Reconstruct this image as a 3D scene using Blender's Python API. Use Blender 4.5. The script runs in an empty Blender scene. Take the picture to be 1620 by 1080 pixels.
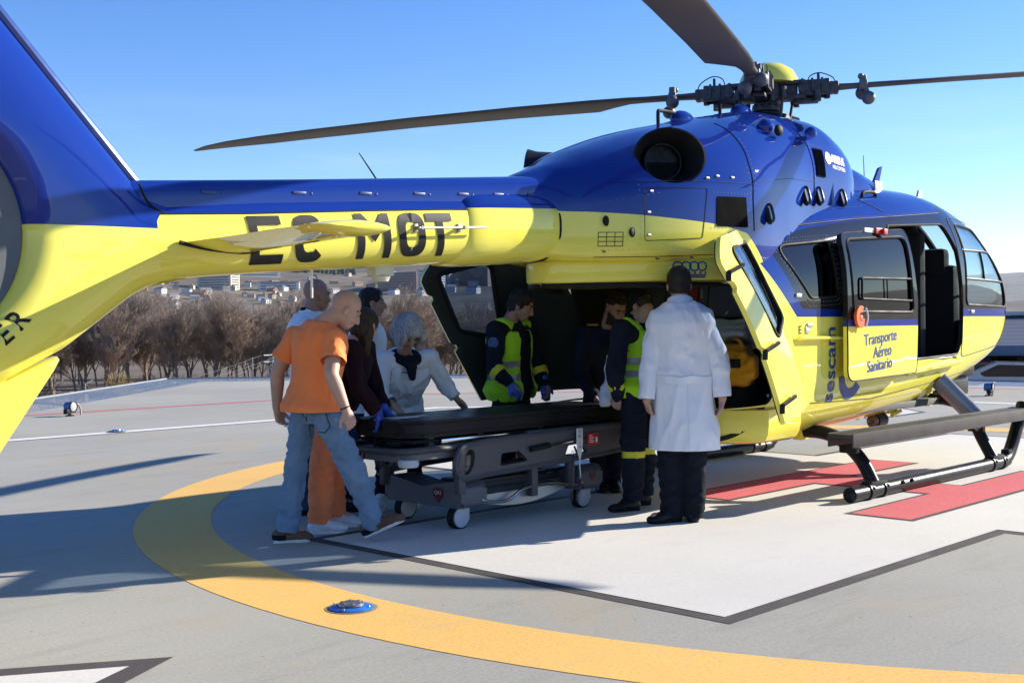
import bpy, bmesh, math, random
import numpy as np
from mathutils import Vector, Matrix, noise
R = math.radians
PI = math.pi
SC = bpy.context.scene
COL = SC.collection

# ---------------------------------------------------------------- camera
cd = bpy.data.cameras.new('camera')
cam = bpy.data.objects.new('camera', cd)
COL.objects.link(cam)
cd.sensor_width = 36.0
cd.lens = 41.4845
cd.clip_start = 0.05
cd.clip_end = 30000
_r = Vector((0.7004268809783832, -0.7136182261804577, -0.012296815276762327))
_u = Vector((0.016782911990860884, -0.0007565349619381347, 0.9998588708012538))
_f = Vector((0.7135268167826636, 0.7005344066624482, -0.011446694461319453))
cam.matrix_world = Matrix(((_r.x, _u.x, -_f.x, -8.91515), (_r.y, _u.y, -_f.y, -4.52133), (_r.z, _u.z, -_f.z, 1.30688), (0, 0, 0, 1)))
SC.camera = cam

# ---------------------------------------------------------------- light
SUN_AZ, SUN_EL = -25.0, 23.5
sun_dir = Vector((math.cos(R(SUN_EL)) * math.cos(R(SUN_AZ)), math.cos(R(SUN_EL)) * math.sin(R(SUN_AZ)), math.sin(R(SUN_EL))))
W = bpy.data.worlds.new('World')
SC.world = W
W.use_nodes = True
wn = W.node_tree.nodes
wl = W.node_tree.links
sky = wn.new('ShaderNodeTexSky')
sky.sky_type = 'NISHITA'
sky.sun_disc = False
sky.sun_elevation = R(SUN_EL)
sky.sun_rotation = R(90 - SUN_AZ)
sky.altitude = 1000
sky.air_density = 1.0
sky.dust_density = 0.15
sky.ozone_density = 3.0
bg = wn['Background']
bg.inputs['Strength'].default_value = 0.10
hs_ = wn.new('ShaderNodeHueSaturation'); hs_.inputs['Saturation'].default_value = 1.28; hs_.inputs['Hue'].default_value = .514; hs_.inputs['Value'].default_value = 1.0
wl.new(sky.outputs[0], hs_.inputs['Color'])
# faint wisps of cloud low in the sky
tcw = wn.new('ShaderNodeTexCoord'); mpw = wn.new('ShaderNodeMapping'); mpw.inputs['Scale'].default_value = (2.2, 2.2, 13)
nzw = wn.new('ShaderNodeTexNoise'); nzw.inputs['Scale'].default_value = 2.3; nzw.inputs['Detail'].default_value = 7; nzw.inputs['Roughness'].default_value = .6; nzw.inputs['Distortion'].default_value = .5
wl.new(tcw.outputs['Generated'], mpw.inputs[0]); wl.new(mpw.outputs[0], nzw.inputs['Vector'])
rw = wn.new('ShaderNodeMapRange'); wl.new(nzw.outputs[0], rw.inputs[0]); rw.inputs[1].default_value = .52; rw.inputs[2].default_value = .72
spw = wn.new('ShaderNodeSeparateXYZ'); wl.new(tcw.outputs['Generated'], spw.inputs[0])
rz_ = wn.new('ShaderNodeMapRange'); wl.new(spw.outputs[2], rz_.inputs[0]); rz_.inputs[1].default_value = .20; rz_.inputs[2].default_value = .03; rz_.inputs[3].default_value = 0; rz_.inputs[4].default_value = .45
mw = wn.new('ShaderNodeMath'); mw.operation = 'MULTIPLY'; wl.new(rw.outputs[0], mw.inputs[0]); wl.new(rz_.outputs[0], mw.inputs[1])
mxw = wn.new('ShaderNodeMix'); mxw.data_type = 'RGBA'; wl.new(mw.outputs[0], mxw.inputs[0]); wl.new(hs_.outputs[0], mxw.inputs[6]); mxw.inputs[7].default_value = (4.6, 4.7, 4.9, 1)
wl.new(mxw.outputs[2], bg.inputs['Color'])
sl = bpy.data.lights.new('sun', 'SUN')
sl.energy = 5.0
sl.angle = R(0.53)
sl.color = (1.0, 0.92, 0.80)
sun = bpy.data.objects.new('sun', sl)
COL.objects.link(sun)
sun.rotation_euler = (-sun_dir).to_track_quat('-Z', 'Y').to_euler()
SC.view_settings.view_transform = 'Standard'
SC.view_settings.look = 'None'
SC.view_settings.exposure = 1.12
SC.view_settings.gamma = 1.0
SC.cycles.max_bounces = 8
SC.cycles.transparent_max_bounces = 24
SC.cycles.caustics_reflective = False
SC.cycles.caustics_refractive = False

# ================================================================ helpers
class NX:
    """tiny expression builder for shader math"""
    def __init__(s, nt, sock): s.nt = nt; s.s = sock
    def _op(s, op, *a):
        n = s.nt.nodes.new('ShaderNodeMath'); n.operation = op
        for i, v in enumerate((s,) + a):
            if isinstance(v, NX): s.nt.links.new(v.s, n.inputs[i])
            else: n.inputs[i].default_value = v
        return NX(s.nt, n.outputs[0])
    def __add__(s, o): return s._op('ADD', o)
    def __sub__(s, o): return s._op('SUBTRACT', o)
    def __mul__(s, o): return s._op('MULTIPLY', o)
    def __gt__(s, o): return s._op('GREATER_THAN', o)
    def __lt__(s, o): return s._op('LESS_THAN', o)
    def abs(s): return s._op('ABSOLUTE')
    def max(s, o): return s._op('MAXIMUM', o)
    def curve(s, pts):
        """piecewise linear y(x)"""
        x0, x1 = pts[0][0], pts[-1][0]
        n = s.nt.nodes.new('ShaderNodeFloatCurve')
        c = n.mapping.curves[0]
        ys = [q[1] for q in pts]; y0, y1 = min(ys) - .01, max(ys) + .01
        P = [((x - x0) / (x1 - x0), (y - y0) / (y1 - y0)) for x, y in pts]
        c.points[0].location = P[0]; c.points[1].location = P[-1]
        for q in P[1:-1]: c.points.new(*q)
        for q in c.points: q.handle_type = 'VECTOR'
        n.mapping.update()
        t = (s - x0) * (1.0 / (x1 - x0))
        s.nt.links.new(t.s, n.inputs['Value'])
        return NX(s.nt, n.outputs[0]) * (y1 - y0) + y0

def mixc(nt, f, a, b):
    n = nt.nodes.new('ShaderNodeMix'); n.data_type = 'RGBA'
    for i, v in ((0, f), (6, a), (7, b)):
        if isinstance(v, NX): nt.links.new(v.s, n.inputs[i])
        elif hasattr(v, 'is_linked') or hasattr(v, 'links'): nt.links.new(v, n.inputs[i])
        else: n.inputs[i].default_value = v if i == 0 else (*v, 1)
    return n.outputs[2]

def new_mat(name):
    m = bpy.data.materials.new(name); m.use_nodes = True
    return m, m.node_tree, m.node_tree.nodes['Principled BSDF']

def noise_node(nt, scale, detail=4, rough=.55, space='Object', dist=0.0, sc3=None):
    tc = nt.nodes.new('ShaderNodeTexCoord')
    n = nt.nodes.new('ShaderNodeTexNoise')
    n.inputs['Scale'].default_value = scale; n.inputs['Detail'].default_value = detail
    n.inputs['Roughness'].default_value = rough; n.inputs['Distortion'].default_value = dist
    src = tc.outputs[space]
    if sc3:
        mp = nt.nodes.new('ShaderNodeMapping'); mp.inputs['Scale'].default_value = sc3
        nt.links.new(src, mp.inputs[0]); src = mp.outputs[0]
    nt.links.new(src, n.inputs['Vector'])
    return NX(nt, n.outputs[0])

def ramp(nt, x, lo, hi):
    n = nt.nodes.new('ShaderNodeMapRange'); nt.links.new(x.s, n.inputs[0])
    n.inputs[1].default_value = lo; n.inputs[2].default_value = hi
    return NX(nt, n.outputs[0])

def bump(nt, b, h, strength=.3, dist=.01):
    n = nt.nodes.new('ShaderNodeBump'); n.inputs['Strength'].default_value = strength; n.inputs['Distance'].default_value = dist
    nt.links.new(h.s, n.inputs['Height']); nt.links.new(n.outputs[0], b.inputs['Normal'])

def mat(name, c, rough=.6, metal=0.0, var=.12, vs=6.0, bs=0.0, bscale=120.0, coat=0.0, bd=.004, spec=None, sc3=None, sub=0.0):
    """plain procedural material: colour broken up by noise, optional bump"""
    m, nt, b = new_mat(name)
    n = noise_node(nt, vs, 5, .6)
    k = ramp(nt, n, .3, .7)
    lo = [max(0, x * (1 - var)) for x in c]; hi = [min(1, x * (1 + var)) for x in c]
    nt.links.new(mixc(nt, k, lo, hi), b.inputs['Base Color'])
    rr = k * (rough * .25) + rough * .88
    nt.links.new(rr.s, b.inputs['Roughness'])
    b.inputs['Metallic'].default_value = metal
    if spec is None and max(c) < .06: spec = .18
    if spec is not None: b.inputs['Specular IOR Level'].default_value = spec
    if coat: b.inputs['Coat Weight'].default_value = coat; b.inputs['Coat Roughness'].default_value = .04
    if bs: bump(nt, b, noise_node(nt, bscale, 4, .6, sc3=sc3), bs, bd)
    return m

def glass_mat(name, tint=(.75, .8, .82), refl=1.0, rough=.0):
    m = bpy.data.materials.new(name); m.use_nodes = True
    nt = m.node_tree; nt.nodes.remove(nt.nodes['Principled BSDF'])
    t = nt.nodes.new('ShaderNodeBsdfTransparent'); t.inputs[0].default_value = (*tint, 1)
    g = nt.nodes.new('ShaderNodeBsdfGlossy'); g.inputs['Roughness'].default_value = rough
    f = nt.nodes.new('ShaderNodeLayerWeight'); f.inputs['Blend'].default_value = .5
    x = nt.nodes.new('ShaderNodeMixShader')
    k = (NX(nt, f.outputs['Facing'])._op('POWER', 5.0) * .92 + .045) * refl
    nt.links.new(k.s, x.inputs[0]); nt.links.new(t.outputs[0], x.inputs[1]); nt.links.new(g.outputs[0], x.inputs[2])
    nt.links.new(x.outputs[0], nt.nodes['Material Output'].inputs[0])
    return m

def link(name, me, parent=None, loc=None):
    o = bpy.data.objects.new(name, me); COL.objects.link(o)
    if parent: o.parent = parent
    if loc is not None: o.location = loc
    return o

def tag(o, label=None, cat=None, group=None, kind=None):
    if label: o['label'] = label
    if cat: o['category'] = cat
    if group: o['group'] = group
    if kind: o['kind'] = kind
    return o

def empty(name, loc=(0, 0, 0), rz=0, label=None, cat=None, group=None):
    o = bpy.data.objects.new(name, None); COL.objects.link(o)
    o.empty_display_size = .1
    o.location = loc; o.rotation_euler = (0, 0, rz)
    return tag(o, label, cat, group)

def sharp(me, ang=35):
    """smooth shading with sharp edges above an angle"""
    bm = bmesh.new(); bm.from_mesh(me)
    a = R(ang)
    for f in bm.faces: f.smooth = True
    for e in bm.edges:
        e.smooth = not (len(e.link_faces) == 2 and e.calc_face_angle(0) > a)
    bm.to_mesh(me); bm.free()

def obj(name, bm, mats, parent=None, loc=None, ang=35, recalc=True):
    if recalc: bmesh.ops.recalc_face_normals(bm, faces=bm.faces[:])
    me = bpy.data.meshes.new(name); bm.to_mesh(me); bm.free()
    for m in (mats if isinstance(mats, (list, tuple)) else [mats]): me.materials.append(m)
    sharp(me, ang)
    return link(name, me, parent, loc)

def BM(): return bmesh.new()

def add_geo(bm, V, F, M=None, mi=0):
    vs = [bm.verts.new(M @ Vector(v) if M else v) for v in V]
    for f in F:
        try:
            q = bm.faces.new([vs[i] for i in f]); q.material_index = mi
        except ValueError: pass
    return vs

def box(bm, c, s, bev=0.0, M=None, mi=0, seg=2):
    """box centred at c with full sizes s, bevelled"""
    t = bmesh.new()
    bmesh.ops.create_cube(t, size=1.0)
    for v in t.verts: v.co = Vector((v.co.x * s[0], v.co.y * s[1], v.co.z * s[2]))
    if bev: bmesh.ops.bevel(t, geom=t.edges[:], offset=bev, segments=seg, affect='EDGES', profile=.6)
    merge(bm, t, (Matrix.Translation(c) if M is None else M @ Matrix.Translation(c)), mi)

def merge(bm, t, M=None, mi=None):
    t.verts.ensure_lookup_table()
    mp = {}
    for v in t.verts: mp[v] = bm.verts.new(M @ v.co if M else v.co)
    for f in t.faces:
        try:
            q = bm.faces.new([mp[v] for v in f.verts]); q.material_index = f.material_index if mi is None else mi
        except ValueError: pass
    t.free()

def frame_to(d, up=Vector((0, 0, 1))):
    z = Vector(d).normalized()
    if abs(z.dot(up)) > .98: up = Vector((1, 0, 0))
    x = up.cross(z).normalized(); y = z.cross(x)
    return Matrix((x, y, z)).transposed()

def cyl(bm, p0, p1, r0, r1=None, n=16, mi=0, cap=True):
    p0 = Vector(p0); p1 = Vector(p1); r1 = r0 if r1 is None else r1
    m = frame_to(p1 - p0)
    V = []
    for p, r in ((p0, r0), (p1, r1)):
        for i in range(n):
            a = 2 * PI * i / n; V.append(p + m @ Vector((r * math.cos(a), r * math.sin(a), 0)))
    F = [(i, (i + 1) % n, n + (i + 1) % n, n + i) for i in range(n)]
    if cap: F += [tuple(range(n))[::-1], tuple(range(n, 2 * n))]
    add_geo(bm, V, F, mi=mi)

def crom(pts, k=8):
    P = [Vector(p) for p in pts]; out = []
    for i in range(len(P) - 1):
        a = P[max(i - 1, 0)]; b = P[i]; c = P[i + 1]; d = P[min(i + 2, len(P) - 1)]
        for j in range(k):
            t = j / k
            out.append(.5 * ((2 * b) + (c - a) * t + (2 * a - 5 * b + 4 * c - d) * t * t + (3 * b - a - 3 * c + d) * t ** 3))
    out.append(P[-1]); return out

def tube(bm, pts, r, n=12, smooth=0, mi=0, rs=None, flat=1.0):
    """swept tube along a polyline"""
    P = crom(pts, smooth) if smooth else [Vector(p) for p in pts]
    V = []; up = None
    for i, p in enumerate(P):
        d = (P[min(i + 1, len(P) - 1)] - P[max(i - 1, 0)]).normalized()
        if up is None:
            up = Vector((0, 0, 1)) if abs(d.z) < .9 else Vector((1, 0, 0))
        x = up.cross(d)
        if x.length < 1e-4: x = Vector((1, 0, 0))
        x.normalize(); y = d.cross(x); up = y
        rr = rs[min(int(i * len(rs) / len(P)), len(rs) - 1)] if rs else r
        for k in range(n):
            a = 2 * PI * k / n
            V.append(p + x * (rr * math.cos(a)) + y * (rr * math.sin(a) * flat))
    m = len(P); F = []
    for i in range(m - 1):
        for k in range(n):
            F.append((i * n + k, i * n + (k + 1) % n, (i + 1) * n + (k + 1) % n, (i + 1) * n + k))
    F.append(tuple(range(n))[::-1]); F.append(tuple(range((m - 1) * n, m * n)))
    add_geo(bm, V, F, mi=mi)

def sphere(bm, c, r, n=16, s=(1, 1, 1), M=None, mi=0):
    V = [Vector((0, 0, 1))]; k = n // 2
    for i in range(1, k):
        th = PI * i / k
        for j in range(n):
            a = 2 * PI * j / n; V.append(Vector((math.sin(th) * math.cos(a), math.sin(th) * math.sin(a), math.cos(th))))
    V.append(Vector((0, 0, -1)))
    F = [(0, 1 + j, 1 + (j + 1) % n) for j in range(n)]
    for i in range(k - 2):
        for j in range(n):
            a = 1 + i * n; F.append((a + j, a + n + j, a + n + (j + 1) % n, a + (j + 1) % n))
    e = len(V) - 1; a = 1 + (k - 2) * n
    F += [(a + j, e, a + (j + 1) % n) for j in range(n)]
    T = M or Matrix.Identity(3)
    c = Vector(c)
    add_geo(bm, [c + T @ Vector((v.x * r * s[0], v.y * r * s[1], v.z * r * s[2])) for v in V], F, mi=mi)

def lathe(bm, prof, c=(0, 0, 0), axis=(0, 0, 1), n=32, mi=0):
    """profile of (radius, height) round an axis"""
    m = frame_to(Vector(axis)); c = Vector(c); V = []
    for r, h in prof:
        for k in range(n):
            a = 2 * PI * k / n; V.append(c + m @ Vector((r * math.cos(a), r * math.sin(a), h)))
    F = []
    for i in range(len(prof) - 1):
        for k in range(n): F.append((i * n + k, i * n + (k + 1) % n, (i + 1) * n + (k + 1) % n, (i + 1) * n + k))
    if prof[0][0] > 1e-5: F.append(tuple(range(n))[::-1])
    if prof[-1][0] > 1e-5: F.append(tuple(range((len(prof) - 1) * n, len(prof) * n)))
    vs = add_geo(bm, V, F, mi=mi)
    bmesh.ops.remove_doubles(bm, verts=vs, dist=1e-6)

def rpoly(pts, r, k=5):
    """polygon (2-D) with rounded corners"""
    P = [Vector((*q[:2],)) for q in pts]; n = len(P); out = []
    for i in range(n):
        b = P[i]; a = (P[i - 1] - b); c = (P[(i + 1) % n] - b)
        rr = pts[i][2] if len(pts[i]) > 2 else r
        la, lc = a.length, c.length
        a.normalize(); c.normalize()
        ang = math.acos(max(-1, min(1, a.dot(c))))
        if ang > PI - .05 or rr <= 0: out.append(b); continue
        d = min(rr / math.tan(ang / 2), la * .48, lc * .48)
        s = b + a * d; e = b + c * d
        for j in range(k + 1):
            t = j / k; out.append(s * (1 - t) ** 2 + b * (2 * t * (1 - t)) + e * t * t)
    return [(q.x, q.y) for q in out]

def prism(bm, poly, a0, a1, axis='y', mi=0, M=None):
    """extrude a 2-D polygon along an axis: y -> poly in XZ, x -> poly in YZ, z -> poly in XY"""
    def p3(q, a):
        if axis == 'y': return Vector((q[0], a, q[1]))
        if axis == 'x': return Vector((a, q[0], q[1]))
        return Vector((q[0], q[1], a))
    n = len(poly)
    V = [p3(q, a0) for q in poly] + [p3(q, a1) for q in poly]
    F = [(i, (i + 1) % n, n + (i + 1) % n, n + i) for i in range(n)] + [tuple(range(n))[::-1], tuple(range(n, 2 * n))]
    add_geo(bm, V, F, M, mi)

def bm_of(me):
    b = bmesh.new(); b.from_mesh(me); return b

def csg(bm, ops):
    """bm (op) cutters, exact boolean; ops = [(op, bm2), ...]; returns a new bmesh"""
    bmesh.ops.recalc_face_normals(bm, faces=bm.faces[:])
    def tmp(b):
        bmesh.ops.recalc_face_normals(b, faces=b.faces[:])
        me = bpy.data.meshes.new('t'); b.to_mesh(me); b.free()
        for m in (DUM_A, DUM_B): me.materials.append(m)
        return link('t', me)
    o = tmp(bm); cs = []
    for op, b in ops:
        c = tmp(b); cs.append(c)
        md = o.modifiers.new('b', 'BOOLEAN'); md.operation = op; md.object = c; md.solver = 'EXACT'
    bpy.context.view_layer.update()
    dg = bpy.context.evaluated_depsgraph_get()
    me = bpy.data.meshes.new_from_object(o.evaluated_get(dg))
    out = bm_of(me)
    for q in [o] + cs:
        mm = q.data; bpy.data.objects.remove(q); bpy.data.meshes.remove(mm)
    bpy.data.meshes.remove(me)
    return out
DUM_A = bpy.data.materials.new('surface_a'); DUM_B = bpy.data.materials.new('surface_b')

def text_bm(s, size=1.0, font=None, space=1.0, shear=0.0, bold=0.0, align='LEFT', res=3):
    c = bpy.data.curves.new('t', 'FONT'); c.body = s; c.size = size; c.space_character = space; c.shear = shear
    c.offset = bold; c.align_x = align; c.resolution_u = res
    o = link('t', c)
    bpy.context.view_layer.update()
    dg = bpy.context.evaluated_depsgraph_get()
    me = bpy.data.meshes.new_from_object(o.evaluated_get(dg))
    b = bm_of(me)
    bpy.data.objects.remove(o); bpy.data.curves.remove(c); bpy.data.meshes.remove(me)
    return b

def bisect_grid(b, lo, hi, step, axes=(0, 1)):
    for ax in axes:
        n = Vector((0, 0, 0)); n[ax] = 1
        x = lo[ax] + step
        while x < hi[ax]:
            p = Vector((0, 0, 0)); p[ax] = x
            bmesh.ops.bisect_plane(b, geom=b.verts[:] + b.edges[:] + b.faces[:], plane_co=p, plane_no=n)
            x += step

def dup(root, loc=None, rz=None, label=None, scale=None):
    """copy of a thing with copies of its parts and sub-parts"""
    r = root.copy(); COL.objects.link(r)
    if loc is not None: r.location = loc
    if rz is not None: r.rotation_euler = (0, 0, rz)
    if scale is not None: r.scale = scale
    if label: r['label'] = label
    for ch in list(root.children):
        c = ch.copy(); COL.objects.link(c); c.parent = r
        for g in ch.children:
            d = g.copy(); COL.objects.link(d); d.parent = c
    return r

# ================================================================ setting
def flat(name, polys, z, m, kind='structure'):
    b = BM()
    for P in polys:
        vs = [b.verts.new((x, y, z)) for x, y in P]
        b.faces.new(vs)
    bmesh.ops.triangulate(b, faces=[f for f in b.faces if len(f.verts) > 4])
    o = obj(name, b, m, recalc=False)
    for p in o.data.polygons:
        if p.normal.z < 0: p.flip()
    return tag(o, kind=kind)

def octo(ap): return [(ap / math.cos(PI / 8) * math.cos(PI / 8 + k * PI / 4), ap / math.cos(PI / 8) * math.sin(PI / 8 + k * PI / 4)) for k in range(8)]

def concrete(name, c, marks=True, grain=.35, wear=None, warm=None):
    m, nt, b = new_mat(name)
    n1 = noise_node(nt, .35, 6, .6); n2 = noise_node(nt, 55, 5, .8); n3 = noise_node(nt, 1.3, 7, .65, sc3=(1, 3.2, 1), dist=.6); n4 = noise_node(nt, 38, 4, .6)
    k = ramp(nt, n1, .3, .7)
    col = mixc(nt, k, tuple(v * .90 for v in c), tuple(v * 1.08 for v in c))
    col = mixc(nt, ramp(nt, n2, .45, .66) * grain, col, tuple(v * .55 for v in c))
    col = mixc(nt, ramp(nt, n4, .55, .8) * .22, col, tuple(min(1, v * 1.22) for v in c))
    if marks:
        col = mixc(nt, ramp(nt, n3, .52, .74) * .5, col, tuple(v * .62 for v in c))
        n5 = noise_node(nt, .55, 6, .7, dist=1.0)
        col = mixc(nt, ramp(nt, n5, .52, .72) * .75, col, (c[0] * 1.10, c[1] * .90, c[2] * .66))
        n9 = noise_node(nt, .8, 8, .75, sc3=(.25, 5, 1), dist=1.5); col = mixc(nt, ramp(nt, n9, .57, .70) * .36, col, tuple(v * .45 for v in c))
        n10 = noise_node(nt, .16, 3, .5, dist=.4); col = mixc(nt, ramp(nt, n10, .42, .62) * .35, col, tuple(v * 1.22 for v in c))
        n6 = noise_node(nt, 26, 2, .5)
        col = mixc(nt, ramp(nt, n6, .735, .76) * .8, col, tuple(v * .25 for v in c))
    if wear:
        n7 = noise_node(nt, 60, 6, .75); col = mixc(nt, ramp(nt, n7, wear[0], wear[0] + .12) * wear[2], col, wear[1])
        n8 = noise_node(nt, 1.8, 6, .7, sc3=(1, 2.5, 1), dist=.5); col = mixc(nt, ramp(nt, n8, .52, .78) * .45, col, wear[1])
    nt.links.new(col, b.inputs['Base Color'])
    b.inputs['Roughness'].default_value = .88; b.inputs['Specular IOR Level'].default_value = .3
    bump(nt, b, n2, .3, .005)
    return m
GREY = (.335, .326, .282)
M_pad = concrete('pad_concrete', GREY, True, .5)
M_wht = concrete('worn_white_paint', (.60, .58, .53), False, .22, (.56, (.47, .46, .43), .5))
M_ylw = concrete('worn_yellow_paint', (.76, .46, .13), False, .45, (.60, (.45, .36, .22), .35))
M_redp = concrete('red_paint', (.60, .125, .135), False, .6, (.58, (.42, .2, .19), .4))
M_brd = concrete('dark_border_paint', (.070, .062, .06), False, .3, (.62, (.2, .19, .18), .4))
M_line = concrete('thin_line_paint', (.66, .65, .62), False, .2)
M_rline = concrete('red_line_paint', (.50, .07, .09), False, .2)

PAD = [(7.45, 22.95), (-12, 3.5), (-16, -.5), (-16, -14), (-6, -18), (6, -15), (15.2, -6), (15.2, 15.2)]
def grow_poly(P, d):
    out = []; n = len(P)
    for i in range(n):
        a, b, c = Vector(P[i - 1]), Vector(P[i]), Vector(P[(i + 1) % n])
        e0, e1 = (b - a).normalized(), (c - b).normalized(); n0, n1 = Vector((-e0.y, e0.x)), Vector((-e1.y, e1.x))
        m = (n0 + n1).normalized(); out.append(tuple(b - m * (d / max(.3, m.dot(n0)))))
    return out
b = BM(); prism(b, PAD, -.6, 0.0, 'z'); tag(obj('pad', b, M_pad), kind='structure')
def cross(h, a):
    return [(-h, -a), (-a, -a), (-a, -h), (a, -h), (a, -a), (h, -a), (h, a), (a, a), (a, h), (-a, h), (-a, a), (-h, a)]
def csplit(h, a): return [[(-h, -a), (h, -a), (h, a), (-h, a)], [(-a, a), (a, a), (a, h), (-a, h)], [(-a, -h), (a, -h), (a, -a), (-a, -a)]]
bo = .085
flat('cross_border', csplit(4.5 + bo, 1.5 + bo), .002, M_brd)
flat('cross_marking', csplit(4.5, 1.5), .004, M_wht)
L0, L1, CB, HL = .50, .935, .29, 1.52
e = .035
def hp(g): return [[(-HL - g, -L1 - g), (HL + g, -L1 - g), (HL + g, -L0 + g), (-HL - g, -L0 + g)], [(-HL - g, L0 - g), (HL + g, L0 - g), (HL + g, L1 + g), (-HL - g, L1 + g)], [(-CB - g, -L0 + g), (CB + g, -L0 + g), (CB + g, L0 - g), (-CB - g, L0 - g)]]
flat('h_border', hp(e), .006, M_brd)
flat('h_marking', hp(0), .008, M_redp)
def annulus(r0, r1, n=160): return [[(r * math.cos(2 * PI * t / n), r * math.sin(2 * PI * t / n)) for r, t in ((r0, i), (r1, i), (r1, i + 1), (r0, i + 1))] for i in range(n)]
flat('touchdown_ring', annulus(5.30, 5.81), .002, M_ylw)
def oring(a0, a1):
    A, B_ = octo(a0), octo(a1)
    return [[A[i], B_[i], B_[(i + 1) % 8], A[(i + 1) % 8]] for i in range(8)]
flat('white_line_border', oring(9.88, 10.24), .002, M_brd)
flat('white_line', oring(9.92, 10.20), .004, M_line)
flat('red_line', oring(14.18, 14.36), .002, M_rline)
# arrow heads outside the ring
def arrow(tip, d, L, w):
    d = Vector(d).normalized(); n = Vector((-d.y, d.x)); t = Vector(tip)
    return [tuple(t), tuple(t + d * L + n * w), tuple(t + d * L - n * w)]
flat('arrow_border', [arrow((-6.50, -.22), (-1, .02), 1.3, .80)], .002, M_brd)
flat('arrow_marking', [arrow((-6.69, -.216), (-1, .02), 1.03, .60)], .004, M_wht)
q = [(6.05, 3.28), (7.58, 3.32), (8.3, 4.08), (6.66, 4.02)]
flat('panel_border', [[(5.93, 3.2), (7.62, 3.24), (8.45, 4.15), (6.62, 4.1)]], .002, M_brd)
flat('panel_marking', [q], .004, M_wht)

# inset pad lights
M_blue = mat('blue_light_ring', (.02, .14, .48), .4, .0, var=.3)
M_steel = mat('galvanised_steel', (.42, .44, .46), .45, .7, var=.2)
M_lens = mat('grey_lens', (.16, .17, .19), .2, .2, coat=.6)
def inset():
    t = empty('inset_pad_light', (-5.51, -.10, 0), 0, 'round blue inset light sunk in the yellow ring near the bottom of the pad', 'pad light', 'blue lights set into the pad')
    b = BM(); lathe(b, [(.0, .006), (.145, .006), (.148, .014), (.135, .024), (.09, .032), (.088, .03), (0, .03)], n=36); [setattr(v, 'co', Vector((v.co.x, v.co.y, v.co.z * .8))) for v in b.verts]; obj('light_rim', b, M_blue, t)
    b = BM(); lathe(b, [(.085, .03), (.08, .046), (.045, .052), (0, .052)], n=28)
    for k in range(6): box(b, (.06 * math.cos(k * PI / 3), .06 * math.sin(k * PI / 3), .050), (.02, .02, .008), .003)
    obj('light_lens', b, M_lens, t)
    for k in range(4):
        b = BM(); a = .5 + k * PI / 2; cyl(b, (.125 * math.cos(a), .125 * math.sin(a), .02), (.122 * math.cos(a), .122 * math.sin(a), .032), .008, n=8); obj('bolt', b, M_steel, t)
    b = BM(); lathe(b, [(.148, .0045), (.172, .0045), (.172, .006), (.148, .0065)], n=36); obj('seal_ring', b, mat('rusty_sealant', (.25, .17, .10), .9, var=.4, vs=20), t)
    t.scale = (.72, .72, .62)
    return t
ins = inset()
for x, y, lb in ((-1.5, 10.07, 'blue inset light on the white line beneath the tail fin'), (1.2, 10.07, 'blue inset light on the white line beside the man in the orange shirt'),
                 (5.1, 9.2, 'blue inset light on the white line behind the grey haired woman'), (6.85, 3.62, 'blue inset light on the white panel under the helicopter belly')):
    dup(ins, (x, y, .008), .3, lb)

# floodlights at the pad edge
def flood():
    t = empty('pad_floodlight', (-.52, 13.54, 0), R(25), 'small blue and black floodlight on the pad edge left of the orange shirted man', 'floodlight', 'floodlights at the pad edge')
    b = BM(); lathe(b, [(.09, 0), (.09, .02), (.03, .03), (.025, .09)], n=16); obj('stand', b, M_blkm2, t)
    b = BM(); box(b, (-.10, -.03, .10), (.14, .10, .10), .015); obj('junction_box', b, M_blkm2, t)
    h = BM(); cyl(h, (.02, .10, .20), (.02, -.06, .19), .085, .11, 20); hd = obj('lamp_head', h, M_bluehead, t)
    b = BM(); lathe(b, [(.112, 0), (.118, .03), (.10, .035), (.09, .02)], (.02, -.06, .19), (0, -1, -.05), 24); obj('lamp_bezel', b, M_blkm2, hd)
    b = BM(); lathe(b, [(.095, .02), (.07, .035), (0, .042)], (.02, -.06, .19), (0, -1, -.05), 24); obj('lamp_glass', b, mat('white_lamp_glass', (.42, .45, .47), .12, coat=1), hd)
    b = BM(); tube(b, [(.11, .02, .20), (.20, .0, .235), (.28, .0, .20), (.33, 0, .10), (.335, 0, .0)], .018, 10, 5); obj('conduit', b, mat('conduit_beige', (.35, .30, .24), .6), t)
    t.scale = (.78, .78, .78)
    return t
M_blkm2 = mat('black_casting', (.02, .02, .023), .5, .2, var=.3); M_bluehead = mat('blue_casting', (.05, .16, .32), .45, .1, var=.3)
fl = flood()
dup(fl, (11.92, 4.1, 0), R(10), 'small dark floodlight with a bent conduit on the pad edge below the helicopter nose')
b = BM(); box(b, (12.3, 4.3, .10), (.1, 1.0, .1), .01)

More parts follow.
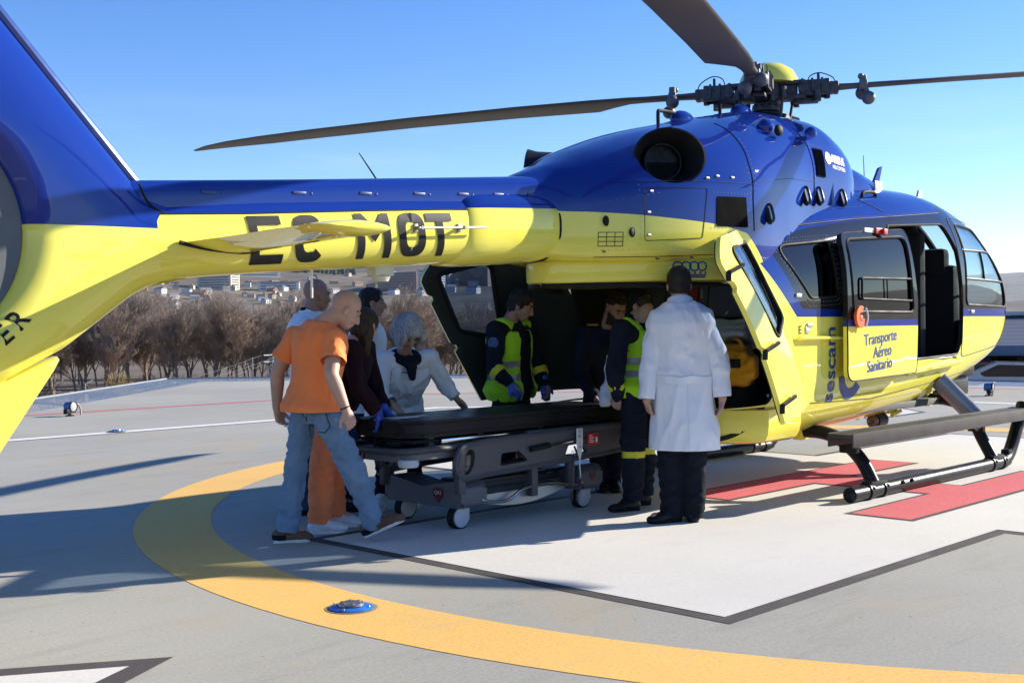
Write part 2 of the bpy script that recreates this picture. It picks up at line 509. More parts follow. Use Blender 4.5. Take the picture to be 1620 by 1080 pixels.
# safety net round the pad
M_netf = mat('net_frame_grey', (.22, .24, .26), .6, .3)
M_net, nt, pb = new_mat('net_mesh')
pb.inputs['Base Color'].default_value = (.30, .35, .40, 1); pb.inputs['Roughness'].default_value = .5; pb.inputs['Metallic'].default_value = .4
tc = nt.nodes.new('ShaderNodeTexCoord'); mp = nt.nodes.new('ShaderNodeMapping'); mp.inputs['Scale'].default_value = (14, 14, 14); mp.inputs['Rotation'].default_value = (0, 0, R(22))
ck = nt.nodes.new('ShaderNodeTexBrick'); ck.inputs['Scale'].default_value = 1.0; ck.inputs['Mortar Size'].default_value = .14; ck.offset = .5; ck.inputs['Brick Width'].default_value = 1; ck.inputs['Row Height'].default_value = .6
nt.links.new(tc.outputs['Object'], mp.inputs[0]); nt.links.new(mp.outputs[0], ck.inputs['Vector'])
ck.inputs['Color1'].default_value = (0, 0, 0, 1); ck.inputs['Color2'].default_value = (0, 0, 0, 1); ck.inputs['Mortar'].default_value = (1, 1, 1, 1)
nt.links.new(ck.outputs['Color'], pb.inputs['Alpha'])
net = empty('safety_net', (0, 0, 0), 0, 'grey mesh safety net on a steel frame running round the edge of the pad', 'safety net')
A, B2 = PAD, grow_poly(PAD, -1.3)
if Vector(B2[0]).length < Vector(PAD[0]).length: B2 = grow_poly(PAD, 1.3)
for i in range(8):
    j = (i + 1) % 8
    b = BM(); add_geo(b, [(*A[i], .0), (*A[j], .0), (*B2[j], .03), (*B2[i], .03)], [(0, 1, 2, 3)]); obj('net_panel', b, M_net, net, recalc=False)
    b = BM(); tube(b, [(*B2[i], .03), (*B2[j], .03)], .03, 8)
    for t in range(9):
        f_ = t / 9
        p0 = Vector((*A[i], -.03)).lerp(Vector((*A[j], -.03)), f_); p1 = Vector((*B2[i], .01)).lerp(Vector((*B2[j], .01)), f_)
        cyl(b, p0, p1, .022, n=6)
    obj('net_frame', b, M_netf, net)

# ---- land
CX, CY = -8.9, -4.5
def smooth(a, b, x):
    t = max(0, min(1, (x - a) / (b - a))); return t * t * (3 - 2 * t)
def land_h(x, y):
    dx, dy = x - CX, y - CY; d = math.hypot(dx, dy); az = math.degrees(math.atan2(dy, dx))
    rt = smooth(44, 26, az)
    h = -6.0 + 1.2 * noise.noise(Vector((x * .01, y * .01, 0))) * smooth(40, 200, d)
    if d < 60: h = -3.2 - 2.8 * smooth(16, 60, d)
    # dry grass bank in front of the trees
    if not rt: h += 1.3 * math.exp(-((d - 105) / 9) ** 2)
    H = 215 * (1 - rt) + 70 * rt
    h += H * smooth(350, 3400, d) * (1 + .10 * noise.noise(Vector((x * .0011, y * .0011, 3)))) * (.9 + .1 * math.sin(az * .21))
    h += smooth(400, 2500, d) * 26 * noise.fractal(Vector((x * .0016, y * .0016, 7)), 1.0, 2.0, 4)
    h += rt * 330 * smooth(5200, 10500, d) * (1 + .06 * noise.noise(Vector((az * .15, 0, 5)))) + (1 - rt) * 90 * smooth(3600, 9000, d)
    return h
b = BM(); V = []; rad = [0, 14, 22, 34, 50, 70, 85, 95, 100, 105, 110, 116, 125, 150, 200, 280, 380]; r_ = 380
while r_ < 14000: r_ *= 1.075; rad.append(r_)
NA_ = 240
for i, rr in enumerate(rad[1:]):
    for k in range(NA_):
        a = 2 * PI * k / NA_; x, y = CX + rr * math.cos(a), CY + rr * math.sin(a)
        dd = math.hypot(x, y); h = land_h(x, y)
        if dd < 17: h = -3.2
        V.append((x, y, h))
V.append((CX, CY, -3.2)); c0 = len(V) - 1
F = [(c0, k, (k + 1) % NA_) for k in range(NA_)]
for i in range(len(rad) - 2):
    for k in range(NA_): F.append((i * NA_ + k, (i + 1) * NA_ + k, (i + 1) * NA_ + (k + 1) % NA_, i * NA_ + (k + 1) % NA_))
add_geo(b, V, F)
M_land, nt, pb = new_mat('dry_land')
tc = nt.nodes.new('ShaderNodeTexCoord'); sp = nt.nodes.new('ShaderNodeSeparateXYZ'); nt.links.new(tc.outputs['Object'], sp.inputs[0])
n1 = noise_node(nt, .0035, 6, .6, dist=.8); n2 = noise_node(nt, .9, 6, .7); n3 = noise_node(nt, .03, 5, .65); n4 = noise_node(nt, .0017, 4, .5, dist=2.0)
c = mixc(nt, ramp(nt, n1, .35, .65), (.20, .165, .125), (.115, .10, .085))
c = mixc(nt, ramp(nt, n4, .56, .60) * .6, c, (.25, .205, .14))
c = mixc(nt, ramp(nt, n3, .5, .62) * .6, c, (.075, .07, .05))
vd = nt.nodes.new('ShaderNodeVectorMath'); vd.operation = 'DISTANCE'; vd.inputs[1].default_value = (CX, CY, 0); nt.links.new(tc.outputs['Object'], vd.inputs[0])
D_ = NX(nt, vd.outputs['Value'])
near = D_ < 150
cn = mixc(nt, ramp(nt, n2, .35, .65), (.26, .19, .10), (.12, .095, .06))
c = mixc(nt, near, c, cn)
bank = (D_ > 97) * (D_ < 113)
c = mixc(nt, bank * .7, c, (.40, .27, .12))
nt.links.new(c, pb.inputs['Base Color']); pb.inputs['Roughness'].default_value = .95; pb.inputs['Specular IOR Level'].default_value = .1
o = obj('ground', b, M_land, ang=80); tag(o, kind='structure')

def pol(az, d): return CX + d * math.cos(R(az)), CY + d * math.sin(R(az))

# ---- bare trees
M_bark = mat('bare_bark', (.19, .155, .13), .9, var=.35, vs=1.5)
M_twig = mat('bare_twig', (.275, .222, .18), .9, var=.3, vs=.6)
M_twig2 = mat('reddish_twig', (.285, .215, .165), .9, var=.3, vs=.6)
def tree_proto(seed, H, spread, twigm, levels=5, shrub=False):
    rng = random.Random(seed); tb, cb = BM(), BM()
    def seg(bm, p, d, L, r0, r1, n):
        q = p + d * L; m = frame_to(d); V = []
        for pp, r in ((p, r0), (q, r1)):
            for i in range(n):
                a = 2 * PI * i / n; V.append(pp + m @ Vector((r * math.cos(a), r * math.sin(a), 0)))
        add_geo(bm, V, [(i, (i + 1) % n, n + (i + 1) % n, n + i) for i in range(n)])
        return q
    def grow(p, d, L, r, lv):
        bm = tb if lv == 0 else cb
        k = 3 if lv < 2 else 2
        for s in range(k):
            d2 = (d + Vector((rng.gauss(0, .10), rng.gauss(0, .10), .05 if lv else .0))).normalized()
            r2 = r * (1 - .22 / 1 * (1 if lv else .6))
            p = seg(bm, p, d2, L / k, r, r2, 6 if lv < 2 else (4 if lv < 3 else 3)); d = d2; r = r2
            if lv < levels and (s > 0 or lv > 0):
                nb = 2 if lv < 2 else 3
                for q in range(nb):
                    a = rng.random() * 2 * PI; ax = frame_to(d) @ Vector((math.cos(a), math.sin(a), 0))
                    sp_ = spread * (.55 + .6 * rng.random())
                    dd = (d * math.cos(sp_) + ax * math.sin(sp_) + Vector((0, 0, .10 + .12 * rng.random()))).normalized()
                    grow(p, dd, L * (.50 + .22 * rng.random()), max(.013, r * .58), lv + 1)
        if lv < levels:
            grow(p, d, L * .72, r * .8, lv + 1)
    if shrub:
        for k in range(7):
            a = rng.random() * 6.28; grow(Vector((.35 * math.cos(a), .35 * math.sin(a), 0)), Vector((.5 * math.cos(a), .5 * math.sin(a), 1)).normalized(), H * .4, .03, 2)
    else:
        grow(Vector((0, 0, -.3)), Vector((rng.gauss(0, .04), rng.gauss(0, .04), 1)).normalized(), H * .34, H * .016, 0)
    return tb, cb
def bare_tree(seed, H, spread, tw, label, levels=5):
    tb, cb = tree_proto(seed, H, spread, tw, levels)
    t = empty('bare_tree', (0, 0, 0), 0, label, 'tree', 'bare trees in the belt beyond the pad')
    obj('trunk', tb, M_bark, t, recalc=False); obj('crown', cb, tw, t, recalc=False)
    return t
TL = ['tall bare grey tree with fine upright twigs in the tree belt', 'spreading bare brown tree with dark limbs in the tree belt', 'slender bare tree with reddish twigs in the tree belt', 'broad bare tree with a forked trunk in the tree belt']
protos = [bare_tree(11, 14, .62, M_twig, TL[0]), bare_tree(23, 13, .80, M_twig2, TL[1]), bare_tree(37, 14.5, .52, M_twig2, TL[2]), bare_tree(41, 12.5, .72, M_twig, TL[3])]
rng = random.Random(9); placed = []
for row, (d0, sp_) in enumerate(((122, 1.2), (136, 1.15), (152, 1.1), (172, 1.0), (200, .95))):
    az = 40.0 + row * .4
    while az < 73:
        d = d0 + rng.uniform(-8, 8); x, y = pol(az, d); placed.append((x, y, d)); az += sp_ * rng.uniform(.7, 1.3)
used = set()
for i, (x, y, d) in enumerate(placed):
    k = rng.randrange(4); s = rng.uniform(.64, .92)
    loc = (x, y, land_h(x, y) - .1)
    if k not in used:
        used.add(k); t = protos[k]; t.location = loc; t.rotation_euler = (0, 0, rng.random() * 6); t.scale = (s, s, s)
    else: dup(protos[k], loc, rng.random() * 6, scale=(s, s, s * rng.uniform(.92, 1.08)))
# shrubs between the bank and the pad
def shrub(seed, H, m, label):
    tb, cb = tree_proto(seed, H, .6, m, 4, True); tb.free()
    t = obj('bare_shrub', cb, m, recalc=False); return tag(t, label, 'shrub', 'bare shrubs below the pad')
M_brush = mat('dry_brush', (.27, .21, .155), .95, var=.3, vs=.8); M_ochre = mat('ochre_leaves', (.30, .21, .05), .9, var=.3, vs=.8)
shr = [shrub(3, 3.4, M_brush, 'low bare brown shrub in the scrub below the pad edge'), shrub(5, 2.8, M_twig2, 'low bare reddish shrub in the scrub below the pad edge')]
first = [True, True]
for row, d0 in enumerate((62, 74, 88, 118)):
    az = 40.5
    while az < 71:
        d = d0 + rng.uniform(-5, 5); x, y = pol(az, d); k = rng.randrange(2); s = rng.uniform(.7, 1.25) * (.78 if row < 3 else 1.0)
        if az < 56 and row < 3: s *= 1.5
        z = land_h(x, y) - .1
        if first[k]: first[k] = False; t = shr[k]; t.location = (x, y, z); t.scale = (s, s, s)
        else:
            c = shr[k].copy(); COL.objects.link(c); c.location = (x, y, z); c.rotation_euler = (0, 0, rng.random() * 6); c.scale = (s * 1.2, s * 1.2, s)
        az += rng.uniform(1.3, 2.4)
x, y = pol(62.9, 112); c = tag(shr[0].copy(), 'ochre leaved bush standing in front of the bare trees', 'bush'); COL.objects.link(c); c.name = 'ochre_bush'
c.data = shr[0].data.copy(); c.data.materials[0] = M_ochre; c.location = (x, y, land_h(x, y)); c.scale = (1, 1, 1)
del c['group']

# lattice pylon, wires and posts
def lattice(h, w):
    b = BM(); n = 7
    for sx in (-1, 1):
        for sy in (-1, 1): cyl(b, (sx * w, sy * w, 0), (sx * w * .35, sy * w * .35, h), .035, .025, 5)
    for i in range(n):
        z0, z1 = h * i / n, h * (i + 1) / n; w0 = w * (1 - .65 * i / n); w1 = w * (1 - .65 * (i + 1) / n)
        for s in (-1, 1):
            cyl(b, (-w0, s * w0, z0), (w1, s * w1, z1), .03, n=4); cyl(b, (w0, s * w0, z0), (-w1, s * w1, z1), .03, n=4)
            cyl(b, (s * w0, -w0, z0), (s * w1, w1, z1), .03, n=4)
    return b
M_lat = mat('pale_steel', (.24, .24, .235), .6, .4)
px_, py_ = pol(56.0, 92); pz = land_h(px_, py_)
t = empty('lattice_pylon', (px_, py_, pz), .4, 'pale steel lattice pylon carrying wires in front of the trees', 'pylon')
obj('mast', lattice(5.3, .45), M_lat, t)
for z in (5.2, 4.7):
    b = BM(); cyl(b, (-1.1, 0, z), (1.1, 0, z), .05, n=6); obj('crossarm', b, M_lat, t)
qx, qy = pol(74, 62)
for i, (dz, o_) in enumerate(((5.2, -.9), (5.2, .9), (4.7, .0))):
    b = BM(); p0 = Vector((px_ + o_, py_, pz + dz)); p1 = Vector((qx + o_, qy, -2.35 + (dz - 5.2) * .9))
    tube(b, [p0.lerp(p1, t / 12) - Vector((0, 0, 1.2 * (1 - (t / 6 - 1) ** 2))) for t in range(13)], .009, 4)
    o = obj('power_line', b, M_lat); tag(o, ['thin pale wire, upper front one leaving the lattice pylon', 'thin pale wire, upper rear one leaving the lattice pylon', 'thin pale wire, lower one leaving the lattice pylon'][i], 'wire', 'wires on the lattice pylon')
for az, d, h, lb in ((64.4, 38, 2.0, 'thin grey post below the pad edge behind the tail boom'), (56.9, 45, 3.6, 'taller grey post below the pad edge beside the lattice pylon'), (55.2, 40, 1.9, 'short bent grey post below the pad edge right of the taller post'), (45.35, 44, 2.4, 'grey post beyond the pad between the grey haired woman and the open door')):
    x, y = pol(az, d); z = land_h(x, y); b = BM()
    top = 1.30 + (520 - {64.4: 590, 56.9: 560, 55.2: 588, 45.35: 585}[az]) / 1867 * d
    tube(b, [(x, y, z), (x, y, top - .1), (x + (.25 if az in (64.4, 55.2) else 0), y, top)], .025, 6); o = obj('post', b, M_lat); tag(o, lb, 'post', 'posts below the pad')

# ---- far town
M_w = [mat('house_cream', (.50, .44, .36), .8), mat('house_white', (.62, .60, .56), .8), mat('house_brick', (.30, .17, .12), .85), mat('house_ochre', (.42, .30, .20), .85)]
M_roof = mat('far_roof_tile', (.26, .15, .10), .9, var=.3, vs=.05); M_roofg = mat('far_roof_grey', (.20, .20, .21), .8); M_win = mat('far_window', (.05, .06, .075), .3)
def house(wm, w, l, h, roof, label):
    t = empty('hillside_house', (0, 0, 0), 0, label, 'house', 'small houses of the far town')
    b = BM(); box(b, (0, 0, h / 2 - 3), (w, l, h + 6)); obj('wall', b, wm, t)
    b = BM(); V = [(-w / 2 - .4, -l / 2 - .4, h), (w / 2 + .4, -l / 2 - .4, h), (w / 2 + .4, l / 2 + .4, h), (-w / 2 - .4, l / 2 + .4, h), (0, -l / 2 - .4, h + w * .28), (0, l / 2 + .4, h + w * .28)]
    add_geo(b, V, [(0, 1, 4), (2, 3, 5), (1, 2, 5, 4), (3, 0, 4, 5), (0, 3, 2, 1)]); obj('roof', b, roof, t)
    for s in (-1, 1):
        for k in range(3):
            b = BM(); box(b, (s * (w / 2 + .02), (k - 1) * l * .3, h * .55), (.12, 1.2, 1.5)); obj('window', b, M_win, t)
            b = BM(); box(b, ((k - 1) * w * .3, s * (l / 2 + .02), h * .55), (1.2, .12, 1.5)); obj('window', b, M_win, t)
    return t
hp_ = [house(M_w[0], 9, 13, 6, M_roof, 'small cream house with a tiled roof in the far town'), house(M_w[1], 11, 15, 7, M_roofg, 'small white house with a grey roof in the far town'), house(M_w[2], 10, 12, 7, M_roof, 'small brick house with a tiled roof in the far town'), house(M_w[3], 12, 18, 6, M_roof, 'long ochre house with a tiled roof in the far town')]
fu = set()
def place_house(az, d):
    x, y = pol(az, d); k = rng.choice((0, 0, 1, 1, 1, 2, 3)); z = land_h(x, y); s = rng.uniform(.55, .9)
    if k not in fu: fu.add(k); t = hp_[k]; t.location = (x, y, z); t.rotation_euler = (0, 0, rng.random() * 3); t.scale = (s, s, s)
    else: dup(hp_[k], (x, y, z), rng.random() * 3, scale=(s, s, s))
for i in range(120): place_house(rng.uniform(53.5, 68), rng.triangular(1050, 1900, 1400))
for i in range(60): place_house(rng.uniform(40, 53.5), rng.triangular(1150, 2100, 1500))
def block(wm, w, l, fl_, label, nm='apartment_block'):
    h = fl_ * 3.1
    t = empty(nm, (0, 0, 0), 0, label, 'building')
    b = BM(); box(b, (0, 0, h / 2 - 4), (w, l, h + 8)); obj('wall', b, wm, t)
    b = BM(); box(b, (0, 0, h + .4), (w + .8, l + .8, .8)); box(b, (0, l * .2, h + 1.6), (w * .4, 4, 2)); obj('roof', b, M_roofg, t)
    for s in (-1, 1):
        for f_ in range(fl_):
            b = BM()
            box(b, (s * (w / 2 + .05), 0, f_ * 3.1 + 1.7), (.2, l * .86, 1.2)); obj('window_band', b, M_win, t)
            b = BM(); box(b, (0, s * (l / 2 + .05), f_ * 3.1 + 1.7), (w * .8, .2, 1.2)); obj('window_band', b, M_win, t)
    return t
def put(t, az, d, rz): x, y = pol(az, d); t.location = (x, y, land_h(x, y)); t.rotation_euler = (0, 0, rz)
put(block(M_w[2], 16, 60, 6, 'long brick apartment block of the far town seen left of the grey haired woman'), 49.8, 1450, .2)
put(block(M_w[1], 18, 30, 8, 'white apartment tower of the far town right of the grey haired woman'), 48.35, 1400, .6)
put(block(M_w[0], 16, 34, 7, 'cream apartment block of the far town next to the white tower'), 47.9, 1500, .3)
put(block(M_w[2], 16, 40, 7, 'brick apartment block of the far town behind the window of the dark open door'), 46.2, 1500, .4)
put(block(M_w[3], 16, 44, 6, 'ochre apartment block of the far town above the helicopter stretcher'), 47.1, 1650, .1)
put(block(M_w[0], 22, 46, 6, 'cream stepped building of the far town above the bare trees', 'large_building'), 58.4, 1500, .5)
put(block(M_w[1], 24, 50, 3, 'low white hall of the far town below the pine wood', 'large_building'), 55.6, 1500, .9)
put(block(M_w[1], 30, 60, 2, 'flat white warehouse of the far town beside the pine wood', 'large_building'), 56.6, 1750, 1.2)
# pine wood on the hill
rngp = random.Random(4); b = BM()
for k in range(620):
    az = rngp.uniform(52.0, 59.0); d = rngp.triangular(1850, 2350, 2050) ; x, y = pol(az, d); z = land_h(x, y); h = rngp.uniform(9, 15)
    n = 6; V = []
    for (rr, zz) in ((h * .26, h * .12), (h * .30, h * .35), (h * .2, h * .7), (.2, h)):
        for i in range(n):
            a = 2 * PI * i / n + rngp.random() * .5; V.append((x + rr * math.cos(a) * rngp.uniform(.8, 1.2), y + rr * math.sin(a), z + zz))
    add_geo(b, V, [(j * n + i, j * n + (i + 1) % n, (j + 1) * n + (i + 1) % n, (j + 1) * n + i) for j in range(3) for i in range(n)])
o = obj('pine_forest', b, mat('pine_needles', (.030, .045, .025), .9, var=.4, vs=.08), recalc=False); tag(o, 'dark pine wood on the hillside above the far town', 'forest', kind='stuff')

# ---- canopy building, cars and low wall to the right
M_corr, nt, pb = new_mat('corrugated_roof')
tc = nt.nodes.new('ShaderNodeTexCoord'); wv = nt.nodes.new('ShaderNodeTexWave'); wv.inputs['Scale'].default_value = 2.6; wv.bands_direction = 'Z'
nt.links.new(tc.outputs['Object'], wv.inputs['Vector'])
nt.links.new(mixc(nt, NX(nt, wv.outputs[0]), (.10, .105, .115), (.15, .155, .165)), pb.inputs['Base Color']); pb.inputs['Roughness'].default_value = .55; pb.inputs['Metallic'].default_value = .3
M_dark2 = mat("dark_post", (.02, .022, .026), .6)
bx, by = pol(19.6, 43)
bd = empty('canopy_building', (bx, by, -1.2), R(24), 'dark framed building with a corrugated metal roof beyond the pad to the right', 'building')
b = BM(); V = [(-1.5, -8, 1.75), (-1.5, 8, 1.75), (3.5, 8, 2.72), (3.5, -8, 2.72)]
add_geo(b, V + [Vector(v) + Vector((0, 0, -.12)) for v in V], [(0, 1, 2, 3), (7, 6, 5, 4), (0, 4, 5, 1), (1, 5, 6, 2), (2, 6, 7, 3), (3, 7, 4, 0)]); obj('roof', b, M_corr, bd)
b = BM(); box(b, (3.4, 0, 2.80), (.3, 16.4, .16), .02); obj('ridge_cap', b, M_steel, bd)
b = BM(); box(b, (-1.45, 0, 1.58), (.2, 16, .34), .02); obj('fascia_beam', b, mat('blue_grey_beam', (.11, .15, .21), .5), bd)
for y_ in (-6.5, -3.3, -.2, 2.3, 5.4):
    b = BM(); box(b, (-1.3, y_, .2), (.34, .34, 2.6), .02); obj('post', b, mat('blue_grey_post', (.14, .19, .27), .5) if y_ in (-.2, 5.4) else M_dark2, bd)
b = BM(); box(b, (3.0, 0, .55), (.25, 15.8, 3.5)); obj('back_wall', b, mat('dull_brown_wall', (.16, .14, .12), .9, var=.3, vs=.7), bd)  # back wall in one dull brown, mottled at random by noise
tag(obj('car_park', (lambda q: (prism(q, [(24, -20), (90, -20), (90, 40), (24, 40)], -2.0, -1.35, 'z'), q)[1])(BM()), mat('asphalt', (.07, .07, .072), .9, bs=.2)), kind='structure')
M_tyre = mat('tyre', (.015, .015, .016), .85); M_rim = mat('alloy_rim', (.4, .4, .42), .3, .8); M_cg = mat('car_glass', (.02, .025, .03), .08, coat=1)
def car(paint, label, loc, rz):
    t = empty('parked_car', loc, rz, label, 'car', 'cars parked beyond the pad')
    prof = [(-2.1, .35), (-2.12, .75), (-1.95, .88), (-1.3, .95), (-.75, 1.38), (.55, 1.42), (1.25, 1.10), (1.95, 1.0), (2.1, .8), (2.1, .35)]
    b = BM(); prism(b, rpoly(prof, .08, 3), -.86, .86); bmesh.ops.bevel(b, geom=[e for e in b.edges if abs(e.verts[0].co.y - e.verts[1].co.y) < 1e-4], offset=.10, segments=3, affect='EDGES'); obj('body', b, paint, t)
    for s in (-1, 1):
        b = BM(); prism(b, rpoly([(-1.15, .98), (-.70, 1.32), (.5, 1.35), (1.05, 1.08), (.9, .98)], .05), s * .865, s * .872); obj('side_window', b, M_cg, t)
    b = BM(); add_geo(b, [(-1.33, -.68, .965), (-.80, -.62, 1.365), (-.80, .62, 1.365), (-1.33, .68, .965)], [(0, 1, 2, 3)]); obj('windscreen', b, M_cg, t)
    for x_ in (-1.3, 1.3):
        for s in (-1, 1):
            b = BM(); cyl(b, (x_, s * .70, .31), (x_, s * .88, .31), .31, n=24); w_ = obj('wheel', b, M_tyre, t)
            b = BM(); lathe(b, [(.2, 0), (.19, .02), (0, .03)], (x_, s * .88, .31), (0, s, 0), 16); obj('rim', b, M_rim, w_)
    for s in (-1, 1):
        b = BM(); box(b, (-2.06, s * .62, .75), (.12, .34, .14), .03); obj('headlight', b, M_rim, t)
    return t
def paint_(n, c): return mat(n, c, .3, .2, coat=1.0, var=.05)
for lb, c_, az, d, rz in (('silver hatchback parked under the helicopter nose', (.42, .43, .45), 22.3, 46, .6), ('dark red car parked left of the silver hatchback', (.18, .015, .02), 23.3, 41, 1.9), ('white car parked in front of the canopy building', (.6, .6, .6), 21.4, 40, 2.0), ('dark blue car parked behind the silver hatchback', (.03, .05, .12), 22.6, 53, .5)):
    x, y = pol(az, d); car(paint_(lb.split()[0] + '_car_paint', c_), lb, (x, y, -1.35), rz)
put(block(M_w[2], 14, 30, 2, 'low brown building far off right of the helicopter nose'), 21.0, 420, .3)

# ---- winter air
M_air = bpy.data.materials.new('thin_air'); M_air.use_nodes = True
nt = M_air.node_tree; nt.nodes.remove(nt.nodes['Principled BSDF'])
pv = nt.nodes.new('ShaderNodeVolumePrincipled'); pv.inputs['Color'].default_value = (.72, .86, 1, 1); pv.inputs['Density'].default_value = .00003; pv.inputs['Anisotropy'].default_value = .2
nt.links.new(pv.outputs[0], nt.nodes['Material Output'].inputs['Volume'])
b = BM(); box(b, (0, 0, 290), (29000, 29000, 620)); o = obj('haze', b, M_air); tag(o, 'thin pale haze over the far hills and town', kind='stuff')

# ================================================================ helicopter
HX, HY = -0.23, 0.95          # foot of the rotor mast on the pad
YEL = (0.84, 0.765, 0.115); BLU = (0.008, 0.030, 0.225); BLK = (0.012, 0.012, 0.014)

def livery(name, zb=None, black=None, stripe=None, yel=YEL, coat=1.0):
    """paint scheme in helicopter coordinates: blue above zb(x), black band lo(x)..hi(x) for x > x0"""
    m, nt, b = new_mat(name)
    tc = nt.nodes.new('ShaderNodeTexCoord'); sp = nt.nodes.new('ShaderNodeSeparateXYZ')
    nt.links.new(tc.outputs['Object'], sp.inputs[0])
    X = NX(nt, sp.outputs[0]); Z = NX(nt, sp.outputs[2])
    dirt = ramp(nt, noise_node(nt, 3.0, 6, .65), .35, .75)
    c = mixc(nt, dirt, yel, tuple(v * .93 for v in yel))
    if zb:
        k = Z > X.curve(zb)
        c = mixc(nt, k, c, BLU)
    if stripe:
        k = (Z > stripe[0]) * (Z < stripe[1]); c = mixc(nt, k, c, BLU)
    if black:
        lo, hi, x0 = black
        k = (Z > X.curve(lo)) * (Z < X.curve(hi)) * (X > x0)
        c = mixc(nt, k, c, BLK)
    nt.links.new(c, b.inputs['Base Color'])
    r = dirt * .1 + .42
    nt.links.new(r.s, b.inputs['Roughness'])
    b.inputs['Specular IOR Level'].default_value = .0; b.inputs['Coat Weight'].default_value = coat; b.inputs['Coat Roughness'].default_value = .015
    bump(nt, b, noise_node(nt, 3.0, 3, .5), .10, .02)
    nm = nt.nodes['Bump'].outputs[0]; nt.links.new(nm, b.inputs['Coat Normal'])
    return m

M_hull = livery('fuselage_paint',
    zb=[(-3.6, 2.10), (-1.86, 2.0), (-1.62, 1.93), (-1.0, 1.362), (-.9, 1.362), (3.8, 1.362)],
    black=([(-1.6, 2.3), (-1.32, 1.90), (-.92, 1.42), (0, 1.42), (3.8, 1.44)],
           [(-1.6, 1.8), (-1.38, 1.90), (-.62, 2.05), (0, 2.13), (1.70, 2.29), (1.95, 3.4), (3.8, 3.4)], -1.40))
M_door = livery('sliding_door_paint', zb=[(-1, 1.285), (3, 1.29)], black=([(-1, 1.335), (3, 1.345)], [(-1, 3), (3, 3)], -2))
M_boom = livery('boom_paint', zb=[(-6.4, 1.86), (-5.8, 1.885), (-5.25, 1.918), (-4.5, 1.978), (-3.9, 2.022), (-2.8, 2.085)])
M_rootp = livery('boom_root_paint', zb=[(-4, 2.03), (-2.8, 2.09)])
M_fin = livery('fin_paint', zb=[(-9, 1.80), (-6.3, 1.805), (-5, 1.83)])
M_yel = livery('yellow_paint'); M_blu = livery('blue_paint', zb=[(-9, -5), (9, -5)])
M_cowl = livery('cowling_paint', zb=[(-3.6, 2.105), (-3.3, 2.095), (-1.86, 1.995), (-1.6, 1.95), (-1.2, 1.6), (3, 1.6)])
M_dark = mat('cabin_lining', (.022, .024, .025), .8, var=.3)
M_doorin = mat('door_lining', (.030, .036, .034), .75, var=.15, vs=2.5, bs=.15, bscale=200)
M_rub = mat('black_rubber', (.012, .012, .012), .65)
M_blkm = mat('black_metal', (.02, .02, .022), .38, .3, var=.3, bs=.1, bscale=60)
M_skid = mat('black_skid_paint', (.014, .014, .015), .33, 0, var=.4, vs=9, bs=.12, bscale=40)
M_met = mat('bare_metal', (.55, .55, .55), .35, .9, var=.15)
M_dmet = mat('oily_dark_metal', (.035, .035, .037), .45, .7, var=.5, vs=20)
M_hub = mat('rotor_head_metal', (.06, .062, .07), .5, .5, var=.6, vs=25, bs=.2, bscale=50)
M_blade = mat('blade_grey', (.085, .078, .068), .55, var=.16, vs=2.5, bs=.05, bscale=60)
M_pane = glass_mat('window_glass', (.80, .86, .88))
M_tint = glass_mat('tinted_glass', (.10, .11, .12), 1.35)
M_mid = glass_mat('smoked_glass', (.52, .60, .70), 1.5)
M_let = mat('black_lettering', (.013, .013, .015), .45)
M_letb = mat('blue_lettering', (.02, .055, .26), .45)
M_letw = mat('white_lettering', (.8, .8, .8), .5)
M_white = mat('white_plastic', (.75, .75, .73), .4)
M_grip = mat('worn_black_grip', (.05, .05, .052), .4)
M_fast = mat('dull_fastener', (.22, .22, .22), .45, .6)
M_bfast = mat('painted_fastener', (.03, .05, .16), .4, .3)
M_red = mat('red_tag', (.5, .02, .02), .5)
M_step = mat('step_board', (.055, .052, .05), .6, var=.25, bs=.3, bscale=150)

# x : bottom, top, half width, lower exponent, upper exponent
CAB = [(-2.35, .80, 1.9, .55, 3.6, 2.6), (-2.2, .62, 2.0, .68, 4, 2.6), (-1.9, .48, 2.1, .80, 4.6, 2.6), (-1.5, .44, 2.20, .865, 5.0, 2.8),
       (-1.0, .43, 2.27, .875, 5.0, 3.0), (0, .45, 2.42, .88, 4.8, 3.0), (1.0, .50, 2.53, .88, 4.4, 3.0), (1.6, .57, 2.55, .875, 4.0, 2.9),
       (2.0, .63, 2.52, .86, 3.7, 2.9), (2.4, .70, 2.45, .835, 3.4, 2.8), (2.8, .78, 2.29, .795, 3.1, 2.6), (3.2, .88, 2.06, .72, 2.9, 2.5),
       (3.5, 1.0, 1.83, .58, 2.5, 2.4), (3.75, 1.11, 1.64, .42, 2.4, 2.3), (3.92, 1.22, 1.49, .25, 2.2, 2.2), (4.0, 1.33, 1.40, .06, 2, 2)]
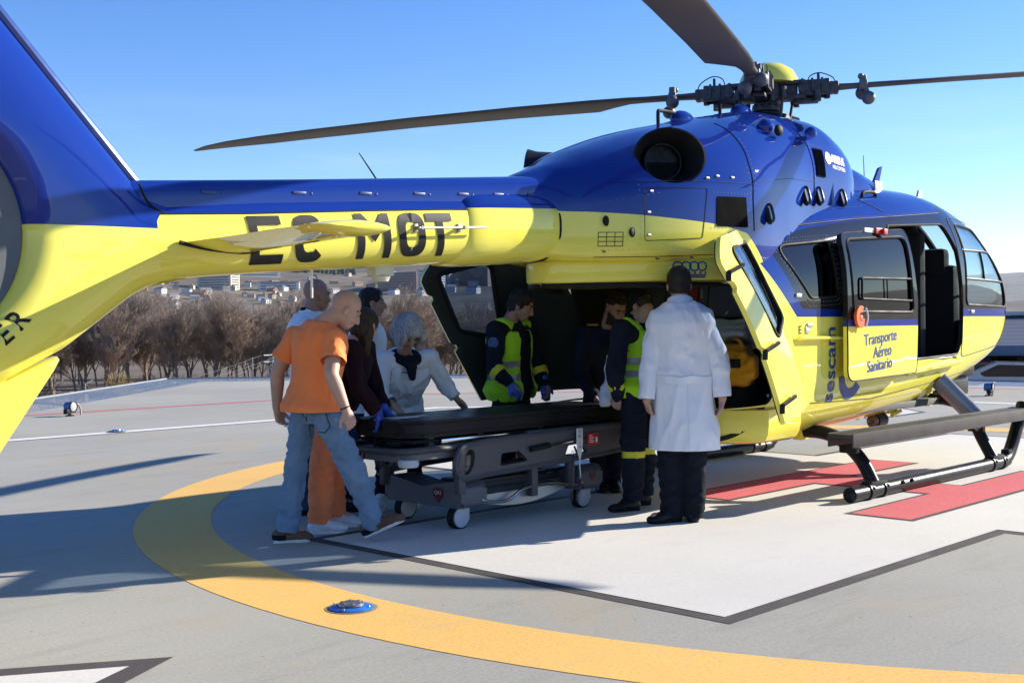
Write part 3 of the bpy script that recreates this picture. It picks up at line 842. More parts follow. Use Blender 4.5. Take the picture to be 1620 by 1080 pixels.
# upper deck and engine cowlings
UPP = [(-3.28, 1.80, 2.20, .17, 6, 2.6), (-3.1, 1.79, 2.31, .20, 6, 2.5), (-2.94, 1.77, 2.37, .26, 7, 2.4), (-2.78, 1.75, 2.43, .44, 8, 2.3), (-2.5, 1.745, 2.55, .64, 9, 2.25),
       (-2.0, 1.73, 2.72, .80, 9, 2.2), (-1.5, 1.64, 2.84, .85, 9, 2.15), (-1.0, 1.65, 2.95, .79, 9, 2.3), (-.5, 1.7, 3.03, .70, 9, 2.5),
       (0, 1.75, 3.03, .64, 9, 2.8), (.3, 1.8, 2.95, .60, 9, 2.9), (.5, 1.9, 2.86, .54, 8, 2.9), (.62, 2.0, 2.77, .47, 6, 2.8), (.70, 2.1, 2.62, .36, 4, 2.4)]
LIP = [(-2.86, 1.61, 1.75, .05, 4, 4), (-2.82, 1.60, 1.76, .13, 5, 5), (-2.72, 1.595, 1.765, .24, 6, 6), (-2.5, 1.595, 1.775, .42, 6, 6), (-2.25, 1.595, 1.785, .60, 6, 6), (-1.95, 1.595, 1.80, .77, 6, 6), (-1.6, 1.6, 1.81, .86, 6, 6)]
ROOT = [(-3.76, 1.70, 2.10, .20, 2.4, 2.4), (-3.68, 1.695, 2.155, .245, 2.5, 2.6), (-3.55, 1.70, 2.175, .262, 2.6, 2.7), (-3.0, 1.74, 2.20, .285, 2.6, 2.7), (-2.93, 1.75, 2.19, .275, 2.5, 2.6), (-2.90, 1.79, 2.15, .22, 2.4, 2.4)]
FAI = [(.2, 2.0, 2.74, .46, 6, 2.6), (.8, 2.05, 2.74, .45, 6, 2.5), (1.15, 2.1, 2.69, .42, 6, 2.4), (1.5, 2.15, 2.58, .36, 6, 2.3), (1.75, 2.2, 2.48, .26, 6, 2.2), (1.85, 2.25, 2.42, .15, 4, 2)]
BOOM = [(-2.86, 1.765, 2.19, .245, 2.5, 2.6), (-4.0, 1.69, 2.11, .228, 2.4, 2.6), (-5.0, 1.625, 2.03, .21, 2.3, 2.6), (-5.6, 1.575, 1.97, .195, 2.2, 2.4), (-6.2, 1.5, 1.9, .16, 2.2, 2.2)]
DSC = [(-2.6, 2.06, 2.35, .20, 6, 3.2), (-4.0, 1.99, 2.22, .165, 6, 3.4), (-5.0, 1.92, 2.13, .145, 6, 3.4), (-5.95, 1.80, 2.05, .115, 6, 3.4)]

def se(tab, x):
    T = tab if tab[0][0] < tab[-1][0] else tab[::-1]
    xs = [t[0] for t in T]
    if x <= xs[0]: return T[0][1:]
    if x >= xs[-1]: return T[-1][1:]
    i = 0
    while xs[i + 1] < x: i += 1
    h = xs[i + 1] - xs[i]; t = (x - xs[i]) / h
    out = []
    for c in range(1, len(T[0])):
        y0, y1 = T[i][c], T[i + 1][c]
        d = (y1 - y0) / h
        def sl(k):
            if k == 0 or k == len(T) - 1: return d
            a = (T[k][c] - T[k - 1][c]) / (xs[k] - xs[k - 1]); b = (T[k + 1][c] - T[k][c]) / (xs[k + 1] - xs[k])
            return 0 if a * b <= 0 else 2 * a * b / (a + b)
        m0, m1 = sl(i), sl(i + 1)
        out.append((2 * t**3 - 3 * t**2 + 1) * y0 + (t**3 - 2 * t**2 + t) * h * m0 + (-2 * t**3 + 3 * t**2) * y1 + (t**3 - t**2) * h * m1)
    return out

def ring(tab, x, n, off=0.0):
    zb, zt, w, nb, nu = se(tab, x)
    zc = (zb + zt) / 2; h = (zt - zb) / 2 + off; w = w + off
    out = []
    for k in range(n):
        a = 2 * PI * (k + .5) / n - PI / 2
        c, s = math.cos(a), math.sin(a); e = nu if s > 0 else nb
        out.append(Vector((x, w * math.copysign(abs(c) ** (2 / e), c), zc + h * math.copysign(abs(s) ** (2 / e), s))))
    return out

def side_y(tab, x, z, off=0.0):
    zb, zt, w, nb, nu = se(tab, x)
    zc = (zb + zt) / 2; h = (zt - zb) / 2 + off
    t = min(.999, abs(z - zc) / h); e = nu if z > zc else nb
    return (w + off) * (1 - t ** e) ** (1 / e)

def loft(tab, x0, x1, dx=.06, n=72, off=0.0, inner=None, imi=1):
    """closed loft; with inner given, a shell between the two offsets"""
    m = max(2, int(abs(x1 - x0) / dx)); xs = [x0 + (x1 - x0) * i / m for i in range(m + 1)]
    bm = bmesh.new()
    def skin(o, mi):
        V = [v for x in xs for v in ring(tab, x, n, o)]
        F = [(i * n + k, i * n + (k + 1) % n, (i + 1) * n + (k + 1) % n, (i + 1) * n + k) for i in range(m) for k in range(n)]
        return add_geo(bm, V, F, mi=mi)
    a = skin(off, 0)
    if inner is None:
        bm.faces.new(a[:n]); bm.faces.new(a[-n:])
    else:
        b = skin(inner, imi)
        for s in (0, m * n):
            for k in range(n): bm.faces.new((a[s + k], a[s + (k + 1) % n], b[s + (k + 1) % n], b[s + k]))
    return bm

def mirror_poly(poly): return poly
def conf(poly, tab, off=.0, sgn=-1):
    return [Vector((x, sgn * side_y(tab, x, z, off), z)) for x, z in poly]

def dense(poly, step=.05, closed=True):
    out = []; n = len(poly)
    for i in range(n if closed else n - 1):
        a = Vector(poly[i]); b = Vector(poly[(i + 1) % n]); k = max(1, int((b - a).length / step))
        for j in range(k): out.append(tuple(a.lerp(b, j / k)))
    if not closed: out.append(tuple(poly[-1]))
    return out

def seam(bm, pts, tab, r=.004, off=.0, closed=False, sgn=-1, n=6):
    P = conf(dense(pts, .05, closed), tab, off, sgn)
    if closed: P.append(P[0])
    tube(bm, P, r, n)

def surf_text(s, tab, x, z, size, off=.004, sgn=-1, rot=0.0, sx=1.0, name='lettering', m=None, parent=None, step=.05, **kw):
    b = text_bm(s, 1.0, **kw)
    for v in b.verts: v.co = Vector((v.co.x * size * sx, v.co.y * size, 0))
    xs = [v.co.x for v in b.verts]; ys = [v.co.y for v in b.verts]
    bisect_grid(b, (min(xs), min(ys)), (max(xs), max(ys)), step)
    ca, sa = math.cos(rot), math.sin(rot)
    for v in b.verts:
        a, c = v.co.x, v.co.y
        X = x + ca * a - sa * c; Z = z + sa * a + ca * c
        y = side_y(tab, X, Z, off) if tab else off
        v.co = Vector((X, sgn * y, Z))
    return obj(name, b, m, parent, ang=60)

heli = empty('rescue_helicopter', (HX, HY, 0), 0, 'yellow and blue twin engine air ambulance helicopter with its rear doors open on the pad', 'helicopter')
def part(name, bm, m, parent=None, ang=35): return obj(name, bm, m, parent or heli, ang=ang)

# ---- cabin shell with its openings
REAR = rpoly([(-4, 3.2), (-1.70, 3.2), (-1.70, 1.93, .12), (-1.62, 1.70), (-1.27, .95, .2), (-1.33, .735, .1), (-4, .68)], .02, 6)
SLIDE = rpoly([(.55, .99), (1.80, 1.02), (1.86, 1.12), (1.875, 1.55), (1.80, 1.95), (1.62, 2.19, .10), (.55, 2.12)], .05, 5)
CPIT = rpoly([(1.97, 1.47, .06), (3.20, 1.455, .07), (3.14, 1.70, .25), (2.90, 2.0, .35), (2.52, 2.19, .14), (1.92, 2.21, .07), (1.97, 1.9, .5)], .06, 6)
REARW = rpoly([(-1.20, 1.88, .07), (-.45, 1.95, .05), (-.40, 1.52, .05), (-.80, 1.50, .10)], .06, 5)
def win_band(a0, a1): return [(2.02, a0), (3.6, a0 * .55), (3.6, a1 * .55), (2.02, a1)]
hull = loft(CAB, -2.35, 4.0, .055, 84, 0, -.028)
ops = []
def pr(poly, a, b, ax='y'):
    q = bmesh.new(); prism(q, poly, a, b, ax, mi=1); return q
ops.append(('DIFFERENCE', pr(REAR, -2, 2)))
PAN = [(-1.25, -1.0), (-1.36, -.86), (-1.52, -.73), (-1.66, -.45), (-1.73, 0), (-1.66, .45), (-1.52, .73), (-1.36, .86), (-1.25, 1.0)]
ops.append(('DIFFERENCE', pr([(-4, -1.0)] + PAN + [(-4, 1.0)], .0, .72, 'z')))
ops.append(('DIFFERENCE', pr(SLIDE, -2, -.35)))
ops.append(('DIFFERENCE', pr(CPIT, -2, 2)))
ops.append(('DIFFERENCE', pr(REARW, -2, -.5)))
WS = [rpoly([(1.95, s * .035), (4.15, s * .03), (4.15, s * .10), (3.9, s * .26), (3.65, s * .45), (3.35, s * .585), (3.0, s * .675), (2.6, s * .735), (1.95, s * .76)], .05, 3) for s in (-1, 1)]
def wsc(poly):
    q = bmesh.new(); n = len(poly)
    prism(q, poly, 1.50, 3.0, 'z', mi=1); return q
for w_ in WS: ops.append(('DIFFERENCE', wsc(w_)))
hull = csg(hull, ops)
part('fuselage', hull, [M_hull, M_dark], ang=40)
b = BM(); SP = [(x - .012, y * 1.0) for x, y in PAN[1:-1]] + [(-.9, .84), (-.9, -.84)]; nS = len(SP); V = []
for z, k in ((.438, .80), (.445, .88), (.47, .95), (.52, .985), (.58, 1.0), (.695, 1.0), (.708, .985)):
    V += [(-.9 + (x + .9) * k, y * k, z) for x, y in SP]
add_geo(b, V, [(r * nS + q, r * nS + (q + 1) % nS, (r + 1) * nS + (q + 1) % nS, (r + 1) * nS + q) for r in range(6) for q in range(nS)] + [tuple(range(nS)), tuple(range(6 * nS, 7 * nS))])
part('rear_sill', b, M_hull)
# panes
def pane(cut, tab=CAB, name='window', m=M_pane, o=(-.008, -.014), x0=-2.35, x1=4.0, parent=None):
    b = csg(loft(tab, x0, x1, .08, 84, o[0], o[1], 0), [('INTERSECT', cut)])
    return part(name, b, m, parent)
pane(pr(REARW, -2, -.5), m=M_tint)
for a, b_ in ((-2, -.3), (.3, 2)): pane(pr(CPIT, a, b_), name='cockpit_window')
for w_ in WS: pane(wsc(w_), name='windscreen')
# window bars of the cockpit door and the rubber seals
b = BM()
for pts in ([(1.93, 1.97), (2.90, 1.985)], [(1.97, 1.71), (3.13, 1.70)], [(2.45, 1.71), (2.42, 1.97)]): seam(b, pts, CAB, .011, -.004)
part('window_bars', b, M_blkm)
b = BM()
for poly_ in (CPIT, REARW, SLIDE): b = BM(); seam(b, poly_, CAB, .010, 0, True); part('window_seal', b, M_rub)
# panel seams and door outline
b = BM()
seam(b, rpoly([(1.90, .99), (3.1, 1.08), (3.30, 1.47), (3.05, 1.95), (2.6, 2.25), (1.80, 2.27)], .08), CAB, .0035, .001, True)
seam(b, [(-1.6, 1.955), (-.62, 2.075), (0, 2.145), (.9, 2.225), (1.7, 2.30)], CAB, .006, .002)
seam(b, [(.62, 2.25), (.40, 2.345)], CAB, .004, .001)
seam(b, [(-1.2, .72), (.2, .70), (2.4, .86)], CAB, .003, .001)
part('panel_seams', b, M_rub)
# rivets along the window and roof rail
b = BM()
rng = random.Random(3)
def rivets(pts, step=.035, tab=CAB, closed=False, r=.0042):
    for q in conf(dense(pts, step, closed), tab, .001): sphere(b, q, r, 6, (1, .6, 1))
rivets(rpoly([(-1.27, 1.92, .09), (-.40, 2.00, .05), (-.35, 1.46, .05), (-.84, 1.44, .10)], .06), closed=True)
rivets(rpoly([(-1.24, 1.90, .09), (-.42, 1.975, .05), (-.375, 1.49, .05), (-.82, 1.47, .10)], .06), closed=True)
rivets([(-1.6, 1.97), (-.62, 2.09), (0, 2.16), (.9, 2.24), (1.7, 2.315)], .03)
rivets([(-1.0, 2.12), (-.35, 2.21), (.35, 2.28)], .04); rivets([(-1.05, 2.06), (-.9, 2.14)], .03); rivets([(-.55, 2.13), (-.4, 2.22)], .03)
rivets([(-1.45, 1.35), (-1.0, .9), (-.95, .72)], .04); rivets([(-1.62, 1.86), (-1.25, 1.12)], .035)
rivets([(-1.1, .62), (1.4, .72)], .05)
part('rivets', b, M_fast)
b = BM()
for pts in ([(-1.49, 1.99), (-1.50, 2.2), (-1.49, 2.45), (-1.42, 2.65)], [(-1.56, 1.99), (-1.565, 2.2), (-1.555, 2.45)], [(-.39, 2.32), (-.38, 2.5), (-.40, 2.7)], [(-2.7, 1.81), (-2.4, 1.815), (-1.75, 1.84)], [(-2.53, 1.85), (-2.53, 2.24)], [(-1.98, 1.97), (-1.6, 1.98)], [(-1.95, 2.215), (-1.6, 2.225)], [(-.4, 2.45), (-.18, 2.45)], [(-.4, 2.72), (-.18, 2.72)], [(-2.7, 2.13), (-2.4, 2.19)]): rivets(pts, .035, UPP, r=.0032)
part('cowling_rivets', b, M_fast)
# small fittings: vent, fuel cap, handles, sill rail
b = BM()
q = conf([(-1.53, 1.84)], CAB, .002)[0]
sphere(b, q, .055, 20, (1.2, .25, .8)); part('oval_vent', b, M_rub)
b = BM()
for x, z in ((-.83, 1.30), (2.1, 1.405), (-.98, 1.52)):
    q = conf([(x, z)], CAB, .004)[0]; box(b, q, (.07, .02, .03), .006)
part('latch', b, M_met)
b = BM()
for x, z in ((-.86, 1.265), (-.88, 1.20)):
    q = conf([(x, z)], CAB, .003)[0]; box(b, q, (.055 if z > 1.25 else .025, .008, .055 if z > 1.25 else .03), .003)
part('data_plate', b, M_met)
b = BM()
P = conf(dense([(-1.02, 1.205), (-.3, 1.20)], .1, False), CAB, .03); tube(b, P, .022, 8, flat=.7)
P = conf(dense([(.70, .90), (1.80, .965)], .1, False), CAB, .03); tube(b, P, .03, 8, flat=1.2)
P = conf(dense([(.1, .88), (.75, .905)], .1, False), CAB, .03); tube(b, P, .022, 8)
for x in (.3, .5, .72, 1.7): box(b, conf([(x, .89 + .05 * x)], CAB, .03)[0], (.07, .05, .06), .01)
part('door_rail', b, M_yel)
b = BM()
P = [(x, -.86 + .0, 1.0 + (x - .8) * .03) for x in (.6, 1.85)]
box(b, (1.25, -.80, .995), (1.2, .13, .016), .004); part('door_sill', b, M_met)
# writing on the flank
surf_text('sescam', CAB, -.455, .70, .205, rot=PI / 2, m=M_letb, parent=heli, bold=.015, space=1.0)
surf_text('E', CAB, -.985, 1.238, .085, m=M_let, parent=heli, bold=.01)
b = BM()
for r0, r1, a0, a1 in ((.10, .185, 180, 330),):
    N = 24; V = []
    for i in range(N + 1):
        a = R(a0 + (a1 - a0) * i / N)
        for r in (r0, r1):
            X = -.20 + r * math.cos(a); Z = .90 + r * math.sin(a); V.append(Vector((X, -side_y(CAB, X, Z, .004), Z)))
    add_geo(b, V, [(2 * i, 2 * i + 1, 2 * i + 3, 2 * i + 2) for i in range(N)])
part('emblem', b, M_letb)

# ---- sliding door, pushed back along the flank
dpoly = rpoly([(-.46, .865, .10), (.70, .895, .03), (.72, 1.5), (.60, 2.085, .12), (-.47, 2.00, .10)], .06, 6)
dwin = rpoly([(-.375, 1.40, .06), (.635, 1.395, .06), (.55, 2.02, .11), (-.41, 1.955, .08)], .06, 6)
d = csg(loft(CAB, -.8, 1.1, .06, 84, .115, .075, 0), [('INTERSECT', pr(dpoly, -2, -.3)), ('DIFFERENCE', pr(dwin, -2, -.3))])
sd = part('sliding_door', d, [M_door, M_door])
b = csg(loft(CAB, -.8, 1.1, .06, 84, .104, .096, 0), [('INTERSECT', pr(dwin, -2, -.3))])
part('door_window', b, M_tint, sd)
b = BM()
seam(b, dwin, CAB, .013, .112, True); seam(b, dpoly, CAB, .006, .112, True)
part('door_seal', b, M_rub, sd)
b = BM()
sw = rpoly([(-.25, 1.50), (.60, 1.49), (.585, 1.67), (-.24, 1.66)], .025, 4)
seam(b, sw, CAB, .010, .118, True); seam(b, [(.17, 1.50), (.165, 1.665)], CAB, .006, .118)
part('sliding_pane_frame', b, M_rub, sd)
for i, (t, x, z, s) in enumerate((('Transporte', -.215, 1.135, .125), ('Aéreo', -.065, 1.035, .125), ('Sanitario', -.165, .925, .125))):
    bb = text_bm(t, 1.0, bold=.012)
    for v in bb.verts: v.co = Vector((v.co.x * s * .95, v.co.y * s, 0))
    xs = [v.co.x for v in bb.verts]
    bisect_grid(bb, (min(xs), 0), (max(xs), .1), .05)
    for v in bb.verts:
        X = x + v.co.x; Z = z + v.co.y + .075 * v.co.x
        v.co = Vector((X, -side_y(CAB, X, Z, .118), Z))
    obj('lettering', bb, M_letb, sd, ang=60)
b = BM(); q = conf([(.12, 2.045)], CAB, .13)[0]; box(b, q, (.12, .02, .05), .008); q = conf([(.165, 2.04)], CAB, .15)[0]; box(b, q, (.06, .03, .05), .01)
part('pull_tab', b, M_red, sd)
b = BM(); q = conf([(-.02, 2.045)], CAB, .122)[0]; box(b, q, (.15, .008, .035), .003); part('label_strip', b, M_white, sd)
M_orange = mat('orange_tag', (.75, .12, .02), .5)
b = BM(); q = conf([(-.32, 1.36)], CAB, .14)[0]
N = 20; V = []
for i in range(N + 1):
    a = R(60 + 285 * i / N)
    for r in (.03, .075): V += [q + Vector((r * math.cos(a), -.012, 1.15 * r * math.sin(a))), q + Vector((r * math.cos(a), .012, 1.15 * r * math.sin(a)))]
F = []
for i in range(N):
    k = 4 * i; F += [(k, k + 2, k + 6, k + 4), (k + 1, k + 5, k + 7, k + 3), (k + 2, k + 3, k + 7, k + 6), (k, k + 4, k + 5, k + 1)]
add_geo(b, V, F); box(b, q + Vector((.0, 0, -.01)), (.045, .03, .045), .01)
part('door_handle', b, M_orange, sd)
b = BM(); tube(b, [q + Vector((.07, -.01, .07)), q + Vector((.085, -.02, 0)), q + Vector((.06, -.015, -.08))], .008, 8, 4); part('grab_hook', b, M_white, sd)

# ---- upper deck, engine cowling and front fairing
EXC, EXD = Vector((-2.20, -.60, 2.44)), Vector((-.62, -.78, .06)).normalized()
def squash(bm, cc):
    for v in bm.verts: v.co.z = cc.z + (v.co.z - cc.z) * .80
up = loft(UPP, -3.28, .70, .055, 84)
cuts = []
for s in (-1, 1):
    q = BM(); dd = Vector((EXD.x, s * -EXD.y if s > 0 else EXD.y, EXD.z)); cc = Vector((EXC.x, s * .60, EXC.z))
    lathe(q, [(.232, -.16), (.232, .6)], cc, dd, 40, mi=1); squash(q, cc); cuts.append(('DIFFERENCE', q))
up = csg(up, cuts)
part('engine_cowling', up, [M_cowl, M_rub], ang=45)
part('rear_lip', loft(LIP, -2.86, -1.6, .03, 56), M_yel)
part('boom_root', loft(ROOT, -3.76, -2.90, .03, 72), M_rootp)
part('roof_fairing', loft(FAI, .2, 1.85, .06, 60), M_blu)
for s in (-1, 1):
    dd = Vector((EXD.x, s * abs(EXD.y), EXD.z)); cc = Vector((EXC.x, s * .60, EXC.z))
    b = BM()
    lathe(b, [(.225, -.16), (.232, .02), (.248, .07), (.252, .085), (.238, .09), (.205, .04), (.18, -.04), (.16, -.10), (.15, -.22), (.10, -.24), (.10, -.34), (.05, -.36), (0, -.36)], cc, dd, 48); squash(b, cc)
    ex = part('exhaust', b, M_blkm)
    b = BM(); lathe(b, [(.155, -.16), (.13, -.10), (.122, -.10), (.122, -.22)], cc, dd, 40)
    for k in range(8):
        m = frame_to(dd); a = k * PI / 4
        p0 = cc + m @ Vector((.04 * math.cos(a), .04 * math.sin(a), -.22)); p1 = cc + m @ Vector((.14 * math.cos(a), .14 * math.sin(a), -.16)); cyl(b, p0, p1, .006, n=6)
    part('exhaust_liner', b, M_dmet, ex)
# cowling details
b = BM()
seam(b, [(-1.52, 1.97), (-1.53, 2.2), (-1.52, 2.45), (-1.45, 2.65), (-1.38, 2.80)], UPP, .004, .001)
seam(b, [(-.42, 2.30), (-.41, 2.5), (-.43, 2.7), (-.5, 2.85)], UPP, .0035, .001)
seam(b, [(-2.75, 1.765), (-2.4, 1.77), (-1.75, 1.80)], UPP, .0025, .001)
seam(b, [(-2.7, 2.25), (-2.2, 2.28), (-1.53, 2.30)], UPP, .0018, .001); seam(b, [(-1.5, 2.32), (-.9, 2.40), (-.42, 2.42)], UPP, .0018, .001)
seam(b, rpoly([(-2.50, 1.87), (-2.06, 1.90), (-2.01, 2.24), (-2.50, 2.22)], .02), UPP, .0022, .001, True)
part('cowling_seams', b, M_rub)
def decal(poly, tab, off, m, name, sgn=-1, step=.05):
    b = BM(); V = [b.verts.new((x, z, 0)) for x, z in poly]; b.faces.new(V)
    xs = [x for x, z in poly]; zs = [z for x, z in poly]
    bisect_grid(b, (min(xs), min(zs)), (max(xs), max(zs)), step)
    for v in b.verts: v.co = Vector((v.co.x, sgn * side_y(tab, v.co.x, v.co.y, off), v.co.y))
    return part(name, b, m, ang=60)
M_grille = mat('black_grille', (.003, .003, .0035), .8, spec=.02)
decal(rpoly([(-1.93, 1.985), (-1.60, 1.99), (-1.62, 2.20), (-1.92, 2.19)], .01), UPP, .006, M_grille, 'air_grille')
decal(rpoly([(-.36, 2.47), (-.20, 2.47), (-.20, 2.70), (-.36, 2.70)], .01), UPP, .006, M_grille, 'louvre_vent')
b = BM()
for k in range(7):
    x = -.35 + k * .0235
    seam(b, [(x, 2.48), (x, 2.69)], UPP, .005, .008)
part('louvre_slats', b, M_blkm)
b = BM()
for x, z, r in ((-2.72, 2.0, .035), (-2.58, 1.925, .032)):
    q = conf([(x, z)], UPP, .003)[0]; sphere(b, q, r, 16, (1, .35, 1))
part('drain_port', b, M_rub)
b = BM()
for x, z in ((-2.70, 1.885),):
    for i in range(4):
        seam(b, [(x - .06 + 0, z + i * .03 - .05), (x + .07, z + i * .03 - .05)], UPP, .0022, .002)
    for i in range(4): seam(b, [(x - .06 + i * .043, z - .05), (x - .06 + i * .043, z + .04)], UPP, .0022, .002)
part('instruction_placard', b, M_let)
b = BM()
for x, z in ((-2.72, 1.80), (-2.35, 1.76), (-2.1, 1.77), (-1.9, 1.79), (-2.47, 2.06), (-2.47, 1.91), (-2.45, 2.20), (-1.9, 2.33), (-2.0, 2.31), (-1.75, 2.33)):
    b = BM(); q = conf([(x, z)], UPP, .002)[0]; box(b, q, (.038, .008, .014), .003); part('cowling_latch', b, M_fast)
b = BM()
for x, z in ((-1.33, 2.11), (-.62, 2.30), (-.36, 2.32), (.10, 2.34)):
    q = conf([(x, z)], UPP, .012)[0]
    b = BM(); M = Matrix.Translation(q) @ Matrix.Rotation(R(14), 4, 'Y') @ Matrix.Rotation(R(-22), 4, 'X'); box(b, (0, .012, 0), (.048, .03, .17), .012, M); hd_ = part('step_handle', b, M_rub)
    b = BM(); tube(b, [M @ Vector((.012, -.004, -.072)), M @ Vector((.010, -.024, -.05)), M @ Vector((.010, -.024, .05)), M @ Vector((.012, -.004, .072))], .011, 8, 3); obj('handle_bar', b, M_grip, hd_)
b = BM(); q = conf([(-.07, 2.35)], UPP, .01)[0]; tube(b, [q + Vector((-.02, 0, -.09)), q + Vector((.03, .04, .10))], .025, 8, flat=.4); part('hinge_plate', b, M_met)
b = BM()
for x, z, r in ((-.92, 2.80, .075), (-.22, 2.84, .055)):
    b = BM(); q = conf([(x, z)], UPP, .0)[0]; sphere(b, q, r, 18, (1.1, .8, .9)); part('cowling_scoop', b, M_blu)
b = BM()
q = conf([(-.90, 2.77)], UPP, .045)[0]; sphere(b, q, .05, 16, (1, .5, .9)); part('scoop_mouth', b, M_rub)
# roof handles above the engines
b = BM()
for x, y in ((-1.55, -.12), (-.72, -.1)):
    z = se(UPP, x)[1] - .02; b = BM()
    tube(b, [(x - .11, y, z - .02), (x - .11, y, z + .075), (x - .09, y, z + .095), (x + .07, y, z + .10), (x + .09, y, z + .08), (x + .09, y, z - .02)], .014, 8, 3)
    part('roof_handle', b, M_rub)
b = BM()
for x, y in ((-1.36, -.12), (-.53, -.1)):
    z = se(UPP, x)[1]; sphere(b, (x, y, z - .015), .09, 16, (1.5, .7, .9))
part('roof_blister', b, M_blu)
# maker's mark
surf_text('AIRBUS', UPP, -.045, 2.615, .095, m=M_letw, parent=heli, bold=.02, rot=-.04, sx=.85)
surf_text('HELICOPTERS', UPP, -.04, 2.565, .044, m=M_letw, parent=heli, rot=-.04, sx=.95)
b = BM(); N = 20
q = [(-.105 + .05 * math.cos(2 * PI * i / N), 2.64 + .05 * math.sin(2 * PI * i / N)) for i in range(N)]
decal(q, UPP, .004, M_letw, 'maker_disc')
# crown emblem above the rear opening
b = BM()
for k in range(4):
    N = 14; x0 = -2.165 + .052 * k
    P = [(x0 + .030 * math.cos(2 * PI * i / N), 1.712 + .030 * math.sin(2 * PI * i / N)) for i in range(N)]
    seam(b, P, LIP, .005, .003, True)
for zz in (1.652, 1.638): seam(b, [(-2.175, zz), (-1.985, zz)], LIP, .005, .003)
for k in range(6): sphere(b, conf([(-2.165 + .036 * k, 1.668)], LIP, .003)[0], .009, 8, (1, .4, 1))
part('crown_emblem', b, M_letb)
# dark rim under the rear overhang
b = BM()
rim = [(-2.83, .02), (-2.80, .10), (-2.70, .22), (-2.5, .38), (-2.25, .56), (-1.95, .73), (-1.72, .80)]
for s in (-1, 1):
    tube(b, [(x, s * y, 1.59) for x, y in rim], .018, 8, 3)
part('door_seal_rim', b, M_rub)
# antennas on the roof
b = BM(); P = [(1.62, -.1, 2.50), (1.66, -.1, 2.62), (1.78, -.1, 2.78), (1.84, -.1, 2.80), (1.76, -.1, 2.60)]
prism(b, [(x, z) for x, y, z in P], -.112, -.088); part('roof_antenna', b, M_blu)
b = BM(); cyl(b, (1.42, -.15, 2.55), (1.40, -.15, 2.86), .006, .003, 6); part('whip_antenna', b, M_dmet)
b = BM(); prism(b, [(2.02, 2.42), (2.10, 2.42), (2.16, 2.57), (2.09, 2.57)], -.36, -.34); part('blade_antenna', b, M_white)
b = BM(); q = conf([(.66, 2.39)], CAB, .0)[0]
tube(b, [q + Vector((-.12, 0, -.01)), q + Vector((-.09, 0, .03)), q + Vector((.09, 0, .04)), q + Vector((.12, 0, 0))], .015, 8, 3); part('roof_grip', b, M_rub)
q = Vector((1.15, -.42, 2.53)); b = BM(); box(b, q, (.13, .02, .09), .008); part('fairing_light', b, M_white)
b = BM(); q = conf([(-.55, 2.245)], CAB, .0)[0]; tube(b, [q + Vector((-.16, 0, .0)), q + Vector((-.1, 0, .02)), q + Vector((.1, 0, .035)), q + Vector((.16, 0, .02))], .018, 8, 3); part('tie_down_grip', b, M_met)

# ---- tail boom, drive shaft cover, fin
part('tail_boom', loft(BOOM, -2.86, -6.2, .06, 112), M_boom)
b = BM()
lathe(b, [(.30, 0), (.30, .004)], (-2.95, 0, 1.95), (1, 0, .05), 40)
bo = BM()
N = 40
V = [v for v in ring(ROOT, -2.925, N, .004)]
tube(bo, V + [V[0]], .009, 6); b.free()
part('boom_joint', bo, M_rub)
cov = part('drive_shaft_cover', loft(DSC, -2.75, -5.95, .1, 48), M_blu)
b = BM()
seam(b, [(-2.9, 2.08), (-3.9, 2.022), (-4.5, 1.978), (-5.25, 1.918), (-5.75, 1.888)], BOOM, .0045, .0)
for z0 in (0,):
    tube(b, [(x, -.145, z) for x, z in ((-5.60, 1.90), (-5.72, 1.90), (-5.80, 1.95), (-5.84, 2.03))], .006, 6, 3)
part('cover_seam', b, M_rub)
b = BM()
for x in (-5.45, -4.9, -4.45, -4.05, -3.7, -3.4, -3.1):
    z = np.interp(x, [-6, -2.8], [1.985, 2.19]); q = Vector((x, -side_y(DSC, x, z, .003), z))
    b = BM(); box(b, q, (.085, .005, .016), .003); sphere(b, q + Vector((.08, 0, 0)), .008, 8, (1, .5, 1)); part('cover_fastener', b, M_bfast)
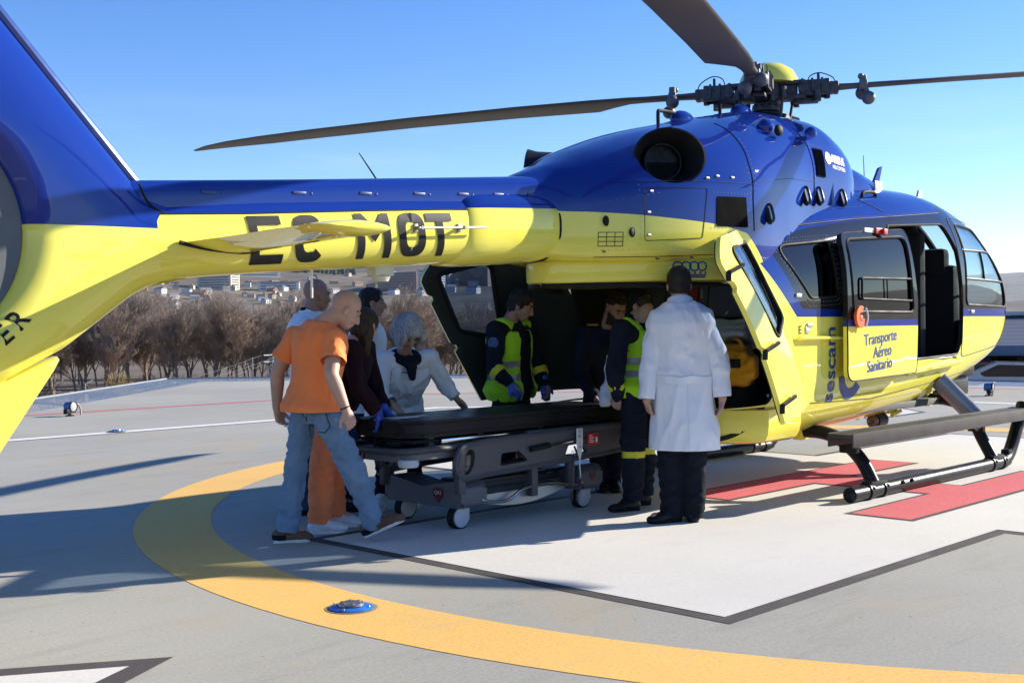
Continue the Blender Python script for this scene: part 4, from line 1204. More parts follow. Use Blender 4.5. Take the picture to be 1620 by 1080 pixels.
def letter(kind, x0, x1, z0, h, slant):
    """heavy squared registration letters"""
    w = x1 - x0; t = .052; P = []
    def R4(a, b, c, d): P.append([(a, c), (b, c), (b, d), (a, d)])
    if kind == 'E': R4(0, t, 0, h); R4(t, w, 0, t * .95); R4(t, w, h - t * .95, h); R4(t, w * .9, h * .46, h * .46 + t * .9)
    if kind == 'T': R4(0, w, h - t * .95, h); R4(w / 2 - t / 2, w / 2 + t / 2, 0, h - t * .95)
    if kind == 'M':
        R4(0, t, 0, h); R4(w - t, w, 0, h); P.append([(t, h), (t, h - .085), (w / 2, h * .36), (w / 2, h * .36 + .085)]); P.append([(w - t, h), (w / 2, h * .36 + .085), (w / 2, h * .36), (w - t, h - .085)])
    if kind in 'CO':
        n = 40; a0, a1 = (0, 2 * PI) if kind == 'O' else (R(38), R(322))
        q = []
        for i in range(n + 1):
            a = a0 + (a1 - a0) * i / n; c, s_ = math.cos(a), math.sin(a); e = 2 / 3.2
            f = lambda v: math.copysign(abs(v) ** e, v)
            q.append(((w / 2 + w / 2 * f(c), h / 2 + h / 2 * f(s_)), (w / 2 + (w / 2 - t) * f(c), h / 2 + (h / 2 - t) * f(s_))))
        for i in range(n): P.append([q[i][0], q[i + 1][0], q[i + 1][1], q[i][1]])
    b = BM()
    for poly in P: b.faces.new([b.verts.new((x, z, 0)) for x, z in poly])
    bmesh.ops.remove_doubles(b, verts=b.verts[:], dist=1e-5)
    bisect_grid(b, (0, 0), (w, h), .025)
    for v in b.verts:
        X = x0 + v.co.x + slant * (1 - v.co.y / h); Z = z0 + v.co.y + .066 * v.co.x
        v.co = Vector((X, -side_y(BOOM, X, Z, .006), Z))
    part('lettering', b, M_let, ang=60)
for kd, a_, c_, z_ in (('E', -5.275, -5.075, 1.652), ('C', -5.005, -4.815, 1.672), ('M', -4.585, -4.345, 1.705), ('O', -4.285, -4.085, 1.727), ('T', -4.065, -3.865, 1.738)): letter(kd, a_, c_, z_, .252, .045)
# rod antenna on standoffs
b = BM(); 
y1 = -side_y(BOOM, -4.1, 1.88) - .06
cyl(b, (-4.16, y1, 1.895), (-3.62, y1 + .0, 1.925), .007, n=8); part('rod_antenna', b, M_met)
b = BM()
for x, z in ((-4.14, 1.897), (-3.80, 1.915)):
    y = -side_y(BOOM, x, z); b = BM(); box(b, (x, y - .004, z), (.03, .014, .05), .005); cyl(b, (x, y, z), (x, y - .068, z), .011, n=10); part('antenna_standoff', b, M_fast)
b = BM(); cyl(b, (-4.72, 0, 1.67), (-4.72, 0, 1.49), .009, .007, 8); part('drain_mast', b, M_white)
b = BM(); box(b, (-4.22, 0, 1.665), (.15, .09, .09), .02); lathe(b, [(.06, 0), (.045, .03), (0, .034)], (-4.22, 0, 1.622), (0, 0, -1), 20); part('belly_antenna', b, mat('pale_dome', (.55, .55, .42), .4))
b = BM(); cyl(b, (-4.20, 0, 2.15), (-4.37, .0, 2.34), .006, .003, 6); part('whip_antenna', b, M_dmet)

# fin with the shrouded tail rotor
DC = Vector((-6.93, 1.76)); DR = .52
outl = [(-5.35, 1.93), (-5.62, 1.99), (-5.80, 2.03), (-6.10, 2.36), (-6.50, 2.80), (-6.95, 3.38), (-7.25, 3.75), (-7.45, 3.82), (-7.75, 3.80), (-7.72, 3.3), (-7.62, 2.7), (-7.72, 2.2), (-7.72, 1.5),
        (-7.5, 1.15), (-7.1, .98), (-6.7, 1.02), (-6.46, 1.09), (-6.18, 1.235), (-5.98, 1.38), (-5.82, 1.495), (-5.66, 1.565), (-5.35, 1.60)]
def ray_poly(c, a, poly):
    d = Vector((math.cos(a), math.sin(a))); best = 9
    for i in range(len(poly)):
        p = Vector(poly[i]) - c; q = Vector(poly[(i + 1) % len(poly)]) - c; e = q - p
        den = d.x * e.y - d.y * e.x
        if abs(den) < 1e-9: continue
        t = (p.x * e.y - p.y * e.x) / den; s = (p.x * d.y - p.y * d.x) / den
        if t > 0 and -1e-6 <= s <= 1 + 1e-6: best = min(best, t)
    return best
NA, NR = 200, 40
b = BM(); V = []
Rt = [ray_poly(DC, 2 * PI * i / NA, outl) for i in range(NA)]
for _ in range(1): Rt = [(Rt[i - 1] + 2 * Rt[i] + Rt[(i + 1) % NA]) / 4 for i in range(NA)]
for sg in (-1, 1):
    for i in range(NA):
        a = 2 * PI * i / NA
        for j in range(NR + 1):
            t = j / NR; t = .5 - .5 * math.cos(PI * t)
            r = DR + (Rt[i] - DR) * t; x = DC.x + r * math.cos(a); z = DC.y + r * math.sin(a)
            # distance to the outline (2-D)
            dd = 9
            P = Vector((x, z))
            for k in range(len(outl)):
                p = Vector(outl[k]); q = Vector(outl[(k + 1) % len(outl)]); e = q - p
                u = max(0, min(1, (P - p).dot(e) / e.length_squared)); dd = min(dd, (P - p - e * u).length)
            T = .20 - .05 * max(0, min(1, (z - 2.2) / 1.5))
            if x < -7.2: T *= max(.35, 1 - (-7.2 - x) * 1.2)
            D = .34 if z > 1.7 else .26
            y = T * math.sqrt(max(0, 1 - (1 - min(1, dd / D)) ** 2))
            lp = min(1, (r - DR) / .14); y = max(.0, min(y, .20 * (.45 + .55 * math.sqrt(max(0, 1 - (1 - lp) ** 2)))))
            if t == 1: y = 0
            V.append(Vector((x, sg * y, z)))
S1 = NA * (NR + 1); F = []
for s in (0, 1):
    for i in range(NA):
        for j in range(NR):
            a0 = s * S1 + i * (NR + 1) + j; a1 = s * S1 + ((i + 1) % NA) * (NR + 1) + j; F.append((a0, a1, a1 + 1, a0 + 1))
for i in range(NA):
    a0 = i * (NR + 1); a1 = ((i + 1) % NA) * (NR + 1); F.append((a0, a1, a1 + S1, a0 + S1))
vs = add_geo(b, V, F)
bmesh.ops.remove_doubles(b, verts=vs, dist=1e-5)
fin = part('tail_fin', b, M_fin, ang=50)
b = BM(); tube(b, [(-5.79, 0, 2.055), (-6.12, 0, 2.415), (-6.52, 0, 2.86), (-6.97, 0, 3.43)], .03, 10); part('leading_edge_strip', b, mat('polished_blue', (.02, .05, .2), .15, .4, coat=1.0), fin)
vo = [(-6.16, 1.23), (-6.49, .76), (-6.78, .42), (-7.25, .40), (-7.35, .72), (-7.2, 1.02), (-6.75, 1.03), (-6.45, 1.10)]
b = BM(); q = rpoly(vo, .03, 3); cq = Vector((sum(x for x, z in q) / len(q), sum(z for x, z in q) / len(q))); nq = len(q); V = []
for yy, k in ((-.052, .96), (-.040, .985), (-.02, 1), (.02, 1), (.040, .985), (.052, .96)): V += [(cq.x + (x - cq.x) * k, yy, cq.y + (z - cq.y) * k) for x, z in q]
add_geo(b, V, [(r * nq + t, r * nq + (t + 1) % nq, (r + 1) * nq + (t + 1) % nq, (r + 1) * nq + t) for r in range(5) for t in range(nq)] + [tuple(range(nq)), tuple(range(5 * nq, 6 * nq))])
bmesh.ops.triangulate(b, faces=[f for f in b.faces if len(f.verts) > 4])
part('ventral_fin', b, M_yel)
# tail rotor
tr = BM(); lathe(tr, [(0, -.14), (.10, -.13), (.15, -.08), (.15, .10), (.09, .14), (0, .15)], (DC.x, 0, DC.y), (0, -1, 0), 28)
trp = part('tail_rotor_hub', tr, M_blu)
for k in range(10):
    a = 2 * PI * k / 10 + .2 + .12 * math.sin(3 * k); b = BM()
    M = Matrix.Translation((DC.x, 0, DC.y)) @ Matrix.Rotation(a, 4, 'Y') @ Matrix.Translation((.32, 0, 0)) @ Matrix.Rotation(R(28), 4, 'X')
    box(b, (0, 0, 0), (.37, .018, .085), .006, M); obj('tail_rotor_blade', b, M_blade, trp)
b = BM()
for k in range(11):
    a = 2 * PI * k / 11; cyl(b, (DC.x + .1 * math.cos(a), .06, DC.y + .1 * math.sin(a)), (DC.x + DR * math.cos(a), .10, DC.y + DR * math.sin(a)), .016, n=8)
part('tail_rotor_stator', b, M_dark)
b = BM(); N = 64
lathe(b, [(DR + .004, -.12), (DR - .012, -.10), (DR - .012, .10), (DR + .004, .12)], (DC.x, 0, DC.y), (0, -1, 0), N); part('duct_lining', b, mat('duct_grey', (.09, .10, .105), .45, var=.2))
# DANGER round the duct
s = 'DANGER'; rr = .65
for k, chh in enumerate(s):
    a = R(-40) + (k - 5) * .15
    bb = text_bm(chh, 1.0, bold=.015, align='CENTER')
    M = Matrix.Translation((DC.x + rr * math.cos(a), 0, DC.y + rr * math.sin(a)))
    for v in bb.verts:
        l = v.co * .125; t = a + PI / 2
        X = M.translation.x + math.cos(t) * l.x - math.sin(t) * l.y; Z = M.translation.z + math.sin(t) * l.x + math.cos(t) * l.y
        v.co = Vector((X, 0, Z))
    # lie on the fin skin
    from mathutils.bvhtree import BVHTree
    if k == 0:
        dg = bpy.context.evaluated_depsgraph_get(); tree = BVHTree.FromPolygons([v.co for v in fin.data.vertices], [tuple(p.vertices) for p in fin.data.polygons])
    for v in bb.verts:
        h = tree.ray_cast(Vector((v.co.x, -2, v.co.z)), Vector((0, 1, 0)))[0]
        v.co.y = (h.y if h else -.2) - .004
    obj('lettering', bb, M_let, heli, ang=60)
# stabiliser, both sides
for s in (-1, 1):
    b = BM(); V = []; N = 24
    secs = [(.16, -5.63, -5.19, .050), (.7, -5.67, -5.26, .043), (1.30, -5.74, -5.345, .036), (1.32, -5.745, -5.33, .040), (1.41, -5.745, -5.335, .036), (1.45, -5.73, -5.345, .024), (1.465, -5.69, -5.38, .008)]
    for y, xt, xl, th in secs:
        for k in range(N):
            a = 2 * PI * k / N; c = (1 - math.cos(a)) / 2
            x = xl + (xt - xl) * c; tz = th * 1.3 * math.sqrt(c) * (1 - c) * 2 * (1 if a < PI else -1) * .9
            V.append(Vector((x, s * y, 1.752 + .0 * y + tz)))
    F = [(i * N + k, i * N + (k + 1) % N, (i + 1) * N + (k + 1) % N, (i + 1) * N + k) for i in range(len(secs) - 1) for k in range(N)] + [tuple(range(N)), tuple(range((len(secs) - 1) * N, len(secs) * N))]
    add_geo(b, V, F)
    st = part('tail_stabiliser', b, M_yel, ang=50)
    b = BM(); tube(b, [(-5.66, s * .205, 1.75), (-5.5, s * .207, 1.725), (-5.3, s * .21, 1.715), (-5.19, s * .21, 1.735)], .011, 8, 4); obj('root_seal', b, M_rub, st)
    b = BM(); sphere(b, (-5.50, s * 1.39, 1.755), .035, 16, (2.0, .9, .9)); obj('navigation_light', b, M_met, st)

# ---- main rotor
M_damp = mat('damper_blue_grey', (.035, .045, .075), .45, .2, var=.3)
HZ = 3.28
rot = BM(); lathe(rot, [(.17, 2.95), (.15, 3.02), (.10, 3.03), (.09, 3.10), (.12, 3.11), (.12, 3.145), (.085, 3.15), (.085, HZ - .1), (.13, HZ - .08), (.13, HZ + .08), (.07, HZ + .1)], (0, 0, 0), (0, 0, 1), 28)
for k in range(12):
    a = 2 * PI * k / 12; cyl(rot, (.105 * math.cos(a), .105 * math.sin(a), 3.12), (.105 * math.cos(a), .105 * math.sin(a), 3.17), .012, n=6)
part('rotor_mast', rot, M_hub)
b = BM(); lathe(b, [(.24, HZ + .06), (.245, HZ + .10), (.21, HZ + .17), (.13, HZ + .225), (.05, HZ + .245), (0, HZ + .248)], (.04, 0, 0), (0, 0, 1), 36); part('rotor_cap', b, M_yel)
def make_blade(az, droop, tilt=0.0):
    D = Matrix.Translation((0, 0, HZ)) @ Matrix.Rotation(R(az), 4, 'Z')
    def dz(r): return -droop * (max(0, r - .3) / 5.2) ** 2 + tilt * max(0, r - .3)
    # r, leading y, trailing y, thickness, pitch deg
    secs = [(.46, .055, -.055, .07, 8), (.70, .05, -.05, .05, 8), (1.02, .055, -.055, .045, 8), (1.18, .075, -.075, .042, 8), (1.48, .082, -.245, .040, 8), (2.2, .082, -.243, .038, 7), (3.2, .082, -.243, .035, 5.5), (4.2, .082, -.243, .032, 4), (4.7, .080, -.24, .028, 3),
            (5.05, .06, -.20, .022, 2.4), (5.30, .0, -.175, .016, 2), (5.48, -.10, -.16, .008, 1.8)]
    N = 22; V = []
    for r, yl, yt, th, pit in secs:
        for k in range(N):
            a = 2 * PI * k / N; c = (1 - math.cos(a)) / 2
            y = yl + (yt - yl) * c
            air = th * .5 * (2.6 * math.sqrt(c) * (1 - c) + .08 * (1 - c)) * (1 if a < PI else -1) if r > 1.2 else th * .5 * math.sin(a)
            P = Vector((0, y, air)); P = Matrix.Rotation(R(pit), 3, 'X') @ P
            V.append(D @ Vector((r, P.y, P.z + dz(r))))
    # the section rows are refined so the droop reads as a curve
    F = [(i * N + k, i * N + (k + 1) % N, (i + 1) * N + (k + 1) % N, (i + 1) * N + k) for i in range(len(secs) - 1) for k in range(N)] + [tuple(range(N)), tuple(range((len(secs) - 1) * N, len(secs) * N))]
    b = BM(); add_geo(b, V, F); bl = part('main_rotor_blade', b, M_blade, ang=40)
    b = BM()
    box(b, (.20, 0, .055), (.26, .17, .035), .012, D); box(b, (.20, 0, -.065), (.26, .17, .04), .012, D); box(b, (.20, 0, -.005), (.12, .12, .10), .02, D)
    box(b, (.40, .075, .0), (.24, .03, .13), .01, D); box(b, (.40, -.075, .0), (.24, .03, .13), .01, D); cyl(b, D @ Vector((.31, -.1, 0)), D @ Vector((.31, .1, 0)), .045, n=14)
    cyl(b, D @ Vector((.50, 0, -.085)), D @ Vector((.50, 0, .08)), .026, n=12); cyl(b, D @ Vector((.535, .085, 0)), D @ Vector((.535, -.085, 0)), .042, n=12); box(b, (.57, 0, 0), (.05, .13, .10), .02, D)
    box(b, (.33, .0, -.10), (.20, .10, .035), .012, D); cyl(b, D @ Vector((.42, -.09, -.12)), D @ Vector((.42, -.09, -.03)), .032, n=12); cyl(b, D @ Vector((.25, .08, -.13)), D @ Vector((.25, .08, -.05)), .028, n=12)
    for bx_ in (.30, .38, .46):
        for by_ in (-.09, .09): cyl(b, D @ Vector((bx_, by_, -.05)), D @ Vector((bx_, by_, .075)), .012, n=6)
    tube(b, [D @ Vector(q) for q in ((.34, .05, .06), (.36, .06, .12), (.44, .06, .145), (.54, .04, .10), (.57, .03, .05))], .005, 6, 4)
    box(b, (.43, .03, .10), (.025, .025, .07), .006, D)
    dm = BM(); box(dm, (.42, 0, 0), (.15, .11, .09), .015, D); obj('lag_damper', dm, M_damp, bl)
    obj('blade_root_clamp', b, M_hub, bl)
    b = BM()
    zr = dz(.8)
    box(b, (.79, 0, zr), (.07, .13, .085), .02, D); cyl(b, D @ Vector((.79, .02, zr)), D @ Vector((.79, .02, zr + .085)), .03, n=12); cyl(b, D @ Vector((.79, -.05, zr + .05)), D @ Vector((.79, .07, zr + .05)), .024, n=10)
    sphere(b, D @ Vector((.785, .07, zr - .05)), .058, 16); sphere(b, D @ Vector((.83, -.05, zr - .115)), .056, 16); cyl(b, D @ Vector((.80, -.04, zr)), D @ Vector((.83, -.05, zr - .10)), .02, n=8); sphere(b, D @ Vector((.77, -.03, zr + .07)), .026, 10)
    obj('pendulum_weight', b, mat('weight_grey', (.11, .115, .13), .5, .2), bl)
    b = BM(); P0 = D @ Vector((.22, .17, -.04)); P1 = Vector((P0.x * .8, P0.y * .8, 2.98)); cyl(b, P0, P1, .013, n=8); cyl(b, P0 + Vector((0, 0, .03)), P0 - Vector((0, 0, .05)), .026, n=10)
    obj('pitch_link', b, M_hub, bl)
for az, dr, tl in ((119.5, .20, 0), (204.5, .16, 0), (299.5, .08, .012), (29.5, .34, .055)): make_blade(az, dr, tl)
b = BM(); lathe(b, [(.20, 0), (.21, .03), (.19, .07), (.10, .09)], (0, 0, 3.0), (0, 0, 1), 28); part('swash_plate', b, M_dmet)

# ---- landing skids
for s in (-1, 1):
    y = s * 1.22
    b = BM(); tube(b, [(-.86, y, .065), (-.6, y, .063), (1.70, y, .063), (1.90, y, .075), (2.02, y, .13), (2.18, y, .32), (2.34, y, .55)], .056, 16, 4)
    sphere(b, (-.86, y, .065), .056, 16, (.5, 1, 1))
    sk = part('skid_tube', b, M_skid)
    b = BM()
    for x in (-.62, -.40, 1.60, 1.82): cyl(b, (x - .03, y, .064), (x + .03, y, .064), .066, n=18)
    box(b, (-.5, y, .10), (.26, .09, .08), .02); box(b, (1.70, y, .10), (.24, .09, .08), .02); box(b, (1.98, y, .12), (.12, .08, .10), .02)
    obj('skid_clamp', b, M_skid, sk)
    for x in (-.62, -.40, 1.60, 1.82, -.15, .0): b = BM(); sphere(b, (x, y + s * .055, .09), .016, 8); obj('skid_bolt', b, M_skid, sk)
    b = BM(); box(b, (.66, y + s * .02, .505), (3.4, .20, .028), .008); box(b, (.66, y + s * .115, .475), (3.4, .014, .10), .004); box(b, (.66, y - s * .075, .475), (3.4, .014, .10), .004)
    stp = part('boarding_step', b, M_step)
    b = BM(); box(b, (-.62, s * 1.08, .42), (.06, .14, .16), .01); box(b, (1.65, s * 1.08, .42), (.06, .14, .16), .01); obj('step_bracket', b, M_blkm, stp)
for x in (-.5, 1.68):
    b = BM(); h = .46 if x < 0 else .60
    P = [(x, -1.22, .09), (x, -1.12, .27), (x, -.98, h - .06), (x, -.84, h + .0), (x, -.66, h + .015), (x, -.3, h - .01), (x, .3, h - .01), (x, .66, h + .015), (x, .84, h), (x, .98, h - .06), (x, 1.12, .27), (x, 1.22, .09)]
    tube(b, P, .052, 14, 6); part('cross_tube', b, M_skid)
    for s in (-1, 1): b = BM(); box(b, (x, s * .60, h + .03), (.11, .09, .17), .015); cyl(b, (x - .07, s * .60, h - .03), (x + .07, s * .60, h - .03), .02, n=10); part('skid_mount', b, M_yel)
for s in (-1, 1):
    b = BM(); tube(b, [(1.50, s * .80, .80), (1.66, s * 1.14, .40)], .055, 14, flat=1.5); part('skid_strut', b, mat('grey_strut_paint', (.22, .23, .25), .3, .3, coat=.5))
b = BM(); cyl(b, (.93, -.55, .47), (.78, -.55, .46), .065, n=20); cyl(b, (.96, -.55, .47), (.93, -.55, .47), .05, .065, n=20); cyl(b, (.86, -.55, .6), (.86, -.55, .5), .02, n=8)
sl_ = part('search_light', b, M_blkm)
b = BM(); lathe(b, [(.055, 0), (.04, .012), (0, .016)], (.775, -.55, .46), (-1, 0, 0), 20); obj('search_light_lens', b, mat('lens', (.15, .12, .09), .1, coat=1), sl_)
b = BM()
box(b, (1.1, -.55, .56), (.16, .06, .10), .02); cyl(b, (1.02, -.6, .50), (1.18, -.6, .53), .018, n=8); box(b, (.35, -.62, .53), (.06, .04, .05), .01); box(b, (.75, -.56, .56), (.10, .05, .05), .01)
part('belly_fitting', b, M_yel)
b = BM()
for x in (-.95, -.15): cyl(b, (x, -.76, .66), (x + .06, -.79, .665), .018, n=8)
part('tie_down_ring', b, M_met)
b = BM(); cyl(b, (-1.75, .2, .46), (-1.35, .1, .44), .03, n=10); cyl(b, (-1.5, .1, .44), (-1.5, .1, .56), .02, n=8); sphere(b, (-1.38, .1, .45), .05, 10); part('tow_bar_mount', b, M_dmet)

# ---- rear clamshell doors
def clam(sgn, hinge, free, name):
    """curved door between a hinge line and a free edge; sgn gives the bulge side"""
    h0, h1 = Vector(hinge[0]), Vector(hinge[1]); f0, f1 = Vector(free[0]), Vector(free[1])
    NU, NV = 26, 28; out = []
    nrm = (f0 - h0).cross(h1 - h0).normalized() * sgn
    def S(u, v):
        a = h0.lerp(h1, v); c = f0.lerp(f1, v)
        p = a.lerp(c, u)
        bul = (.16 if hinge[0][1] > 0 else .12) * math.sin(PI * min(1, u * .9 + .02)) * (1 - .25 * v) + .05 * math.sin(PI * v)
        return p + nrm * bul
    return S, nrm
def clam_mesh(S, nrm, thick, hole=None, NU=44, NV=52, edge=lambda u, v: (u, v)):
    pass
def build_clam(sgn, hinge, free, uvhole, inner_first):
    S, nrm = clam(sgn, hinge, free, '')
    NU, NV = 40, 44
    b = BM(); V = []
    for k, off in enumerate((0, -.05)):
        for j in range(NV + 1):
            for i in range(NU + 1):
                u, v = i / NU, j / NV
                # free edge outline: clipped corner at the top, notches at the latches
                ue = 1.0 - .16 * max(0, (.12 - v) / .12) ** 1.5 - (.03 if abs(v - .24) < .02 or abs(v - .6) < .025 else 0)
                V.append(S(u * ue, v) + nrm * (off * (1 if 0 < i < NU and 0 < j < NV else .6)))
    W1 = NU + 1; S1 = W1 * (NV + 1); F = []
    for k in (0, 1):
        for j in range(NV):
            for i in range(NU):
                a = k * S1 + j * W1 + i; F.append((a, a + 1, a + W1 + 1, a + W1))
    for i in range(NU):
        for j in (0, NV): a = j * W1 + i; F.append((a, a + 1, a + 1 + S1, a + S1))
    for j in range(NV):
        for i in (0, NU): a = j * W1 + i; F.append((a, a + W1, a + W1 + S1, a + S1))
    add_geo(b, V, F)
    for f in b.faces: f.material_index = 0
    b.faces.ensure_lookup_table()
    for q in range(NU * NV, 2 * NU * NV): b.faces[q].material_index = 1
    # window hole
    cut = BM(); n = len(uvhole)
    P = [S(u, v) for u, v in uvhole]
    add_geo(cut, [p + nrm * .25 for p in P] + [p - nrm * .25 for p in P], [(i, (i + 1) % n, n + (i + 1) % n, n + i) for i in range(n)] + [tuple(range(n)), tuple(range(n, 2 * n))], mi=1)
    # triangulate caps so the prism is a clean solid
    bmesh.ops.triangulate(cut, faces=[f for f in cut.faces if len(f.verts) > 4])
    glass = BM(); V = []
    for off in (-.02, -.026):
        for j in range(NV + 1):
            for i in range(NU + 1): V.append(S(i / NU, j / NV) + nrm * off)
    add_geo(glass, V, F)
    door = csg(b, [('DIFFERENCE', cut.copy())])
    gl = csg(glass, [('INTERSECT', cut)])
    return door, gl, P, nrm, S
uvh = rpoly([(.42, .07, .05), (.86, .09, .05), (.90, .50, .05), (.62, .60, .05)], .05, 5)
for s in (-1, 1):
    hinge = ((-1.84, s * .87, 1.95), (-.86, s * .885, .79)); free = ((-2.72, s * 1.27, 1.81), (-1.86, s * 1.27, .645))
    if s > 0: free = ((-2.88, s * 1.24, 1.77), (-2.20, s * 1.24, .735))
    uh = uvh if s > 0 else rpoly([(.34, .07, .05), (.80, .07, .05), (.74, .58, .05), (.40, .50, .05)], .05, 5)
    door, gl, P, nrm, S = build_clam(-s, hinge, free, uh, s > 0)
    dmat = [M_yel, M_doorin]
    cd_ = part('clamshell_door', door, dmat, ang=40)
    obj('door_window', gl, M_mid, cd_)
    b = BM(); tube(b, [p - nrm * (.045 if s > 0 else .0) for p in P] + [P[0] - nrm * (.045 if s > 0 else 0)], .02 if s > 0 else .012, 8); obj('door_window_seal', b, M_rub, cd_)
    for v in ((.17, .60, .90) if s < 0 else ()):
        b = BM(); p = S(.99, v); q = S(.86, v - .005)
        o = nrm * (.02 if s < 0 else -.07)
        tube(b, [p + o + (p - q) * (.25 if s < 0 else -.1) + Vector((0, 0, -.05)), p + o + (p - q) * (.2 if s < 0 else -.15), p + o - (p - q) * (0 if s < 0 else .2), q + o + nrm * .012 * (1 if s < 0 else -1), q + o + (q - p) * .3], .020, 8, 3, flat=.7)
        obj('door_latch', b, M_blkm, cd_)

# ---- cabin interior seen through the openings
b = BM(); box(b, (.2, 0, .60), (2.9, 1.50, .06), .01); part('cabin_floor', b, mat('cabin_floor_grey', (.06, .06, .06), .7))
b = BM(); box(b, (1.62, -.42, 1.38), (.12, .40, 1.5), .05); box(b, (1.62, 0, 2.12), (.12, 1.1, .16), .04); part('cabin_pillar', b, M_dark)
b = BM(); box(b, (2.2, 0, 2.24), (.7, .26, .08), .03); part('overhead_panel', b, M_dark)
b = BM(); box(b, (.98, .35, 1.35), (.04, .9, 1.4), .02); part('cabin_partition', b, M_dark)
for y in (-.42, .42):
    b = BM(); box(b, (2.42, y, .86), (.48, .46, .14), .05); box(b, (2.22, y, 1.36), (.15, .50, .98), .06); box(b, (2.19, y, 1.88), (.13, .34, .26), .06)
    st = part('crew_seat', b, mat('seat_black', (.016, .017, .02), .7, bs=.2))
    b = BM(); box(b, (2.42, y, .70), (.40, .36, .18), .03); obj('seat_base', b, M_dmet, st)
    b = BM()
    for yy in (-.12, .12): tube(b, [(2.30, y + yy, 1.76), (2.31, y + yy * .8, 1.4), (2.34, y + yy * .4, 1.08), (2.45, y + yy * .3, .95)], .018, 6, 4, flat=.3)
    obj('seat_harness', b, mat('harness_blue_grey', (.10, .13, .17), .6), st)
b = BM(); box(b, (3.15, 0, 1.25), (.28, 1.0, .36), .10); box(b, (2.9, 0, 1.02), (.6, .3, .3), .05); part('instrument_panel', b, M_dark)
for y in (-.60, -.40):
    b = BM(); box(b, (2.0, y, .73), (.10, .18, .11), .02); box(b, (2.0, y, .80), (.10, .12, .03), .01); part('pedal_box', b, mat('yellow_fitting', (.55, .42, .03), .5))
b = BM()
box(b, (-.4, .55, 1.55), (1.4, .35, .35), .04); box(b, (-.5, .62, 1.0), (1.2, .3, .5), .04); box(b, (-.75, .1, 1.88), (.9, .5, .12), .03)
part('equipment_rack', b, mat('rack_grey', (.05, .052, .055), .6, var=.3))
rng = random.Random(5)
for k in range(14):
    b = BM(); x = -1.15 + .5 * rng.random(); y = -.1 + .75 * rng.random(); z = 1.1 + .85 * rng.random()
    box(b, (x, y, z), (.04 + .1 * rng.random(), .06 + .1 * rng.random(), .05 + .12 * rng.random()), .01)
    part('medical_monitor', b, mat('monitor_grey', (.10, .105, .11), .5, var=.4, vs=4))
b = BM()
for k in range(3): lathe(b, [(.045, 0), (.05, .02), (.045, .05), (0, .05)], (-1.45, .38 - .16 * k, 1.74), (-1, 0, 0), 20)
part('gauge', b, mat('gauge_grey', (.25, .25, .25), .5))
b = BM(); box(b, (-1.5, -.28, 1.62), (.12, .13, .30), .04); part('red_pouch', b, mat('dark_red_cloth', (.16, .012, .015), .8))
b = BM()
for k in range(5):
    tube(b, [(-1.6, -.55 + .1 * k, 1.75), (-1.62, -.52 + .1 * k, 1.5 - .08 * k), (-1.55, -.45 + .08 * k, 1.2)], .008, 6, 4)
part('cable', b, M_rub)

# ================================================================ stretcher trolley
GX, GY = -3.1, 1.42
M_vinyl = mat('black_vinyl', (.014, .013, .014), .42, var=.2, bs=.12, bscale=35, bd=.006)
M_gry = mat('dark_grey_plastic', (.062, .065, .073), .5, var=.1)
M_gryl = mat('grey_plastic', (.10, .106, .118), .5, var=.1)
M_silv = mat('silver_cover', (.34, .34, .33), .35, .5, var=.1)
M_chr = mat('chrome', (.6, .6, .6), .15, 1.0, var=.05)
M_wheelw = mat('wheel_cover', (.50, .52, .54), .45, var=.06)
M_frm = mat('frame_paint', (.055, .057, .062), .45, .2)
st = empty('stretcher_trolley', (GX, GY, 0), 0, 'grey hospital stretcher trolley with a black mattress beneath the tail boom', 'stretcher')
def gp(name, bm, m, par=None, ang=35): return obj(name, bm, m, par or st, ang=ang)
def X_(x): return x - GX
def Y_(y): return y - GY
b = BM()
mp_ = rpoly([(-1.00, -.31, .16), (1.15, -.31, .06), (1.15, .33, .06), (-1.00, .33, .16)], .1, 8)
prism(b, mp_, .615, .725, 'z'); bmesh.ops.bevel(b, geom=[e for e in b.edges if abs(e.verts[0].co.z - e.verts[1].co.z) < 1e-4], offset=.028, segments=4, affect='EDGES')
mt = gp('mattress', b, M_vinyl)
b = BM()
for z in (.640, .700):
    tube(b, [(x, y, z) for x, y in rpoly([(-1.002, -.313, .16), (1.153, -.313, .06), (1.153, .333, .06), (-1.002, .333, .16)], .1, 8)] + [(-1.002 + .16, -.313, z)], .004, 5)
gp('mattress_piping', b, M_vinyl, mt)
b = BM(); box(b, (-.78, .03, .7265), (.22, .12, .003), .001); box(b, (-.60, .05, .7265), (.10, .05, .003), .001); gp('mattress_label', b, M_white, mt)
b = BM(); box(b, (.1, 0, .590), (2.1, .56, .02), .008); gp('deck', b, M_dark)
b = BM(); box(b, (-.42, -.29, .578), (.62, .03, .04), .006); gp('deck_bar', b, M_chr)
b = BM(); box(b, (.45, -.29, .578), (.75, .03, .03), .006); gp('deck_bar', b, M_silv)
for x in (-.78, -.34, .25, .85):
    for y in (-.24, .24):
        b = BM(); box(b, (x, y, .575), (.05, .05, .08), .008); gp('deck_bracket', b, M_gry)
